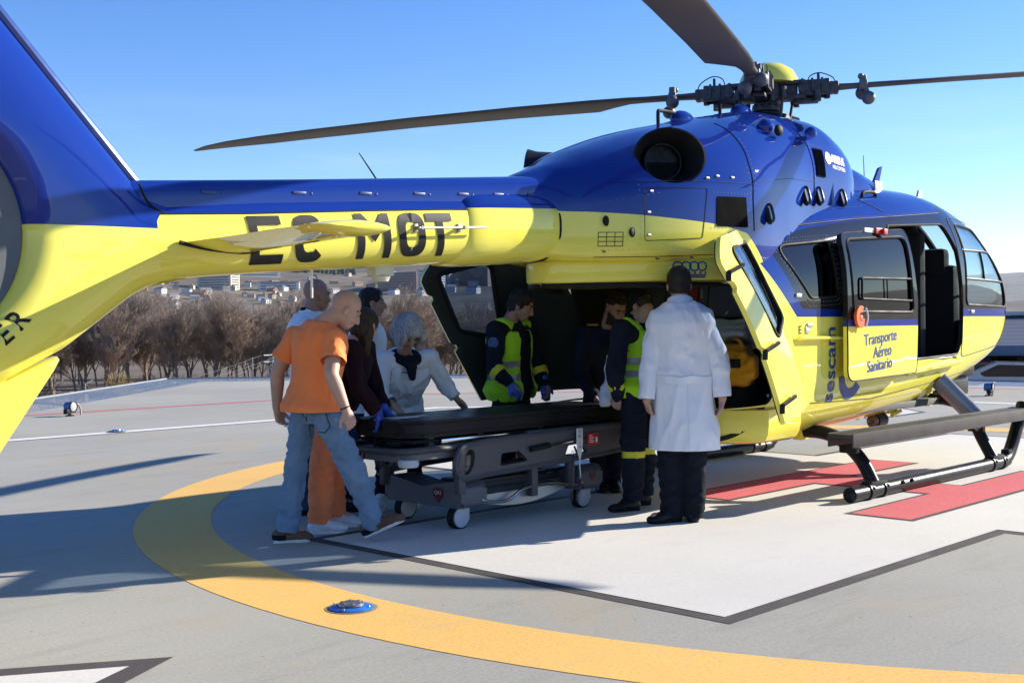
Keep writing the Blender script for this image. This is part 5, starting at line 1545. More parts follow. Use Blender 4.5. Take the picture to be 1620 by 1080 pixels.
# bumper frame
fr = rpoly([(-1.12, -.35, .10), (1.14, -.35, .08), (1.14, .37, .08), (-1.12, .37, .10)], .1, 6)
b = BM(); tube(b, [(x, y, .545) for x, y in fr] + [(fr[0][0], fr[0][1], .545)], .022, 10); gp('bumper_frame', b, M_frm)
b = BM(); prism(b, rpoly([(-1.10, -.33, .08), (-.30, -.33), (-.30, .35), (-1.10, .35, .08)], .05), .48, .535, 'z'); gp('head_housing', b, M_gryl)
b = BM(); prism(b, rpoly([(.72, -.33), (1.12, -.33, .06), (1.12, .35, .06), (.72, .35)], .03), .47, .535, 'z'); gp('foot_housing', b, M_gryl)
b = BM(); box(b, (.2, 0, .50), (1.1, .5, .05), .01); gp('subframe', b, M_frm)
for y in (-.36, .38):
    b = BM(); lathe(b, [(0, -.025), (.06, -.022), (.068, 0), (.06, .022), (0, .025)], (-1.06, y, .475), (0, 0, 1), 24); gp('bumper_wheel', b, M_wheelw)
b = BM(); sphere(b, (-.98, .06, .69), .048, 18, (1.1, .9, 1.1)); cyl(b, (-.98, .06, .55), (-.98, .06, .66), .014, n=10); gp('push_grip', b, M_rub)
b = BM(); tube(b, [(-1.0, .30, .55), (-1.02, .30, .66), (-1.02, .22, .70)], .016, 8, 4); gp('push_grip', b, M_rub)
b = BM(); tube(b, [(-1.135, -.02, .53), (-1.14, -.02, .49), (-1.14, .02, .49), (-1.135, .02, .53)], .005, 6); gp('card_clip', b, M_rub)
# side rails
def rail(s):
    y0 = -.385 * 1 if s < 0 else .395
    o = rpoly([(X_(-3.80), .43, .08), (X_(-3.74), .545, .08), (X_(-3.5), .565), (X_(-2.2), .585), (X_(-2.06), .575, .07), (X_(-2.01), .48, .08), (X_(-2.10), .405, .07), (X_(-2.35), .388), (X_(-3.52), .350), (X_(-3.74), .335, .08)], .05, 6)
    b = BM(); prism(b, o, y0 - .018, y0 + .018)
    def ell(cx, cz, rx, rz): return [(cx + rx * math.cos(2 * PI * k / 24) + .25 * rz * math.sin(2 * PI * k / 24), cz + rz * math.sin(2 * PI * k / 24)) for k in range(24)]
    cuts = [ell(X_(-3.685), .445, .052, .082), ell(X_(-2.115), .487, .042, .062), rpoly([(X_(-3.385), .475), (X_(-3.22), .48), (X_(-3.12), .405), (X_(-3.40), .393)], .015), rpoly([(X_(-2.76), .40), (X_(-2.72), .475), (X_(-2.60), .48), (X_(-2.50), .415)], .015)]
    ops = []
    for c in cuts:
        q = BM(); prism(q, c, y0 - .1, y0 + .1); ops.append(('DIFFERENCE', q))
    b = csg(b, ops)
    rl = gp('side_rail', b, M_gry)
    b = BM(); tube(b, [(x, y0 - .004, z) for x, z in o] + [(o[0][0], y0 - .004, o[0][1])], .022, 8); gp('rail_edge', b, M_gry, rl)
    for x, z0, z1 in ((X_(-3.06), .36, .185), (X_(-2.68), .38, .22), (X_(-3.74), .34, .27)):
        b = BM(); box(b, (x, y0 + .01 * -s, (z0 + z1) / 2), (.06, .05, z0 - z1 + .06), .01); gp('rail_arm', b, M_gry, rl)
    return rl, y0
rl, y0 = rail(-1); rail(1)
b = BM(); cyl(b, (X_(-3.0), y0 - .028, .487), (X_(-2.50), y0 - .028, .518), .008, n=8); gp('release_rod', b, M_chr, rl)
b = BM(); P0 = Vector((X_(-3.12), y0 - .03, .482)); P1 = Vector((X_(-2.93), y0 - .03, .495)); tube(b, [P0, P0.lerp(P1, .1), P0.lerp(P1, .9), P1], .02, 10, flat=1); gp('release_grip', b, M_rub, rl)
b = BM(); box(b, (X_(-2.47), y0 - .030, .505), (.12, .012, .085), .004); lb_ = gp('red_label', b, M_red, rl)
b = BM()
for z, w in ((.53, .03), (.515, .05), (.50, .04), (.485, .05)): box(b, (X_(-2.485) - (.03 - w / 2), y0 - .0375, z), (w, .003, .006))
sphere(b, (X_(-2.435), y0 - .036, .498), .018, 10, (.7, .1, 1.2)); gp('label_print', b, M_white, lb_)
# hanging tape with printed figures
b = BM(); xs = X_(-2.63)
P = [(-.032, .592), (.032, .592), (.034, .50), (.026, .43), (.006, .375), (-.006, .375), (-.026, .43), (-.034, .50)]
prism(b, [(xs + x, z) for x, z in P], y0 - .046, y0 - .043); tube(b, [(xs, y0 - .044, .38), (xs - .004, y0 - .046, .32), (xs + .004, y0 - .045, .26), (xs - .008, y0 - .05, .24)], .005, 6, 4)
tp = gp('hanging_tape', b, M_white)
for s_, z in (('IZ', .56), ('05', .525), ('1', .48), ('4', .45)):
    bb = text_bm(s_, .034, bold=.0, align='CENTER')
    for v in bb.verts: v.co = Vector((xs + v.co.x, y0 - .0475, z + v.co.y))
    gp('tape_print', bb, M_let, tp, 60)
b = BM(); tube(b, [(xs - .01, y0 - .05, .25), (xs - .02, y0 - .05, .15), (xs - .03, y0 - .05, .07)], .022, 8, 4, flat=.4); tube(b, [(xs - .05, y0 - .03, .44), (xs - .07, y0 - .03, .25), (xs - .09, y0 - .03, .08)], .022, 8, 4, flat=.4)
gp('clear_bag', b, glass_mat('clear_plastic', (.80, .82, .85), .7, .3))
# base
for xx, hd in ((X_(-3.62), 1), (X_(-2.44), 0)):
    b = BM(); prof = [(-.38, .14), (-.38, .27), (-.33, .315), (-.22, .30), (0, .262), (.24, .30), (.34, .315), (.39, .27), (.39, .14)]
    prism(b, rpoly(prof, .035, 5), xx - .115, xx + .115, 'x'); bmesh.ops.bevel(b, geom=[e for e in b.edges if abs(e.verts[0].co.x - e.verts[1].co.x) < 1e-4], offset=.025, segments=3, affect='EDGES')
    bb_ = gp('base_housing', b, M_gryl)
    if hd:
        sh_ = rpoly([(-.05, .26), (.0, .268), (.05, .26), (.05, .21), (0, .165), (-.05, .21)], .012)
        b = BM(); prism(b, [(y - .16, z - .0) for y, z in sh_], xx - .1165, xx - .120, 'x'); sg = gp('shield_sign', b, mat('maroon_sign', (.12, .008, .018), .4), bb_)
        t_ = text_bm('QA3', .034, bold=.0, align='CENTER')
        for v in t_.verts: v.co = Vector((xx - .1215, -.16 - v.co.x, .222 + v.co.y))
        gp('sign_lettering', t_, M_white, sg, 60)
    else:
        b = BM(); prism(b, [(xx + (y - 0), z) for y, z in rpoly([(-.03, .255), (0, .26), (.03, .255), (.03, .225), (0, .20), (-.03, .225)], .008)], -.385, -.388); gp('shield_sign', b, mat('maroon_sign_small', (.12, .008, .018), .4), bb_)
b = BM(); box(b, (X_(-3.03), .02, .215), (1.0, .36, .09), .02); gp('base_beam', b, M_gry)
b = BM()
N = 20; V = []
for i in range(N + 1):
    t = i / N; x = X_(-3.52) + .90 * t; dr = .085 * math.sin(PI * min(1, .15 + t * .85))
    V += [(x, -.22, .225), (x, -.335, .205), (x, -.345, .195 - dr), (x, -.22, .19 - dr)]
add_geo(b, V, [(4 * i + k, 4 * i + (k + 1) % 4, 4 * i + 4 + (k + 1) % 4, 4 * i + 4 + k) for i in range(N) for k in range(4)] + [(0, 1, 2, 3), tuple(4 * N + k for k in range(4))])
gp('base_cover', b, M_silv)
b = BM(); box(b, (X_(-3.05), .0, .262), (.75, .32, .03), .01); gp('bottle_tray', b, M_frm)
for x in (X_(-3.34), X_(-2.76)):
    b = BM(); cyl(b, (x, 0, .22), (x, 0, .36), .075, n=20); cyl(b, (x, 0, .34), (x, 0, .50), .055, n=20); gp('lift_column', b, M_silv)
b = BM(); cyl(b, (X_(-3.3), -.1, .33), (X_(-2.8), -.1, .33), .05, n=16); gp('oxygen_bottle', b, M_gryl)
yb = -.375
b = BM(); tube(b, [(X_(-3.56), yb + .04, .215), (X_(-3.53), yb, .18), (X_(-3.42), yb - .01, .155), (X_(-3.30), yb - .01, .160), (X_(-3.16), yb - .01, .215), (X_(-2.92), yb - .01, .235), (X_(-2.72), yb - .01, .20), (X_(-2.56), yb, .195), (X_(-2.50), yb + .03, .21)], .011, 10, 5); gp('brake_bar', b, M_chr)
for x, y in ((X_(-3.66), -.29), (X_(-3.60), .31), (X_(-2.46), -.30), (X_(-2.42), .31)):
    b = BM(); cyl(b, (x - .02, y - .028, .078), (x - .02, y + .028, .078), .078, n=32); w_ = gp('caster_wheel', b, M_rub)
    for s in (-1, 1):
        b = BM(); lathe(b, [(.066, 0), (.064, .008), (.03, .014), (0, .015)], (x - .02, y + s * .028, .078), (0, s, 0), 28); gp('wheel_disc', b, M_wheelw, w_)
    b = BM(); box(b, (x + .018, y - .033, .115), (.055, .02, .12), .012); box(b, (x + .018, y + .033, .115), (.055, .02, .12), .012); box(b, (x + .01, y, .165), (.08, .09, .04), .015); gp('caster_fork', b, M_wheelw, w_)
b = BM(); tube(b, [(X_(-2.95), -.1, .27), (X_(-2.6), -.2, .285), (X_(-2.35), -.15, .34), (X_(-2.2), 0, .40)], .008, 6, 5); gp('power_cable', b, M_rub)

# ================================================================ people
M_skin = [mat('skin_light', (.50, .30, .22), .55, var=.10, vs=14, sub=.1), mat('skin_tan', (.36, .20, .14), .55, var=.12, vs=14), mat('skin_mid', (.43, .255, .185), .55, var=.10, vs=14)]
M_eye = mat('eye', (.03, .02, .015), .25); M_eyew = mat('eye_white', (.26, .21, .18), .35); M_lip = mat('lip', (.33, .13, .11), .5); M_brow = mat('brow', (.04, .028, .022), .8); M_stub = mat('stubble', (.30, .19, .145), .75); M_beard = mat('dark_beard', (.035, .026, .022), .85, bs=.3, bscale=300)

def strand(name, c, var=.35):
    m, nt, b = new_mat(name)
    n = noise_node(nt, 1.0, 5, .6, sc3=(190, 190, 10)); n2 = noise_node(nt, 22, 3, .5, sc3=(1, 1, .25))
    cc = mixc(nt, ramp(nt, n, .35, .65), tuple(v * (1 - var) for v in c), tuple(min(1, v * (1 + var)) for v in c))
    cc = mixc(nt, ramp(nt, n2, .45, .65) * .6, cc, tuple(min(1, v * (1 + var * 1.4)) for v in c))
    nt.links.new(cc, b.inputs['Base Color']); b.inputs['Roughness'].default_value = .5; b.inputs['Specular IOR Level'].default_value = .2
    bump(nt, b, n, .5, .004)
    return m
def cloth(name, c, var=.08, weave=900, rough=.85, vs=5, streak=None):
    m, nt, b = new_mat(name)
    n = noise_node(nt, vs, 5, .6); w = noise_node(nt, weave, 2, .5)
    cc = mixc(nt, ramp(nt, n, .3, .7), tuple(v * (1 - var) for v in c), tuple(min(1, v * (1 + var)) for v in c))
    if streak:
        s = noise_node(nt, 9, 5, .65); cc = mixc(nt, ramp(nt, s, .48, .70) * .75, cc, streak)
        s2 = noise_node(nt, 1.0, 3, .5, sc3=(260, 260, 60)); cc = mixc(nt, ramp(nt, s2, .45, .6) * .3, cc, streak)
    nt.links.new(cc, b.inputs['Base Color']); b.inputs['Roughness'].default_value = rough; dk = max(c) < .05
    b.inputs['Specular IOR Level'].default_value = .06 if dk else .25
    b.inputs['Sheen Weight'].default_value = .02 if dk else .12
    bump(nt, b, noise_node(nt, 17, 6, .62, sc3=(1, 1, .38), dist=.8), .55, .014)
    return m

def cap(bm, p0, p1, r0, r1, n=14, fl=1.0, ref=None):
    """tapered capsule; fl flattens it along the direction ref"""
    p0, p1 = Vector(p0), Vector(p1); d = p1 - p0
    L = max(d.length, 1e-4); z = d / L
    ref = Vector(ref) if ref is not None else (Vector((0, 0, 1)) if abs(z.z) < .9 else Vector((1, 0, 0)))
    y = (ref - z * ref.dot(z)).normalized(); x = y.cross(z)
    prof = [(0, -r0)] + [(r0 * math.sin(a), -r0 * math.cos(a)) for a in (PI / 6, PI / 3, PI / 2)]
    k = max(1, int(L / .05))
    prof += [(r0 + (r1 - r0) * i / k, L * i / k) for i in range(1, k)]
    prof += [(r1 * math.cos(a), L + r1 * math.sin(a)) for a in (0, PI / 6, PI / 3)] + [(0, L + r1)]
    V = []; 
    for r, h in prof:
        for i in range(n):
            a = 2 * PI * i / n; V.append(p0 + z * h + x * (r * math.cos(a)) + y * (r * math.sin(a) * fl))
    F = [(i * n + q, i * n + (q + 1) % n, (i + 1) * n + (q + 1) % n, (i + 1) * n + q) for i in range(len(prof) - 1) for q in range(n)]
    vs = add_geo(bm, V, F); bmesh.ops.remove_doubles(bm, verts=vs, dist=1e-6)

def rings(bm, R_, n=28, e=2.3):
    """closed loft through (centre, axis a, axis b, half a, half b)"""
    V = []
    for c, a, b_, wa, wb in R_:
        for i in range(n):
            t = 2 * PI * i / n; co, si = math.cos(t), math.sin(t)
            V.append(Vector(c) + a * (wa * math.copysign(abs(co) ** (2 / e), co)) + b_ * (wb * math.copysign(abs(si) ** (2 / e), si)))
    F = [(i * n + q, i * n + (q + 1) % n, (i + 1) * n + (q + 1) % n, (i + 1) * n + q) for i in range(len(R_) - 1) for q in range(n)]
    F += [tuple(range(n))[::-1], tuple(range((len(R_) - 1) * n, len(R_) * n))]
    add_geo(bm, V, F)

def blob(name, bm, voxel, mats, parent=None, sm=4, fold=None, matfn=None, cut=None, seed=0, slices=()):
    """fuse overlapping solids into one continuous surface"""
    bmesh.ops.triangulate(bm, faces=[f for f in bm.faces if len(f.verts) > 4])
    bmesh.ops.recalc_face_normals(bm, faces=bm.faces[:])
    me = bpy.data.meshes.new('t'); bm.to_mesh(me); bm.free()
    o = link('t', me)
    r = o.modifiers.new('r', 'REMESH'); r.mode = 'VOXEL'; r.voxel_size = voxel
    s = o.modifiers.new('s', 'SMOOTH'); s.iterations = sm; s.factor = .5
    bpy.context.view_layer.update(); dg = bpy.context.evaluated_depsgraph_get()
    m2 = bpy.data.meshes.new_from_object(o.evaluated_get(dg)); m2.name = name
    bpy.data.objects.remove(o); bpy.data.meshes.remove(me)
    if fold:
        amp, sx, sz = fold; off = Vector((seed * 3.1, seed * 1.7, seed))
        nn = [v.normal.copy() for v in m2.vertices]
        for v, n in zip(m2.vertices, nn):
            p = v.co + off
            w = noise.noise(Vector((p.x * 4, p.y * 4, p.z * 4)))
            q = 1 - abs(noise.noise(Vector((p.x * sx + w, p.y * sx, p.z * sz + .8 * w)))) * 2
            q2 = noise.noise(Vector((p.x * 5, p.y * 5, p.z * 3.0)))
            q3 = 1 - abs(noise.noise(Vector((p.x * sx * 2.3 + 2 * w, p.y * sx * 2.3, p.z * sz * 2.1 + 2 * w)))) * 2
            v.co += n * (amp * 1.25 * (q - .55) * (.6 + .9 * max(0, w + .3)) + amp * .9 * q2 + amp * .55 * (q3 - .5) * max(0, .5 + q2))
    if cut:
        b = bm_of(m2); kill = [v for v in b.verts if cut(v.co)]; bmesh.ops.delete(b, geom=kill, context='VERTS'); b.to_mesh(m2); b.free()
    if slices:
        b = bm_of(m2)
        for pt, nn_, ce, ra in slices:
            pt, nn_ = Vector(pt), Vector(nn_).normalized()
            fs = [f for f in b.faces if ce is None or (f.calc_center_median() - Vector(ce)).length < ra]
            g = list({e for f in fs for e in f.edges}) + fs + list({v for f in fs for v in f.verts})
            bmesh.ops.bisect_plane(b, geom=g, plane_co=pt, plane_no=nn_)
            kill = [f for f in b.faces if (ce is None or (f.calc_center_median() - Vector(ce)).length < ra) and (f.calc_center_median() - pt).dot(nn_) > 0]
            bmesh.ops.delete(b, geom=kill, context='FACES')
        b.to_mesh(m2); b.free()
    for m in (mats if isinstance(mats, (list, tuple)) else [mats]): m2.materials.append(m)
    for p in m2.polygons:
        p.use_smooth = True
        p.material_index = matfn(p.center) if matfn else 0
    return link(name, m2, parent)

def headbasis(J):
    F = Vector(J['face']).normalized(); up = Vector((0, 0, 1)); up = (up - F * up.dot(F)).normalized(); Lf = up.cross(F)
    return F, Lf, up
def hand(bm, w, tip, side, grip=.0, s=.95, thumb=1, fat=1.0):
    """palm, four jointed fingers of different lengths and a thumb off the side"""
    w, tip = Vector(w), Vector(tip); d = (tip - w).normalized()
    n = Vector(side); n = (n - d * n.dot(d)).normalized()      # back of the hand faces n
    x = d.cross(n)                                             # across the knuckles, thumb on +x * thumb
    k = w + d * (.085 * s)
    cap(bm, w, w + d * .03, .026 * fat, .030 * fat, 12, .72, n)
    for q in (-.027, -.009, .009, .027): cap(bm, w + d * .02 + x * (q * .7 * (.75 if fat < 1 else 1)), k + x * q * s * (.75 if fat < 1 else 1), .016 * fat, .0145 * fat, 10, .85, n)
    for i, (q, L) in enumerate(((.029, .070), (.010, .079), (-.010, .074), (-.029, .058))):
        p = k + x * (q * thumb) * s; dd = d.copy(); c = grip * (1 + .12 * i)
        r = (.0098 if i < 3 else .0086) * fat
        for j, fr in enumerate((.45, .32, .26)):
            ax = x; ang = c * (.7, 1.0, .8)[j] + (.10, .16, .10)[j]
            dd = (Matrix.Rotation(-ang, 3, ax) @ dd)
            if dd.dot(n) > d.dot(n) + .01: dd = Matrix.Rotation(2 * ang, 3, ax) @ dd
            e = p + dd * (L * fr * s); cap(bm, p, e, r * s, r * .9 * s, 8); p = e; r *= .92
    tb = w + d * .03 + x * (thumb * .024); t1 = tb + (d * .6 + x * thumb * .62 - n * .25).normalized() * .042; t2 = t1 + (d * .86 + x * thumb * .2 - n * .35).normalized() * .034
    cap(bm, tb, t1, .0155 * fat, .012 * fat, 9); cap(bm, t1, t2, .0115 * fat, .009 * fat, 9)

TOR = [(-.16, .135, .098), (0, .165, .122), (.16, .162, .115), (.40, .148, .105), (.62, .166, .115), (.80, .186, .118), (.92, .165, .100), (1.0, .10, .075), (1.05, .07, .065)]
def torso(J, sz=1.0, grow=0.0, t0=-9, t1=9, extra=None, dep=1.0, belly=0):
    hc = (Vector(J['hipL']) + Vector(J['hipR'])) / 2; nk = Vector(J['neck']) - Vector((0, 0, .015))
    ha = (Vector(J['hipL']) - Vector(J['hipR'])); sa = Vector(J['shL']) - Vector(J['shR']); ha.normalize(); sa.normalize()
    ax = (nk - hc); out = []
    fwd = ax.normalized().cross(ha) * -1
    mid = hc.lerp(nk, .5)
    for t, w, d in TOR:
        if t < t0 or t > t1: continue
        a = ha.lerp(sa, max(0, min(1, t * 1.15))).normalized(); up = ax.normalized(); a = (a - up * a.dot(up)).normalized(); b_ = a.cross(up)
        c = hc + ax * t
        # a bent back bows out behind the straight line
        c = c + b_ * (J.get('bow', 0) * math.sin(PI * max(0, min(1, t))))
        out.append((c, a, b_, w * sz + grow, (d * sz + grow) * dep + (belly if .1 < t < .6 else 0)))
    return out
def frame2(J):
    R_ = torso(J); return R_
def skirt(J, hem, flare, sz, grow, a_drop=None):
    """rings hanging from the hips to a hem height"""
    base = torso(J, sz, grow, -.2, .2)
    c, a, b_, wa, wb = base[1]; a = Vector((a.x, a.y, 0)).normalized(); b_ = Vector((b_.x, b_.y, 0)).normalized()
    out = []
    for i in range(1, 6):
        t = i / 5; z = c.z + (hem - c.z) * t
        out.append((Vector((c.x + (J.get('hemdx', 0)) * t, c.y + J.get('hemdy', 0) * t, z)), a, b_, wa + flare * t, wb + flare * .9 * t))
    return out[::-1]

def make_body(J, skin, sz=1.0, beard=0, hs=1.0, label='', thick=1.0, grip=(.35, .35), hside=None):
    F, Lf, up = headbasis(J); hc = Vector(J['head']); s = .93 * hs
    def H(x, y, z): return hc + (F * x + Lf * y + up * z) * s
    HM = Matrix((F, Lf, up)).transposed()
    b = BM()
    def el(c, r): sphere(b, H(*c), 1, 20, (r[0] * s, r[1] * s, r[2] * s), HM)
    el((-.016, 0, .028), (.100, .077, .092)); el((.028, 0, -.030), (.066, .062, .086)); el((.044, 0, -.088), (.040, .044, .034)); el((.0, 0, -.06), (.06, .058, .05))
    for q in (-1, 1):
        el((.060, q * .036, -.034), (.030, .026, .028)); el((-.006, q * .079, -.018), (.020, .011, .033)); el((.075, q * .031, .020), (.018, .030, .010)); el((.0755, q * .031, -.004), (.013, .016, .011))
    cap(b, H(.088, 0, .004), H(.108, 0, -.036), .011 * s, .0155 * s); el((.096, .010, -.042), (.014, .012, .010)); el((.096, -.010, -.042), (.014, .012, .010))
    cap(b, H(.086, -.020, -.066), H(.086, .020, -.066), .0085 * s, .0085 * s); cap(b, H(.083, -.018, -.077), H(.083, .018, -.077), .009 * s, .009 * s)
    nk = Vector(J['neck']); cap(b, H(-.030, 0, -.05), nk - up * .02, .054 * sz, .062 * sz)
    rings(b, torso(J, sz * .88))
    for q in 'LR':
        sh, el_, wr, ha = (Vector(J[k + q]) for k in ('sh', 'el', 'wr', 'ha'))
        cap(b, nk - Vector((0, 0, .06)), sh, .07 * sz, .058 * sz); cap(b, sh, el_, .054 * sz * thick, .042 * sz * thick)
        m = el_.lerp(wr, .3); cap(b, el_, m, .041 * sz * thick, .043 * sz * thick); cap(b, m, wr, .043 * sz * thick, .028 * sz)
        hp, kn, an = (Vector(J[k + q]) for k in ('hip', 'kn', 'an'))
        cap(b, hp, kn, .070 * sz, .050 * sz); m = kn.lerp(an, .3); cap(b, kn, m, .052 * sz, .052 * sz); cap(b, m, an, .052 * sz, .036 * sz)
        hl, to = Vector(J['heel' + q]), Vector(J['to' + q]); cap(b, an, hl.lerp(to, .25) + Vector((0, 0, .035)), .036, .032); cap(b, hl.lerp(to, .2) + Vector((0, 0, .035)), hl.lerp(to, .8) + Vector((0, 0, .03)), .032, .026)
        sd = (hside or {}).get(q) or ((Vector(J['sh' + q]) - nk).normalized())
        th = (hside or {}).get('t' + q, 1)
        hand(b, wr, ha, sd, grip[0 if q == 'L' else 1], .93, th, .72 if J.get('gl') else 1.0)
    def mf(c):
        p = (c - hc) / s; x, y, z = p.dot(F), p.dot(Lf), p.dot(up)
        if abs(x) > .2 or abs(y) > .12 or abs(z) > .16: return 0
        if x > .05:
            ya = abs(abs(y) - .031)
            if ya < .0165 and abs(z + .003) < .0065: return 1 if ya < .007 else 2
            if ya < .021 and abs(z - .0215) < .0058: return 4
            if abs(y) < .024 and -.084 < z < -.061 and x > .07: return 3
        if beard and x > -.005 and z < -.035:
            lim = -.052 - (.0 if x > .06 else -.02)
            if beard == 2 and (z < -.052 or (abs(y) > .045 and z < -.02)): return 5
            if beard == 1 and (z < -.05 or (abs(y) > .048 and z < -.02)): return 5
        return 0
    o = blob('person', b, .0058, [skin, M_eye, M_eyew, M_lip, M_brow, M_beard if beard == 2 else M_stub], None, 2, matfn=mf)
    tag(o, label, 'person')
    return o, H, HM, s

def sleeves(b, J, r, upto=1.0, q='LR', puff=1.0):
    for k in q:
        sh, el_, wr = (Vector(J[n + k]) for n in ('sh', 'el', 'wr')); nk = Vector(J['neck'])
        cap(b, nk.lerp(sh, .25) - Vector((0, 0, .055)), sh, r[0] * 1.12, r[0] * 1.05)
        if upto <= .5: e = sh.lerp(el_, upto * 2); cap(b, sh, e, r[0], r[1] * 1.12)
        else:
            cap(b, sh, el_, r[0], r[1]); e = el_.lerp(wr, (upto - .5) * 2); cap(b, el_, e, r[1], r[2])
def trousers(J, m, parent, r=(.102, .075, .060), cuff=1.0, sz=1.0, seed=0, fold=(.010, 9, 16), name='trousers', grow=.016, hemz=.0, matfn=None, mats=None):
    b = BM(); rings(b, torso(J, sz, grow, -.2, .3))
    for q in 'LR':
        hp, kn, an = (Vector(J[k + q]) for k in ('hip', 'kn', 'an')); hc = (Vector(J['hipL']) + Vector(J['hipR'])) / 2
        cap(b, hp.lerp(hc, .1), kn, r[0] * sz, r[1] * sz); cap(b, hp.lerp(hc, .3) + Vector((0, 0, .02)), hp.lerp(kn, .4), r[0] * 1.02 * sz, r[0] * .95 * sz)
        e = an + (an - kn).normalized() * hemz
        cap(b, kn, kn.lerp(e, .5), r[1] * sz, (r[1] + r[2]) / 2 * sz); cap(b, kn.lerp(e, .5), e, (r[1] + r[2]) / 2 * sz, r[2] * sz)
    sl_ = []
    for q in 'LR':
        kn, an = Vector(J['kn' + q]), Vector(J['an' + q]); d = (an - kn).normalized(); e = an + d * (hemz + .012); sl_.append((e, d, e + d * .05, .14))
    return blob(name, b, .0115, mats or m, parent, 3, fold, seed=seed, matfn=matfn, slices=sl_)
def shoes(J, um, solem, parent, um2=None, h=.042, sole=.018, wide=1.0, ankle=True, name='shoe', croc=False, zfix=True):
    for q in 'LR':
        hl, to = Vector(J['heel' + q]), Vector(J['to' + q]); an = Vector(J['an' + q])
        if zfix and not (J.get('lift') == q): hl.z = to.z = .0
        d = (to - hl); L = max(d.length, .255); d.normalize(); to = hl + d * L
        sd = Vector((0, 0, 1)).cross(d).normalized(); up = d.cross(sd)
        b = BM(); w = .050 * wide; hl_ = hl.copy(); hl = hl - up * .008
        cap(b, hl + d * .045 + up * .05, hl + d * (L * .45) + up * .058, .048, .050, 14); cap(b, hl + d * (L * .4) + up * .056, hl + d * (L - .075) + up * .045, .050, w, 14, .72, up)
        cap(b, hl + d * (L - .085) + up * .040, hl + d * (L - .042) + up * .037, w, w * .86, 14, .68, up)
        if ankle: cap(b, hl + d * .065 + up * .05, an + up * .012, .047, .047)
        so = blob(name, b, .007, [um, um2 or um], parent, 2, (.002, 25, 25), seed=ord(q), matfn=lambda c: 1 if ((c - hl).dot(d) < .085 and (c - hl).dot(up) < .062) or (abs((c - hl).dot(sd)) < .018 and .07 < (c - hl).dot(d) < .17 and (c - hl).dot(up) > .075) else 0)
        hl = hl_; pts = []
        for t, ww in ((0, .55), (.06, .82), (.2, .92), (.42, .86), (.68, 1.08), (.85, .98), (.95, .7), (1.0, .3)): pts.append((.010 + t * (L - .028), ww * .042 * wide))
        poly = [(x, y) for x, y in pts] + [(x, -y) for x, y in pts[::-1]]
        b = BM(); M = Matrix((d, sd, up)).transposed().to_4x4(); M.translation = hl + up * .001
        prism(b, rpoly(poly, .02, 3), 0, sole, 'z', M=M); obj('sole', b, solem, so)
def hair_cap(H, HM, s, m, parent, ells, seed=1, voxel=.006, fold=(.004, 30, 14), cut=None):
    b = BM()
    for c, r in ells: sphere(b, H(*c), 1, 20, (r[0] * s, r[1] * s, r[2] * s), HM)
    return blob('hair', b, voxel, m, parent, 2, fold, seed=seed, cut=cut)

DEN = cloth('faded_denim', (.13, .22, .33), .12, streak=(.20, .29, .40), vs=6)
DEN2 = cloth('dark_denim', (.022, .045, .10), .15)
ORA = cloth('orange_scrub', (.97, .255, .075), .05); ORA2 = cloth('orange_scrub_trousers', (.95, .25, .09), .06)
WHC = cloth('white_coat', (.78, .79, .81), .03); NAV = cloth('navy_uniform', (.012, .015, .026), .2); BLKT = cloth('black_trouser', (.011, .013, .020), .2)
HIV = cloth('hi_vis_lime', (.40, .80, .025), .06); SILV = mat('reflective_band', (.30, .31, .32), .4, .3); MAR = cloth('dark_maroon_fleece', (.022, .009, .012), .25)
YBAND = mat('yellow_band', (.62, .62, .03), .6)
GLV = mat('blue_nitrile', (.03, .09, .45), .4, var=.15, bs=.2, bscale=80)
BRN = mat('brown_suede', (.13, .07, .045), .85, var=.3, vs=18); SOLEW = mat('white_sole', (.62, .61, .58), .6, var=.1); BLKS = mat('black_leather', (.012, .012, .013), .35, var=.2); SOLEB = mat('black_sole', (.014, .014, .015), .8); CROC = mat('white_clog', (.72, .70, .72), .5, var=.05); SNK = mat('white_sneaker', (.66, .67, .70), .6, var=.08)
def glove(J, q, parent, sd, grip, thumb=1):
    b = BM(); w, t = Vector(J['wr' + q]), Vector(J['ha' + q]); cap(b, w - (t - w).normalized() * .04, w + (t - w).normalized() * .02, .036, .031); hand(b, w, t, sd, grip, .97, thumb, 1.16)
    for v in b.verts: pass
    return blob('glove', b, .0048, GLV, parent, 1)
def J_(k, **kw):
    d = dict(PEOPLE[k]); d.update(kw); return d
def sleeve_parts(J, r, upto, m, parent, fold=(.010, 9, 5), seed=0, voxel=.0095, q='LR'):
    for k in q:
        sh, el_, wr = (Vector(J[n + k]) for n in ('sh', 'el', 'wr')); b = BM(); sleeves(b, J, r, upto, k)
        if upto <= .5: e = sh.lerp(el_, upto * 2); d = el_ - sh
        else: e = el_.lerp(wr, (upto - .5) * 2); d = wr - el_
        d.normalize()
        blob('sleeve', b, voxel, m, parent, 3, fold, seed=seed + ord(k), slices=[(e + d * .008, d, e + d * .06, .14)])
def cuffs(J, upto=.95, q='LR', ra=.13):
    out = []
    for k in q:
        sh, el_, wr = (Vector(J[n + k]) for n in ('sh', 'el', 'wr'))
        if upto <= .5: e = sh.lerp(el_, upto * 2); d = el_ - sh
        else: e = el_.lerp(wr, (upto - .5) * 2); d = wr - el_
        d.normalize(); out.append((e + d * .012, d, e + d * .05, ra))
    return out
def hem(z, tilt=(0, 0)): return [((0, 0, z), (tilt[0], tilt[1], -1), None, 0)]
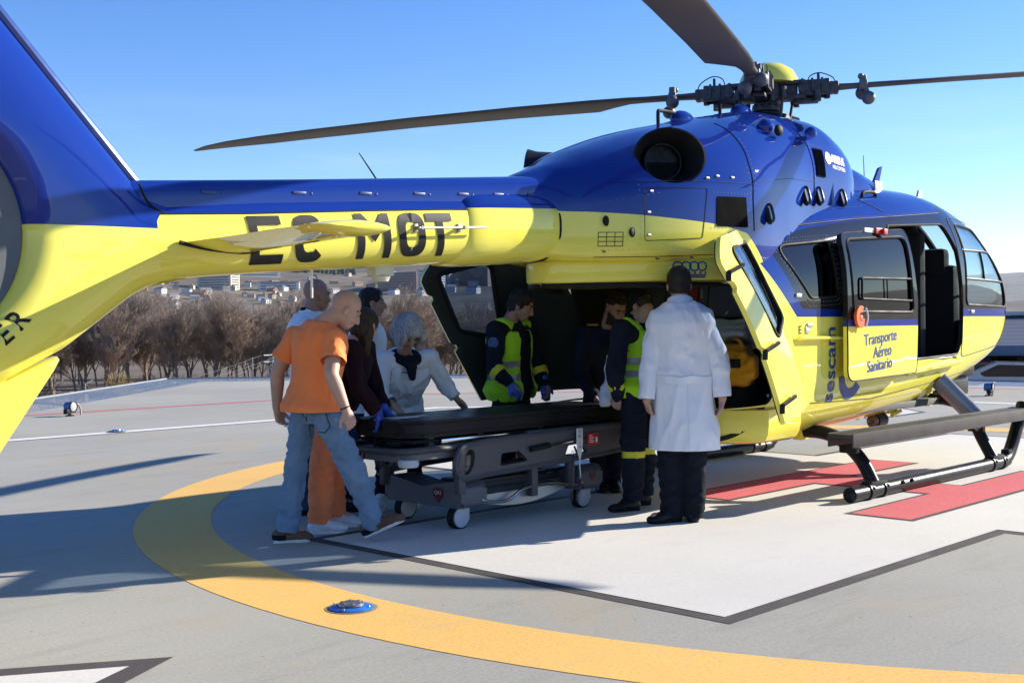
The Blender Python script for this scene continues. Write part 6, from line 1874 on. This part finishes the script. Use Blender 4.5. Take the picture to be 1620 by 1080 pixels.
def collar(J, m, parent, r=.078, h=.045, tilt=None):
    F, Lf, up = headbasis(J); n = Vector(J['neck']); b = BM(); N = 28; V = []
    ax = (Vector(J['head']) - n).normalized(); fx = (F - ax * F.dot(ax)).normalized(); lx = ax.cross(fx)
    for rr, hh in ((r * 1.12, -.03), (r * .92, h), (r * .82, h), (r * .95, -.03)):
        for i in range(N):
            a = R(28) + (2 * PI - R(56)) * i / (N - 1); V.append(n + fx * (rr * math.cos(a)) + lx * (rr * 1.12 * math.sin(a)) + ax * hh - Vector((0, 0, .02)))
    add_geo(b, V, [(k * N + i, k * N + i + 1, ((k + 1) % 4) * N + i + 1, ((k + 1) % 4) * N + i) for k in range(4) for i in range(N - 1)] + [(0, N, 2 * N, 3 * N), (N - 1, 2 * N - 1, 3 * N - 1, 4 * N - 1)])
    return obj('collar', b, m, parent, ang=50)

def drape(o, pts, ff, lift, base):
    from mathutils.bvhtree import BVHTree
    tr = BVHTree.FromPolygons([v.co for v in o.data.vertices], [tuple(p.vertices) for p in o.data.polygons])
    rr = Vector((ff.y, -ff.x, 0)); out = []
    for x, z in pts:
        q = base + rr * x; q.z = z; h = tr.ray_cast(q - ff * 1.5, ff)[0]
        if h: out.append(h - ff * lift)
    return out
PEOPLE = {
 'p1': dict(face=(0.762, -0.355, -0.541), head=(-4.451, 1.284, 1.434), neck=(-4.544, 1.419, 1.347), shR=(-4.57, 1.245, 1.25), shL=(-4.587, 1.633, 1.267), elR=(-4.663, 1.164, 1.044), elL=(-4.645, 1.746, 1.049), wrR=(-4.606, 1.102, 0.833), wrL=(-4.629, 1.783, 0.819), haR=(-4.586, 1.052, 0.706), haL=(-4.609, 1.76, 0.694), hipR=(-4.59, 1.343, 0.834), hipL=(-4.57, 1.58, 0.823), knR=(-4.483, 1.214, 0.474), knL=(-4.621, 1.597, 0.459), anR=(-4.353, 1.176, 0.122), anL=(-4.695, 1.581, 0.091), toR=(-4.219, 1.011, 0.138), toL=(-4.594, 1.52, 0.029), heelR=(-4.386, 1.223, 0.02), heelL=(-4.779, 1.637, 0.014)),
 'p2': dict(face=(0.897, 0.182, -0.403), head=(-4.024, 1.632, 1.334), neck=(-4.087, 1.694, 1.231), shR=(-4.205, 1.557, 1.183), shL=(-3.916, 1.777, 1.194), elR=(-4.219, 1.466, 0.929), elL=(-3.853, 1.766, 0.947), wrR=(-4.092, 1.435, 0.761), wrL=(-3.841, 1.65, 0.749), haR=(-4.043, 1.44, 0.622), haL=(-3.793, 1.643, 0.678), hipR=(-4.254, 1.743, 0.82), hipL=(-4.085, 1.857, 0.806), knR=(-4.346, 1.688, 0.447), knL=(-4.152, 1.833, 0.419), anR=(-4.369, 1.706, 0.109), anL=(-4.157, 1.833, 0.112), toR=(-4.244, 1.606, 0.022), toL=(-4.058, 1.745, 0.041), heelR=(-4.434, 1.742, 0.031), heelL=(-4.212, 1.873, 0.038)),
 'p3': dict(face=(0.993, -0.086, -0.086), head=(-3.857, 2.393, 1.562), neck=(-3.921, 2.413, 1.418), shR=(-4.072, 2.28, 1.319), shL=(-3.764, 2.48, 1.327), elR=(-4.131, 2.235, 1.005), elL=(-3.706, 2.473, 0.994), wrR=(-4.104, 2.161, 0.774), wrL=(-3.69, 2.424, 0.764), haR=(-4.081, 2.136, 0.657), haL=(-3.666, 2.398, 0.653), hipR=(-3.967, 2.364, 0.835), hipL=(-3.796, 2.447, 0.824), knR=(-3.991, 2.355, 0.443), knL=(-3.769, 2.357, 0.424), anR=(-3.986, 2.371, 0.056), anL=(-3.762, 2.344, 0.078), toR=(-3.893, 2.305, -0.007), toL=(-3.661, 2.24, 0.026), heelR=(-4.025, 2.41, -0.002), heelL=(-3.802, 2.383, 0.029)),
 'p4': dict(face=(0.779, -0.624, -0.059), head=(-3.105, 2.697, 1.52), neck=(-3.123, 2.741, 1.353), shR=(-3.258, 2.635, 1.256), shL=(-2.976, 2.847, 1.253), elR=(-3.322, 2.623, 0.953), elL=(-2.935, 2.857, 0.934), wrR=(-3.284, 2.553, 0.713), wrL=(-2.909, 2.798, 0.707), haR=(-3.259, 2.525, 0.601), haL=(-2.883, 2.77, 0.595), hipR=(-3.223, 2.72, 0.85), hipL=(-3.081, 2.804, 0.841), knR=(-3.316, 2.752, 0.448), knL=(-3.018, 2.734, 0.426), anR=(-3.363, 2.794, 0.069), anL=(-2.982, 2.691, 0.067), toR=(-3.255, 2.682, 0.008), toL=(-2.868, 2.574, 0.0), heelR=(-3.398, 2.828, 0.011), heelL=(-3.022, 2.73, 0.003)),
 'p5': dict(face=(-0.155, -0.532, -0.832), head=(-3.457, 1.853, 1.292), neck=(-3.316, 2.078, 1.116), shR=(-3.465, 2.143, 1.083), shL=(-3.137, 2.009, 1.084), elR=(-3.577, 2.053, 0.825), elL=(-3.032, 1.956, 0.895), wrR=(-3.592, 1.896, 0.778), wrL=(-2.988, 1.881, 0.792), haR=(-3.547, 1.807, 0.699), haL=(-2.896, 1.871, 0.703), hipR=(-3.285, 2.383, 0.8), hipL=(-3.081, 2.346, 0.791), knR=(-3.447, 2.171, 0.428), knL=(-3.171, 2.147, 0.406), anR=(-3.504, 2.138, 0.086), anL=(-3.176, 2.147, 0.096), toR=(-3.639, 2.017, 0.005), toL=(-3.27, 2.012, 0.035), heelR=(-3.464, 2.181, 0.009), heelL=(-3.151, 2.178, 0.034)),
 'p6': dict(face=(0.434, -0.78, -0.452), head=(-2.291, 1.867, 1.486), neck=(-2.309, 1.997, 1.34), shR=(-2.506, 1.94, 1.292), shL=(-2.071, 2.012, 1.288), elR=(-2.574, 1.891, 0.993), elL=(-2.005, 1.968, 0.982), wrR=(-2.541, 1.769, 0.888), wrL=(-2.019, 1.894, 0.863), haR=(-2.477, 1.66, 0.763), haL=(-2.019, 1.863, 0.702), hipR=(-2.37, 2.008, 0.835), hipL=(-2.165, 2.042, 0.825), knR=(-2.384, 1.973, 0.432), knL=(-2.165, 2.007, 0.413), anR=(-2.376, 2.002, 0.052), anL=(-2.164, 2.028, 0.048), toR=(-2.295, 1.875, -0.024), toL=(-2.08, 1.914, -0.012), heelR=(-2.412, 2.037, -0.011), heelL=(-2.2, 2.064, -0.002)),
 'p7': dict(face=(-0.165, -0.815, -0.555), head=(-1.741, 1.379, 1.454), neck=(-1.686, 1.505, 1.291), shR=(-1.836, 1.614, 1.233), shL=(-1.481, 1.438, 1.237), elR=(-1.907, 1.61, 0.925), elL=(-1.514, 1.352, 0.935), wrR=(-1.97, 1.415, 0.765), wrL=(-1.73, 1.284, 0.737), haR=(-1.971, 1.314, 0.671), haL=(-1.812, 1.294, 0.653), hipR=(-1.694, 1.649, 0.845), hipL=(-1.542, 1.551, 0.841), knR=(-1.733, 1.596, 0.434), knL=(-1.618, 1.521, 0.43), anR=(-1.71, 1.595, 0.058), anL=(-1.624, 1.522, 0.055), toR=(-1.855, 1.427, 0.002), toL=(-1.786, 1.357, 0.001), heelR=(-1.665, 1.634, -0.006), heelL=(-1.586, 1.554, -0.008)),
 'p8': dict(face=(0.154, 0.664, -0.732), head=(-2.176, 0.779, 1.444), neck=(-2.198, 0.77, 1.307), shL=(-2.462, 0.725, 1.282), shR=(-2.019, 0.759, 1.287), elL=(-2.569, 0.715, 1.002), elR=(-1.977, 0.854, 0.97), wrL=(-2.476, 0.76, 0.811), wrR=(-1.996, 0.984, 0.771), haL=(-2.435, 0.831, 0.69), haR=(-2.019, 1.064, 0.674), hipL=(-2.385, 0.697, 0.854), hipR=(-2.142, 0.763, 0.84), knL=(-2.389, 0.694, 0.461), knR=(-2.146, 0.789, 0.436), anL=(-2.358, 0.729, 0.098), anR=(-2.11, 0.833, 0.098), toL=(-2.53, 0.802, 0.021), toR=(-2.265, 0.903, 0.03), heelL=(-2.305, 0.715, 0.016), heelR=(-2.049, 0.812, 0.019)),
 'p9': dict(face=(0.742, 0.659, -0.119), head=(-2.473, 0.227, 1.584), neck=(-2.518, 0.185, 1.456), shL=(-2.61, 0.291, 1.323), shR=(-2.428, 0.063, 1.327), elL=(-2.678, 0.327, 1.046), elR=(-2.395, -0.032, 1.067), wrL=(-2.717, 0.32, 0.813), wrR=(-2.398, -0.061, 0.826), haL=(-2.664, 0.321, 0.683), haR=(-2.378, -0.026, 0.715), hipL=(-2.537, 0.252, 0.865), hipR=(-2.451, 0.108, 0.865), knL=(-2.566, 0.246, 0.461), knR=(-2.478, 0.114, 0.462), anL=(-2.566, 0.241, 0.081), anR=(-2.476, 0.12, 0.074), toL=(-2.759, 0.293, 0.023), toR=(-2.264, 0.274, -0.011), heelL=(-2.504, 0.204, 0.009), heelR=(-2.533, 0.091, -0.0)),
}

# ---- man in the orange scrub shirt and jeans, walking
J = J_('p1', lift='R')
o, H, HM, s = make_body(J, M_skin[0], 1.02, 0, 1.02, 'bald man in an orange short sleeved shirt and blue jeans walking beside the stretcher', grip=(.5, .55), thick=1.02)
b = BM(); rings(b, ([(r[0] - Vector((0, 0, .05)) * (1 if i == 0 else 0), r[1], r[2], r[3] + (.050 if i == 0 else .040 if i == 1 else .008 if i == 2 else 0), r[4] + (.048 if i == 0 else .038 if i == 1 else .006 if i == 2 else 0)) for i, r in enumerate(torso(J, 1.0, .024, -.2, 9))])); sh1 = blob('shirt', b, .010, ORA, o, 3, (.013, 9, 2.6), seed=1, slices=[((J['hipR'][0], J['hipR'][1], .812), (.0, .0, -1), None, 0)])
sleeve_parts(J, (.068, .072, .05), .30, ORA, sh1, (.010, 9, 4), 1)
tr1 = trousers(J, DEN, o, (.086, .076, .064), sz=1.0, seed=2, hemz=.02, grow=-.004, fold=(.013, 11, 20))
shoes(J, BRN, SOLEW, o, um2=BLKT)
# back pocket of the jeans and the wrist band
ffp = Vector((.7136, .7004, 0)); rrp = Vector((.7004, -.7136, 0)); hb = (Vector(J['hipL']) + Vector(J['hipR'])) / 2
pk = [(-.055, .815), (.095, .835), (.128, .725), (.098, .690), (.015, .697)]
P = drape(tr1, dense(pk, .02), ffp, .003, hb)
b = BM(); tube(b, P + [P[0]], .0035, 5); obj('pocket_seam', b, DEN2, tr1)
b = BM(); P = drape(tr1, dense([(-.02, .80), (-.03, .70), (-.02, .62)], .02, False), ffp, .001, hb); tube(b, P, .003, 5); obj('back_seam', b, DEN2, tr1)
b = BM(); P = drape(sh1, dense([(-.17, .865), (-.05, .855), (.05, .850), (.12, .845)], .02, False), ffp, .001, hb); tube(b, P, .0028, 5); obj('hem_seam', b, ORA2, sh1)
b = BM(); P = drape(sh1, dense([(.13, .98), (.125, .90), (.12, .84)], .02, False), ffp, .001, hb); tube(b, P, .003, 5); obj('side_seam', b, ORA2, sh1)
b = BM(); w = Vector(J['wrR']); d_ = (Vector(J['elR']) - w).normalized(); lathe(b, [(.031, -.004), (.034, 0), (.031, .004)], w + d_ * .012, d_, 20); obj('wristband', b, M_rub, o)

# ---- long haired woman in a dark fleece
J = J_('p2', bow=.04, gl=1)
o, H, HM, s = make_body(J, M_skin[0], .88, 0, .96, 'long haired woman in a dark fleece, orange trousers and white clogs holding the stretcher', grip=(.7, .8))
b = BM(); rings(b, torso(J, .92, .032, -.05, 9)); co_ = blob('fleece', b, .010, MAR, o, 4, (.010, 8, 6), seed=3); sleeve_parts(J, (.066, .056, .046), .92, MAR, co_, seed=3)
trousers(J, ORA2, o, (.102, .086, .082), sz=.95, seed=4, hemz=.03)
shoes(J, CROC, CROC, o, wide=1.15, ankle=False, name='clog')
for q in 'LR': glove(J, q, o, Vector((.3, -.6, .6)) if q == 'R' else Vector((.2, .2, .9)), .8)
b = BM()
for c, r in (((-.02, 0, .035), (.112, .090, .098)), ((-.055, 0, -.03), (.075, .088, .09))): sphere(b, H(*c), 1, 20, (r[0] * s, r[1] * s, r[2] * s), HM)
p0 = H(-.06, 0, -.02)
for k in range(7):
    t = (k - 3) / 3; q = H(-.05 + .02 * abs(t), .065 * t, -.05); e = q + Vector((.05 * t, -.05 * t, -.20 - .03 * (k % 2))) + Vector(J['face']) * .05; cap(b, q, q.lerp(e, .6), .036, .032); cap(b, q.lerp(e, .6), e, .032, .010)
blob('hair', b, .0065, strand('long_brown_hair', (.045, .026, .018)), o, 2, (.005, 40, 6), seed=5)

# ---- bald man at the back
J = J_('p3')
o, H, HM, s = make_body(J, M_skin[1], 1.0, 0, 1.02, 'bald man in a white coat and dark jeans standing behind the orange shirted man')
b = BM(); rings(b, skirt(J, .62, .05, 1.0, .035) + torso(J, 1.02, .032, .1, 9)); co_ = blob('coat', b, .011, WHC, o, 4, (.010, 8, 3), seed=6, slices=hem(.63)); sleeve_parts(J, (.074, .062, .05), .93, WHC, co_, seed=6)
trousers(J, DEN2, o, seed=7); shoes(J, BLKS, SOLEB, o); collar(J, WHC, o); 
b = BM(); n = Vector(J['neck']); ax = (Vector(J['head']) - n).normalized(); lathe(b, [(.066, -.02), (.070, .0), (.066, .022), (.058, .022), (.060, -.02)], n + ax * .01, ax, 24); obj('undershirt_collar', b, NAV, o)

# ---- dark haired man at the back
J = J_('p4')
o, H, HM, s = make_body(J, M_skin[1], .98, 0, 1.0, 'dark haired man in a white coat seen in profile behind the long haired woman')
b = BM(); rings(b, skirt(J, .66, .04, 1.0, .03) + torso(J, 1.0, .03, .1, 9)); co_ = blob('coat', b, .011, WHC, o, 4, (.010, 8, 3), seed=8, slices=hem(.67)); sleeve_parts(J, (.072, .06, .048), .93, WHC, co_, seed=8)
trousers(J, DEN2, o, seed=9); shoes(J, BLKS, SOLEB, o); collar(J, WHC, o)
hair_cap(H, HM, s, strand('black_hair', (.018, .015, .014)), o, [((-.026, 0, .040), (.103, .086, .090)), ((.02, 0, .082), (.055, .066, .034)), ((-.05, 0, -.02), (.062, .078, .07))], 2)

# ---- grey haired woman leaning over the mattress
J = J_('p5', bow=.05)
o, H, HM, s = make_body(J, M_skin[2], .90, 0, .98, 'grey haired woman in a white coat and dark scarf leaning on the mattress', grip=(.12, .12), hside={'L': Vector((.1, .1, 1)), 'R': Vector((-.1, -.1, 1)), 'tL': 1, 'tR': -1})
b = BM(); rings(b, skirt(J, .50, .05, .95, .045) + torso(J, .96, .036, .1, 9)); co_ = blob('coat', b, .010, WHC, o, 4, (.014, 9, 5), seed=10, slices=hem(.515)); sleeve_parts(J, (.072, .062, .052), .93, WHC, co_, seed=10)
trousers(J, BLKT, o, (.085, .062, .050), sz=.92, seed=11); shoes(J, SNK, SOLEW, o)
b = BM(); n = Vector(J['neck']); F, Lf, up = headbasis(J); ax = (Vector(J['head']) - n).normalized()
fh = Vector((F.x, F.y, 0)).normalized()
for k in range(14):
    a = 2 * PI * k / 14; p = n + fh * (.075 * math.cos(a) + .02) + Lf * (.078 * math.sin(a)) + Vector((0, 0, -.01 - .03 * math.cos(a))); sphere(b, p, .042, 10)
for k in range(6): sphere(b, n + fh * (.10 + .008 * k) + Vector((0, 0, -.045 - .022 * k)), .055 - .006 * k, 10)
blob('scarf', b, .009, cloth('black_scarf', (.012, .014, .022), .3), o, 3, (.008, 14, 14), seed=12)
b = BM()
for c, r in (((-.025, 0, .036), (.118, .098, .102)), ((-.04, 0, -.03), (.095, .102, .085)), ((.045, .0, .075), (.062, .085, .045))): sphere(b, H(*c), 1, 20, (r[0] * s, r[1] * s, r[2] * s), HM)
for q in (-1, 1):
    for k in range(6):
        x = -.09 + .034 * k; p = H(x, q * .082, .03); e = H(x + .022, q * (.097 - .004 * k), -.115 + .004 * k); cap(b, p, e, .030, .018)
for k in range(5): p = H(-.10, (k - 2) * .036, -.0); cap(b, p, H(-.085, (k - 2) * .042, -.115), .034, .022)
blob('hair', b, .0062, strand('grey_bob', (.26, .26, .265), .6), o, 2, (.0035, 38, 6), seed=13)
b = BM()
for k in range(3): pass
b.free()

cf = Vector((.7136, .7004, 0)); hb5 = (Vector(J['hipL']) + Vector(J['hipR'])) / 2; co5 = [c for c in o.children if c.name.startswith('coat')][0]
P = drape(co5, dense([(.03, 1.02), (.01, .90), (.0, .75), (.0, .62)], .02, False), cf, .001, hb5)
if len(P) > 2: b = BM(); tube(b, P, .003, 5); obj('front_seam', b, cloth('coat_seam', (.45, .46, .50)), co5)
for z in (.98, .88, .78):
    P = drape(co5, [(.035, z)], cf, .003, hb5)
    if P: b = BM(); sphere(b, P[0], .008, 10); obj('button', b, M_white, co5)
P = drape(co5, dense([(-.12, .99), (-.03, .985)], .01, False), cf, .0015, hb5)
if len(P) > 1: b = BM(); tube(b, P, .0035, 5); obj('pocket_edge', b, mat('coat_print', (.10, .12, .2), .7), co5)
P = drape(co5, dense([(.10, .995), (.19, .99)], .01, False), cf, .0015, hb5)
if len(P) > 1: b = BM(); tube(b, P, .005, 5); obj('name_embroidery', b, mat('coat_print_dark', (.06, .08, .16), .7), co5)

# ---- paramedic in a hi-vis waistcoat
J = J_('p6', gl=1)
o, H, HM, s = make_body(J, M_skin[1], 1.0, 1, 1.02, 'dark haired paramedic in a lime waistcoat and blue gloves behind the mattress', grip=(.35, .35))
b = BM(); rings(b, torso(J, 1.02, .020, -.2, 9)); sleeves(b, J, (.076, .064, .05), .95); blob('jersey', b, .010, NAV, o, 4, (.010, 8, 6), seed=14)
trousers(J, NAV, o, (.105, .082, .072), seed=15); shoes(J, BLKS, SOLEB, o)
def waistcoat(J, o, seed, open_=.62, hem=.0, sz=1.04, back=False):
    b = BM(); T = torso(J, sz, .034, -.2, .95)
    T = [(r[0] - Vector((0, 0, hem if i == 0 else 0)), r[1], r[2], r[3] + (.03 if i < 2 else 0) - (.018 if i > 4 else 0), r[4] + (.035 if i < 2 else .01)) for i, r in enumerate(T)]
    rings(b, T)
    nk = Vector(J['neck'])
    for q in 'LR': cap(b, nk - Vector((0, 0, .05)), nk.lerp(Vector(J['sh' + q]), .72) + Vector((0, 0, .012)), .080, .074)
    hc = (Vector(J['hipL']) + Vector(J['hipR'])) / 2; ax = (nk - hc); L = ax.length; ax.normalize()
    F = Vector(J['face']); fw_ = ax.cross((Vector(J['shL']) - Vector(J['shR'])).normalized()) * -1
    if fw_.dot(Vector(J['chest'] if 'chest' in J else J['face'])) < 0: fw_ = -fw_
    sx_ = ax.cross(fw_)
    def cut(c):
        p = c - hc; t = p.dot(ax) / L; f_ = p.dot(fw_); x = p.dot(sx_)
        if t > .97: return (c - nk).length < .085
        return f_ > .03 and abs(x) < open_ * .11 * (1 if t < .6 else 1 - .1 * (t - .6))
    def mf(c):
        t = (c - hc).dot(ax) / L
        return 1 if (.16 < t < .265 or .36 < t < .465) else 0
    return blob('waistcoat', b, .0095, [HIV, SILV], o, 3, (.009, 8, 4), seed=seed, matfn=mf, cut=cut if not back else None)
waistcoat(J, o, 16, hem=.0)
for q in 'LR':
    glove(J, q, o, Vector((-.4, -.5, .6)), .30, -1 if q == 'L' else 1)
    b = BM(); e, w = Vector(J['el' + q]), Vector(J['wr' + q]); d_ = (w - e).normalized(); lathe(b, [(.066, -.028), (.068, 0), (.064, .028)], e + d_ * .035, d_, 24); obj('sleeve_band', b, YBAND, o)
b = BM(); c = Vector(J['shR']).lerp(Vector(J['elR']), .32); dn = (Vector(J['shR']) - Vector(J['shL'])).normalized(); dn = (dn * .6 + Vector((-.5, -.5, 0))).normalized()
lathe(b, [(.042, 0), (.042, .008), (.03, .011), (0, .011)], c + dn * .071, dn, 24); obj('arm_badge', b, mat('blue_badge', (.05, .09, .24), .6, var=.5, vs=40), o)
hair_cap(H, HM, s, strand('dark_hair', (.022, .017, .015)), o, [((-.030, 0, .036), (.106, .090, .094)), ((-.06, 0, -.03), (.062, .08, .075)), ((.02, 0, .080), (.058, .066, .036)), ((.0, .07, .0), (.03, .02, .04)), ((.0, -.07, .0), (.03, .02, .04))], 3, fold=(.007, 34, 20))

# ---- bearded officer in dark uniform
J = J_('p7')
o, H, HM, s = make_body(J, M_skin[1], 1.0, 2, 1.0, 'bearded man in a dark uniform leaning over the stretcher inside the rear opening')
b = BM(); rings(b, torso(J, 1.03, .024, -.2, 9)); sleeves(b, J, (.078, .066, .052), .95); blob('jacket', b, .010, NAV, o, 4, (.010, 8, 6), seed=18)
trousers(J, NAV, o, seed=19); shoes(J, BLKS, SOLEB, o); collar(J, NAV, o)
nk = Vector(J['neck'])
for q in 'LR':
    b = BM(); p = nk.lerp(Vector(J['sh' + q]), .68); M = Matrix.Translation(p + Vector((0, 0, .072))) @ Matrix.Rotation(math.atan2((Vector(J['sh' + q]) - nk).y, (Vector(J['sh' + q]) - nk).x), 4, 'Z'); box(b, (0, 0, 0), (.085, .055, .014), .005, M)
    obj('epaulette', b, mat('gold_epaulette', (.42, .25, .02), .6), o)
b = BM(); ff = Vector((J['face'][0], J['face'][1], 0)).normalized(); sx_ = Vector((-ff.y, ff.x, 0)); p = Vector(J['shR']).lerp(Vector(J['shL']), .36) - Vector((0, 0, .10)) + ff * .150
lathe(b, [(.034, 0), (.034, .006), (.02, .010), (0, .010)], p, ff, 20); obj('chest_badge', b, mat('grey_badge', (.10, .11, .12), .5, var=.5, vs=60), o)
b = BM(); box(b, p - Vector((0, 0, .085)) + ff * .0 - sx_ * .0, (.035, .035, .018), .004); obj('name_pin', b, M_white, o)
hair_cap(H, HM, s, strand('short_black_hair', (.016, .013, .012)), o, [((-.026, 0, .042), (.100, .083, .090)), ((.02, 0, .085), (.058, .062, .040)), ((-.05, 0, -.02), (.06, .074, .06))], 4)

# ---- hi-vis medic with a cap, bending
J = J_('p8', bow=.05)
o, H, HM, s = make_body(J, M_skin[2], 1.0, 0, 1.0, 'medic in a dark cap, lime waistcoat and navy trousers bending into the rear opening', grip=(.4, .4))
b = BM(); rings(b, torso(J, 1.0, .020, -.2, 9)); sleeves(b, J, (.076, .066, .052), .95); blob('jersey', b, .010, NAV, o, 4, (.010, 8, 6), seed=20)
kz = [Vector(J['kn' + q]).z for q in 'LR']
trousers(J, NAV, o, (.104, .084, .076), seed=21, mats=[NAV, YBAND], matfn=lambda c: 1 if .385 < c.z < .432 else 0)
shoes(J, BLKS, SOLEB, o)
waistcoat(J, o, 22, back=True, sz=1.02)
for q in 'LR':
    b = BM(); e, w = Vector(J['el' + q]), Vector(J['wr' + q]); d_ = (w - e).normalized(); lathe(b, [(.060, -.022), (.062, 0), (.058, .022)], e + d_ * .12, d_, 24); obj('sleeve_band', b, YBAND, o)
b = BM()
sphere(b, H(-.016, 0, .050), 1, 24, (.108 * s, .086 * s, .084 * s), HM); cap(b, H(.075, -.04, .035), H(.075, .04, .035), .03 * s, .03 * s, 14, .35, HM @ Vector((0, 0, 1))); cap(b, H(.12, -.025, .028), H(.12, .025, .028), .026 * s, .026 * s, 14, .35, HM @ Vector((0, 0, 1)))
blob('cap', b, .006, NAV, o, 3)
hair_cap(H, HM, s, strand('cropped_hair', (.03, .022, .018)), o, [((-.05, 0, .0), (.066, .078, .06))], 5)
b = BM(); c = Vector(J['shR']).lerp(Vector(J['shL']), .35) + Vector((-.11, -.12, -.12)); tube(b, [c + Vector((.0, 0, .10)), c + Vector((.01, -.02, 0)), c + Vector((.03, -.02, -.12)), c + Vector((.05, -.01, -.17))], .012, 8, 4, flat=.5); obj('radio_strap', b, M_rub, o)

# ---- man in the white coat, back to the camera
J = J_('p9')
o, H, HM, s = make_body(J, M_skin[2], 1.0, 0, 1.02, 'man in a long white coat with his back turned at the rear opening', grip=(.55, .55), hside={'L': Vector((-.55, .25, .1)), 'R': Vector((.4, -.5, .1))})
b = BM(); rings(b, skirt(J, .475, .020, 1.02, .046) + torso(J, 1.04, .036, .1, 9)); co = blob('coat', b, .0095, WHC, o, 4, (.012, 8, 2.4), seed=24, slices=hem(.488)); sleeve_parts(J, (.074, .070, .060), .96, WHC, co, (.011, 9, 5), seed=24)
trousers(J, BLKT, o, (.100, .082, .070), seed=25, hemz=.03); shoes(J, BLKS, SOLEB, o, sole=.02)
co_c = collar(J, WHC, o, .082, .05)
from mathutils.bvhtree import BVHTree
tree = BVHTree.FromPolygons([v.co for v in co.data.vertices], [tuple(p.vertices) for p in co.data.polygons])
cx_, rr_ = (Vector(J['hipL']) + Vector(J['hipR'])) / 2, Vector((.7004, -.7136, 0)); ff = Vector((.7136, .7004, 0))
b = BM(); V = []; N = 26; zb_ = cx_.z + .085
for i in range(N + 1):
    for z in (zb_ - .026, zb_ + .026):
        x = (i / N - .5) * .36; q = cx_ + rr_ * x - ff * 1.0; q.z = z + .012 * math.sin(i * .5) * .4
        h = tree.ray_cast(q, ff)[0]
        q = (h if h else q + ff * .85) - ff * .009; V.append(q)
add_geo(b, V, [(2 * i, 2 * i + 1, 2 * i + 3, 2 * i + 2) for i in range(N)]); obj('half_belt', b, WHC, o, ang=60)
b = BM(); P = []
for i in range(30):
    q = cx_ + rr_ * .005 - ff; q.z = .49 + (zb_ - .03 - .49) * i / 29; h = tree.ray_cast(q, ff)[0]
    if h: P.append(h - ff * .002)
tube(b, P, .0035, 5); obj('coat_vent', b, WHC, o)
hair_cap(H, HM, s, strand('dark_brown_hair', (.026, .018, .014)), o, [((-.022, 0, .034), (.106, .088, .096)), ((-.055, 0, -.025), (.062, .078, .062)), ((.02, 0, .075), (.06, .068, .04))], 6, fold=(.004, 36, 18))

# ================================================================ loose kit inside and beside the helicopter
YC = cloth('yellow_bag_cloth', (.78, .36, .015), .1)
def W_(x, y, z): return Vector((HX + x, HY + y, z))
b = BM(); box(b, (0, 0, .15), (.34, .30, .28), .07); box(b, (-.06, -.14, .16), (.22, .10, .18), .04); box(b, (.05, .0, .29), (.28, .24, .06), .03)
t = blob('equipment_bag', b, .012, YC, None, 4, (.010, 10, 10), seed=31); t.location = W_(-1.28, -.50, .84); t.rotation_euler = (0, 0, .4); tag(t, 'bright yellow padded equipment bag lying in the rear opening', 'bag')
b = BM(); box(b, (-.225, -.055, .19), (.016, .085, .065), .004); obj('black_patch', b, M_rub, t)
b = BM(); box(b, (-.215, .07, .15), (.02, .04, .20), .008); obj('reflective_band', b, SILV, t)
b = BM(); tube(b, [(-.1, -.1, .30), (-.05, -.05, .36), (.08, .02, .36), (.12, .06, .30)], .014, 8, 5); obj('bag_handle', b, YC, t)
b = BM(); box(b, (0, 0, .12), (.40, .34, .24), .09); t = blob('kit_bag', b, .014, cloth('black_bag_cloth', (.02, .021, .024), .2), None, 4, (.014, 8, 8), seed=33); t.location = W_(-1.20, -.48, .63); tag(t, 'black soft kit bag under the yellow equipment bag', 'bag')
b = BM()
for k in range(4): box(b, (.0, .0, .03 * k), (.46 - .03 * k, .36, .05), .022)
t = blob('folded_blanket', b, .010, cloth('pale_blue_blanket', (.30, .38, .46), .1), None, 3, (.012, 6, 14), seed=34); t.location = W_(-1.18, -.40, 1.20); t.rotation_euler = (0, .25, .3); tag(t, 'pale blue folded blanket on top of the kit in the rear opening', 'blanket')
# crumpled sheet between the two medics
b = BM(); P = [Vector((-2.30, 1.02, .78)), Vector((-2.22, 1.05, .98)), Vector((-2.16, 1.10, 1.08))]
cap(b, P[0], P[1], .075, .045, 16, .6); cap(b, P[1], P[2], .045, .03, 16, .6); cap(b, P[0] + Vector((.10, -.06, -.03)), P[1] + Vector((.03, -.02, -.05)), .05, .03, 14, .5)
t = blob('white_sheet', b, .010, cloth('sheet_white', (.62, .66, .74), .04), None, 3, (.016, 12, 5), seed=36); tag(t, 'crumpled white sheet at the stretcher end between the two uniformed men', 'sheet')
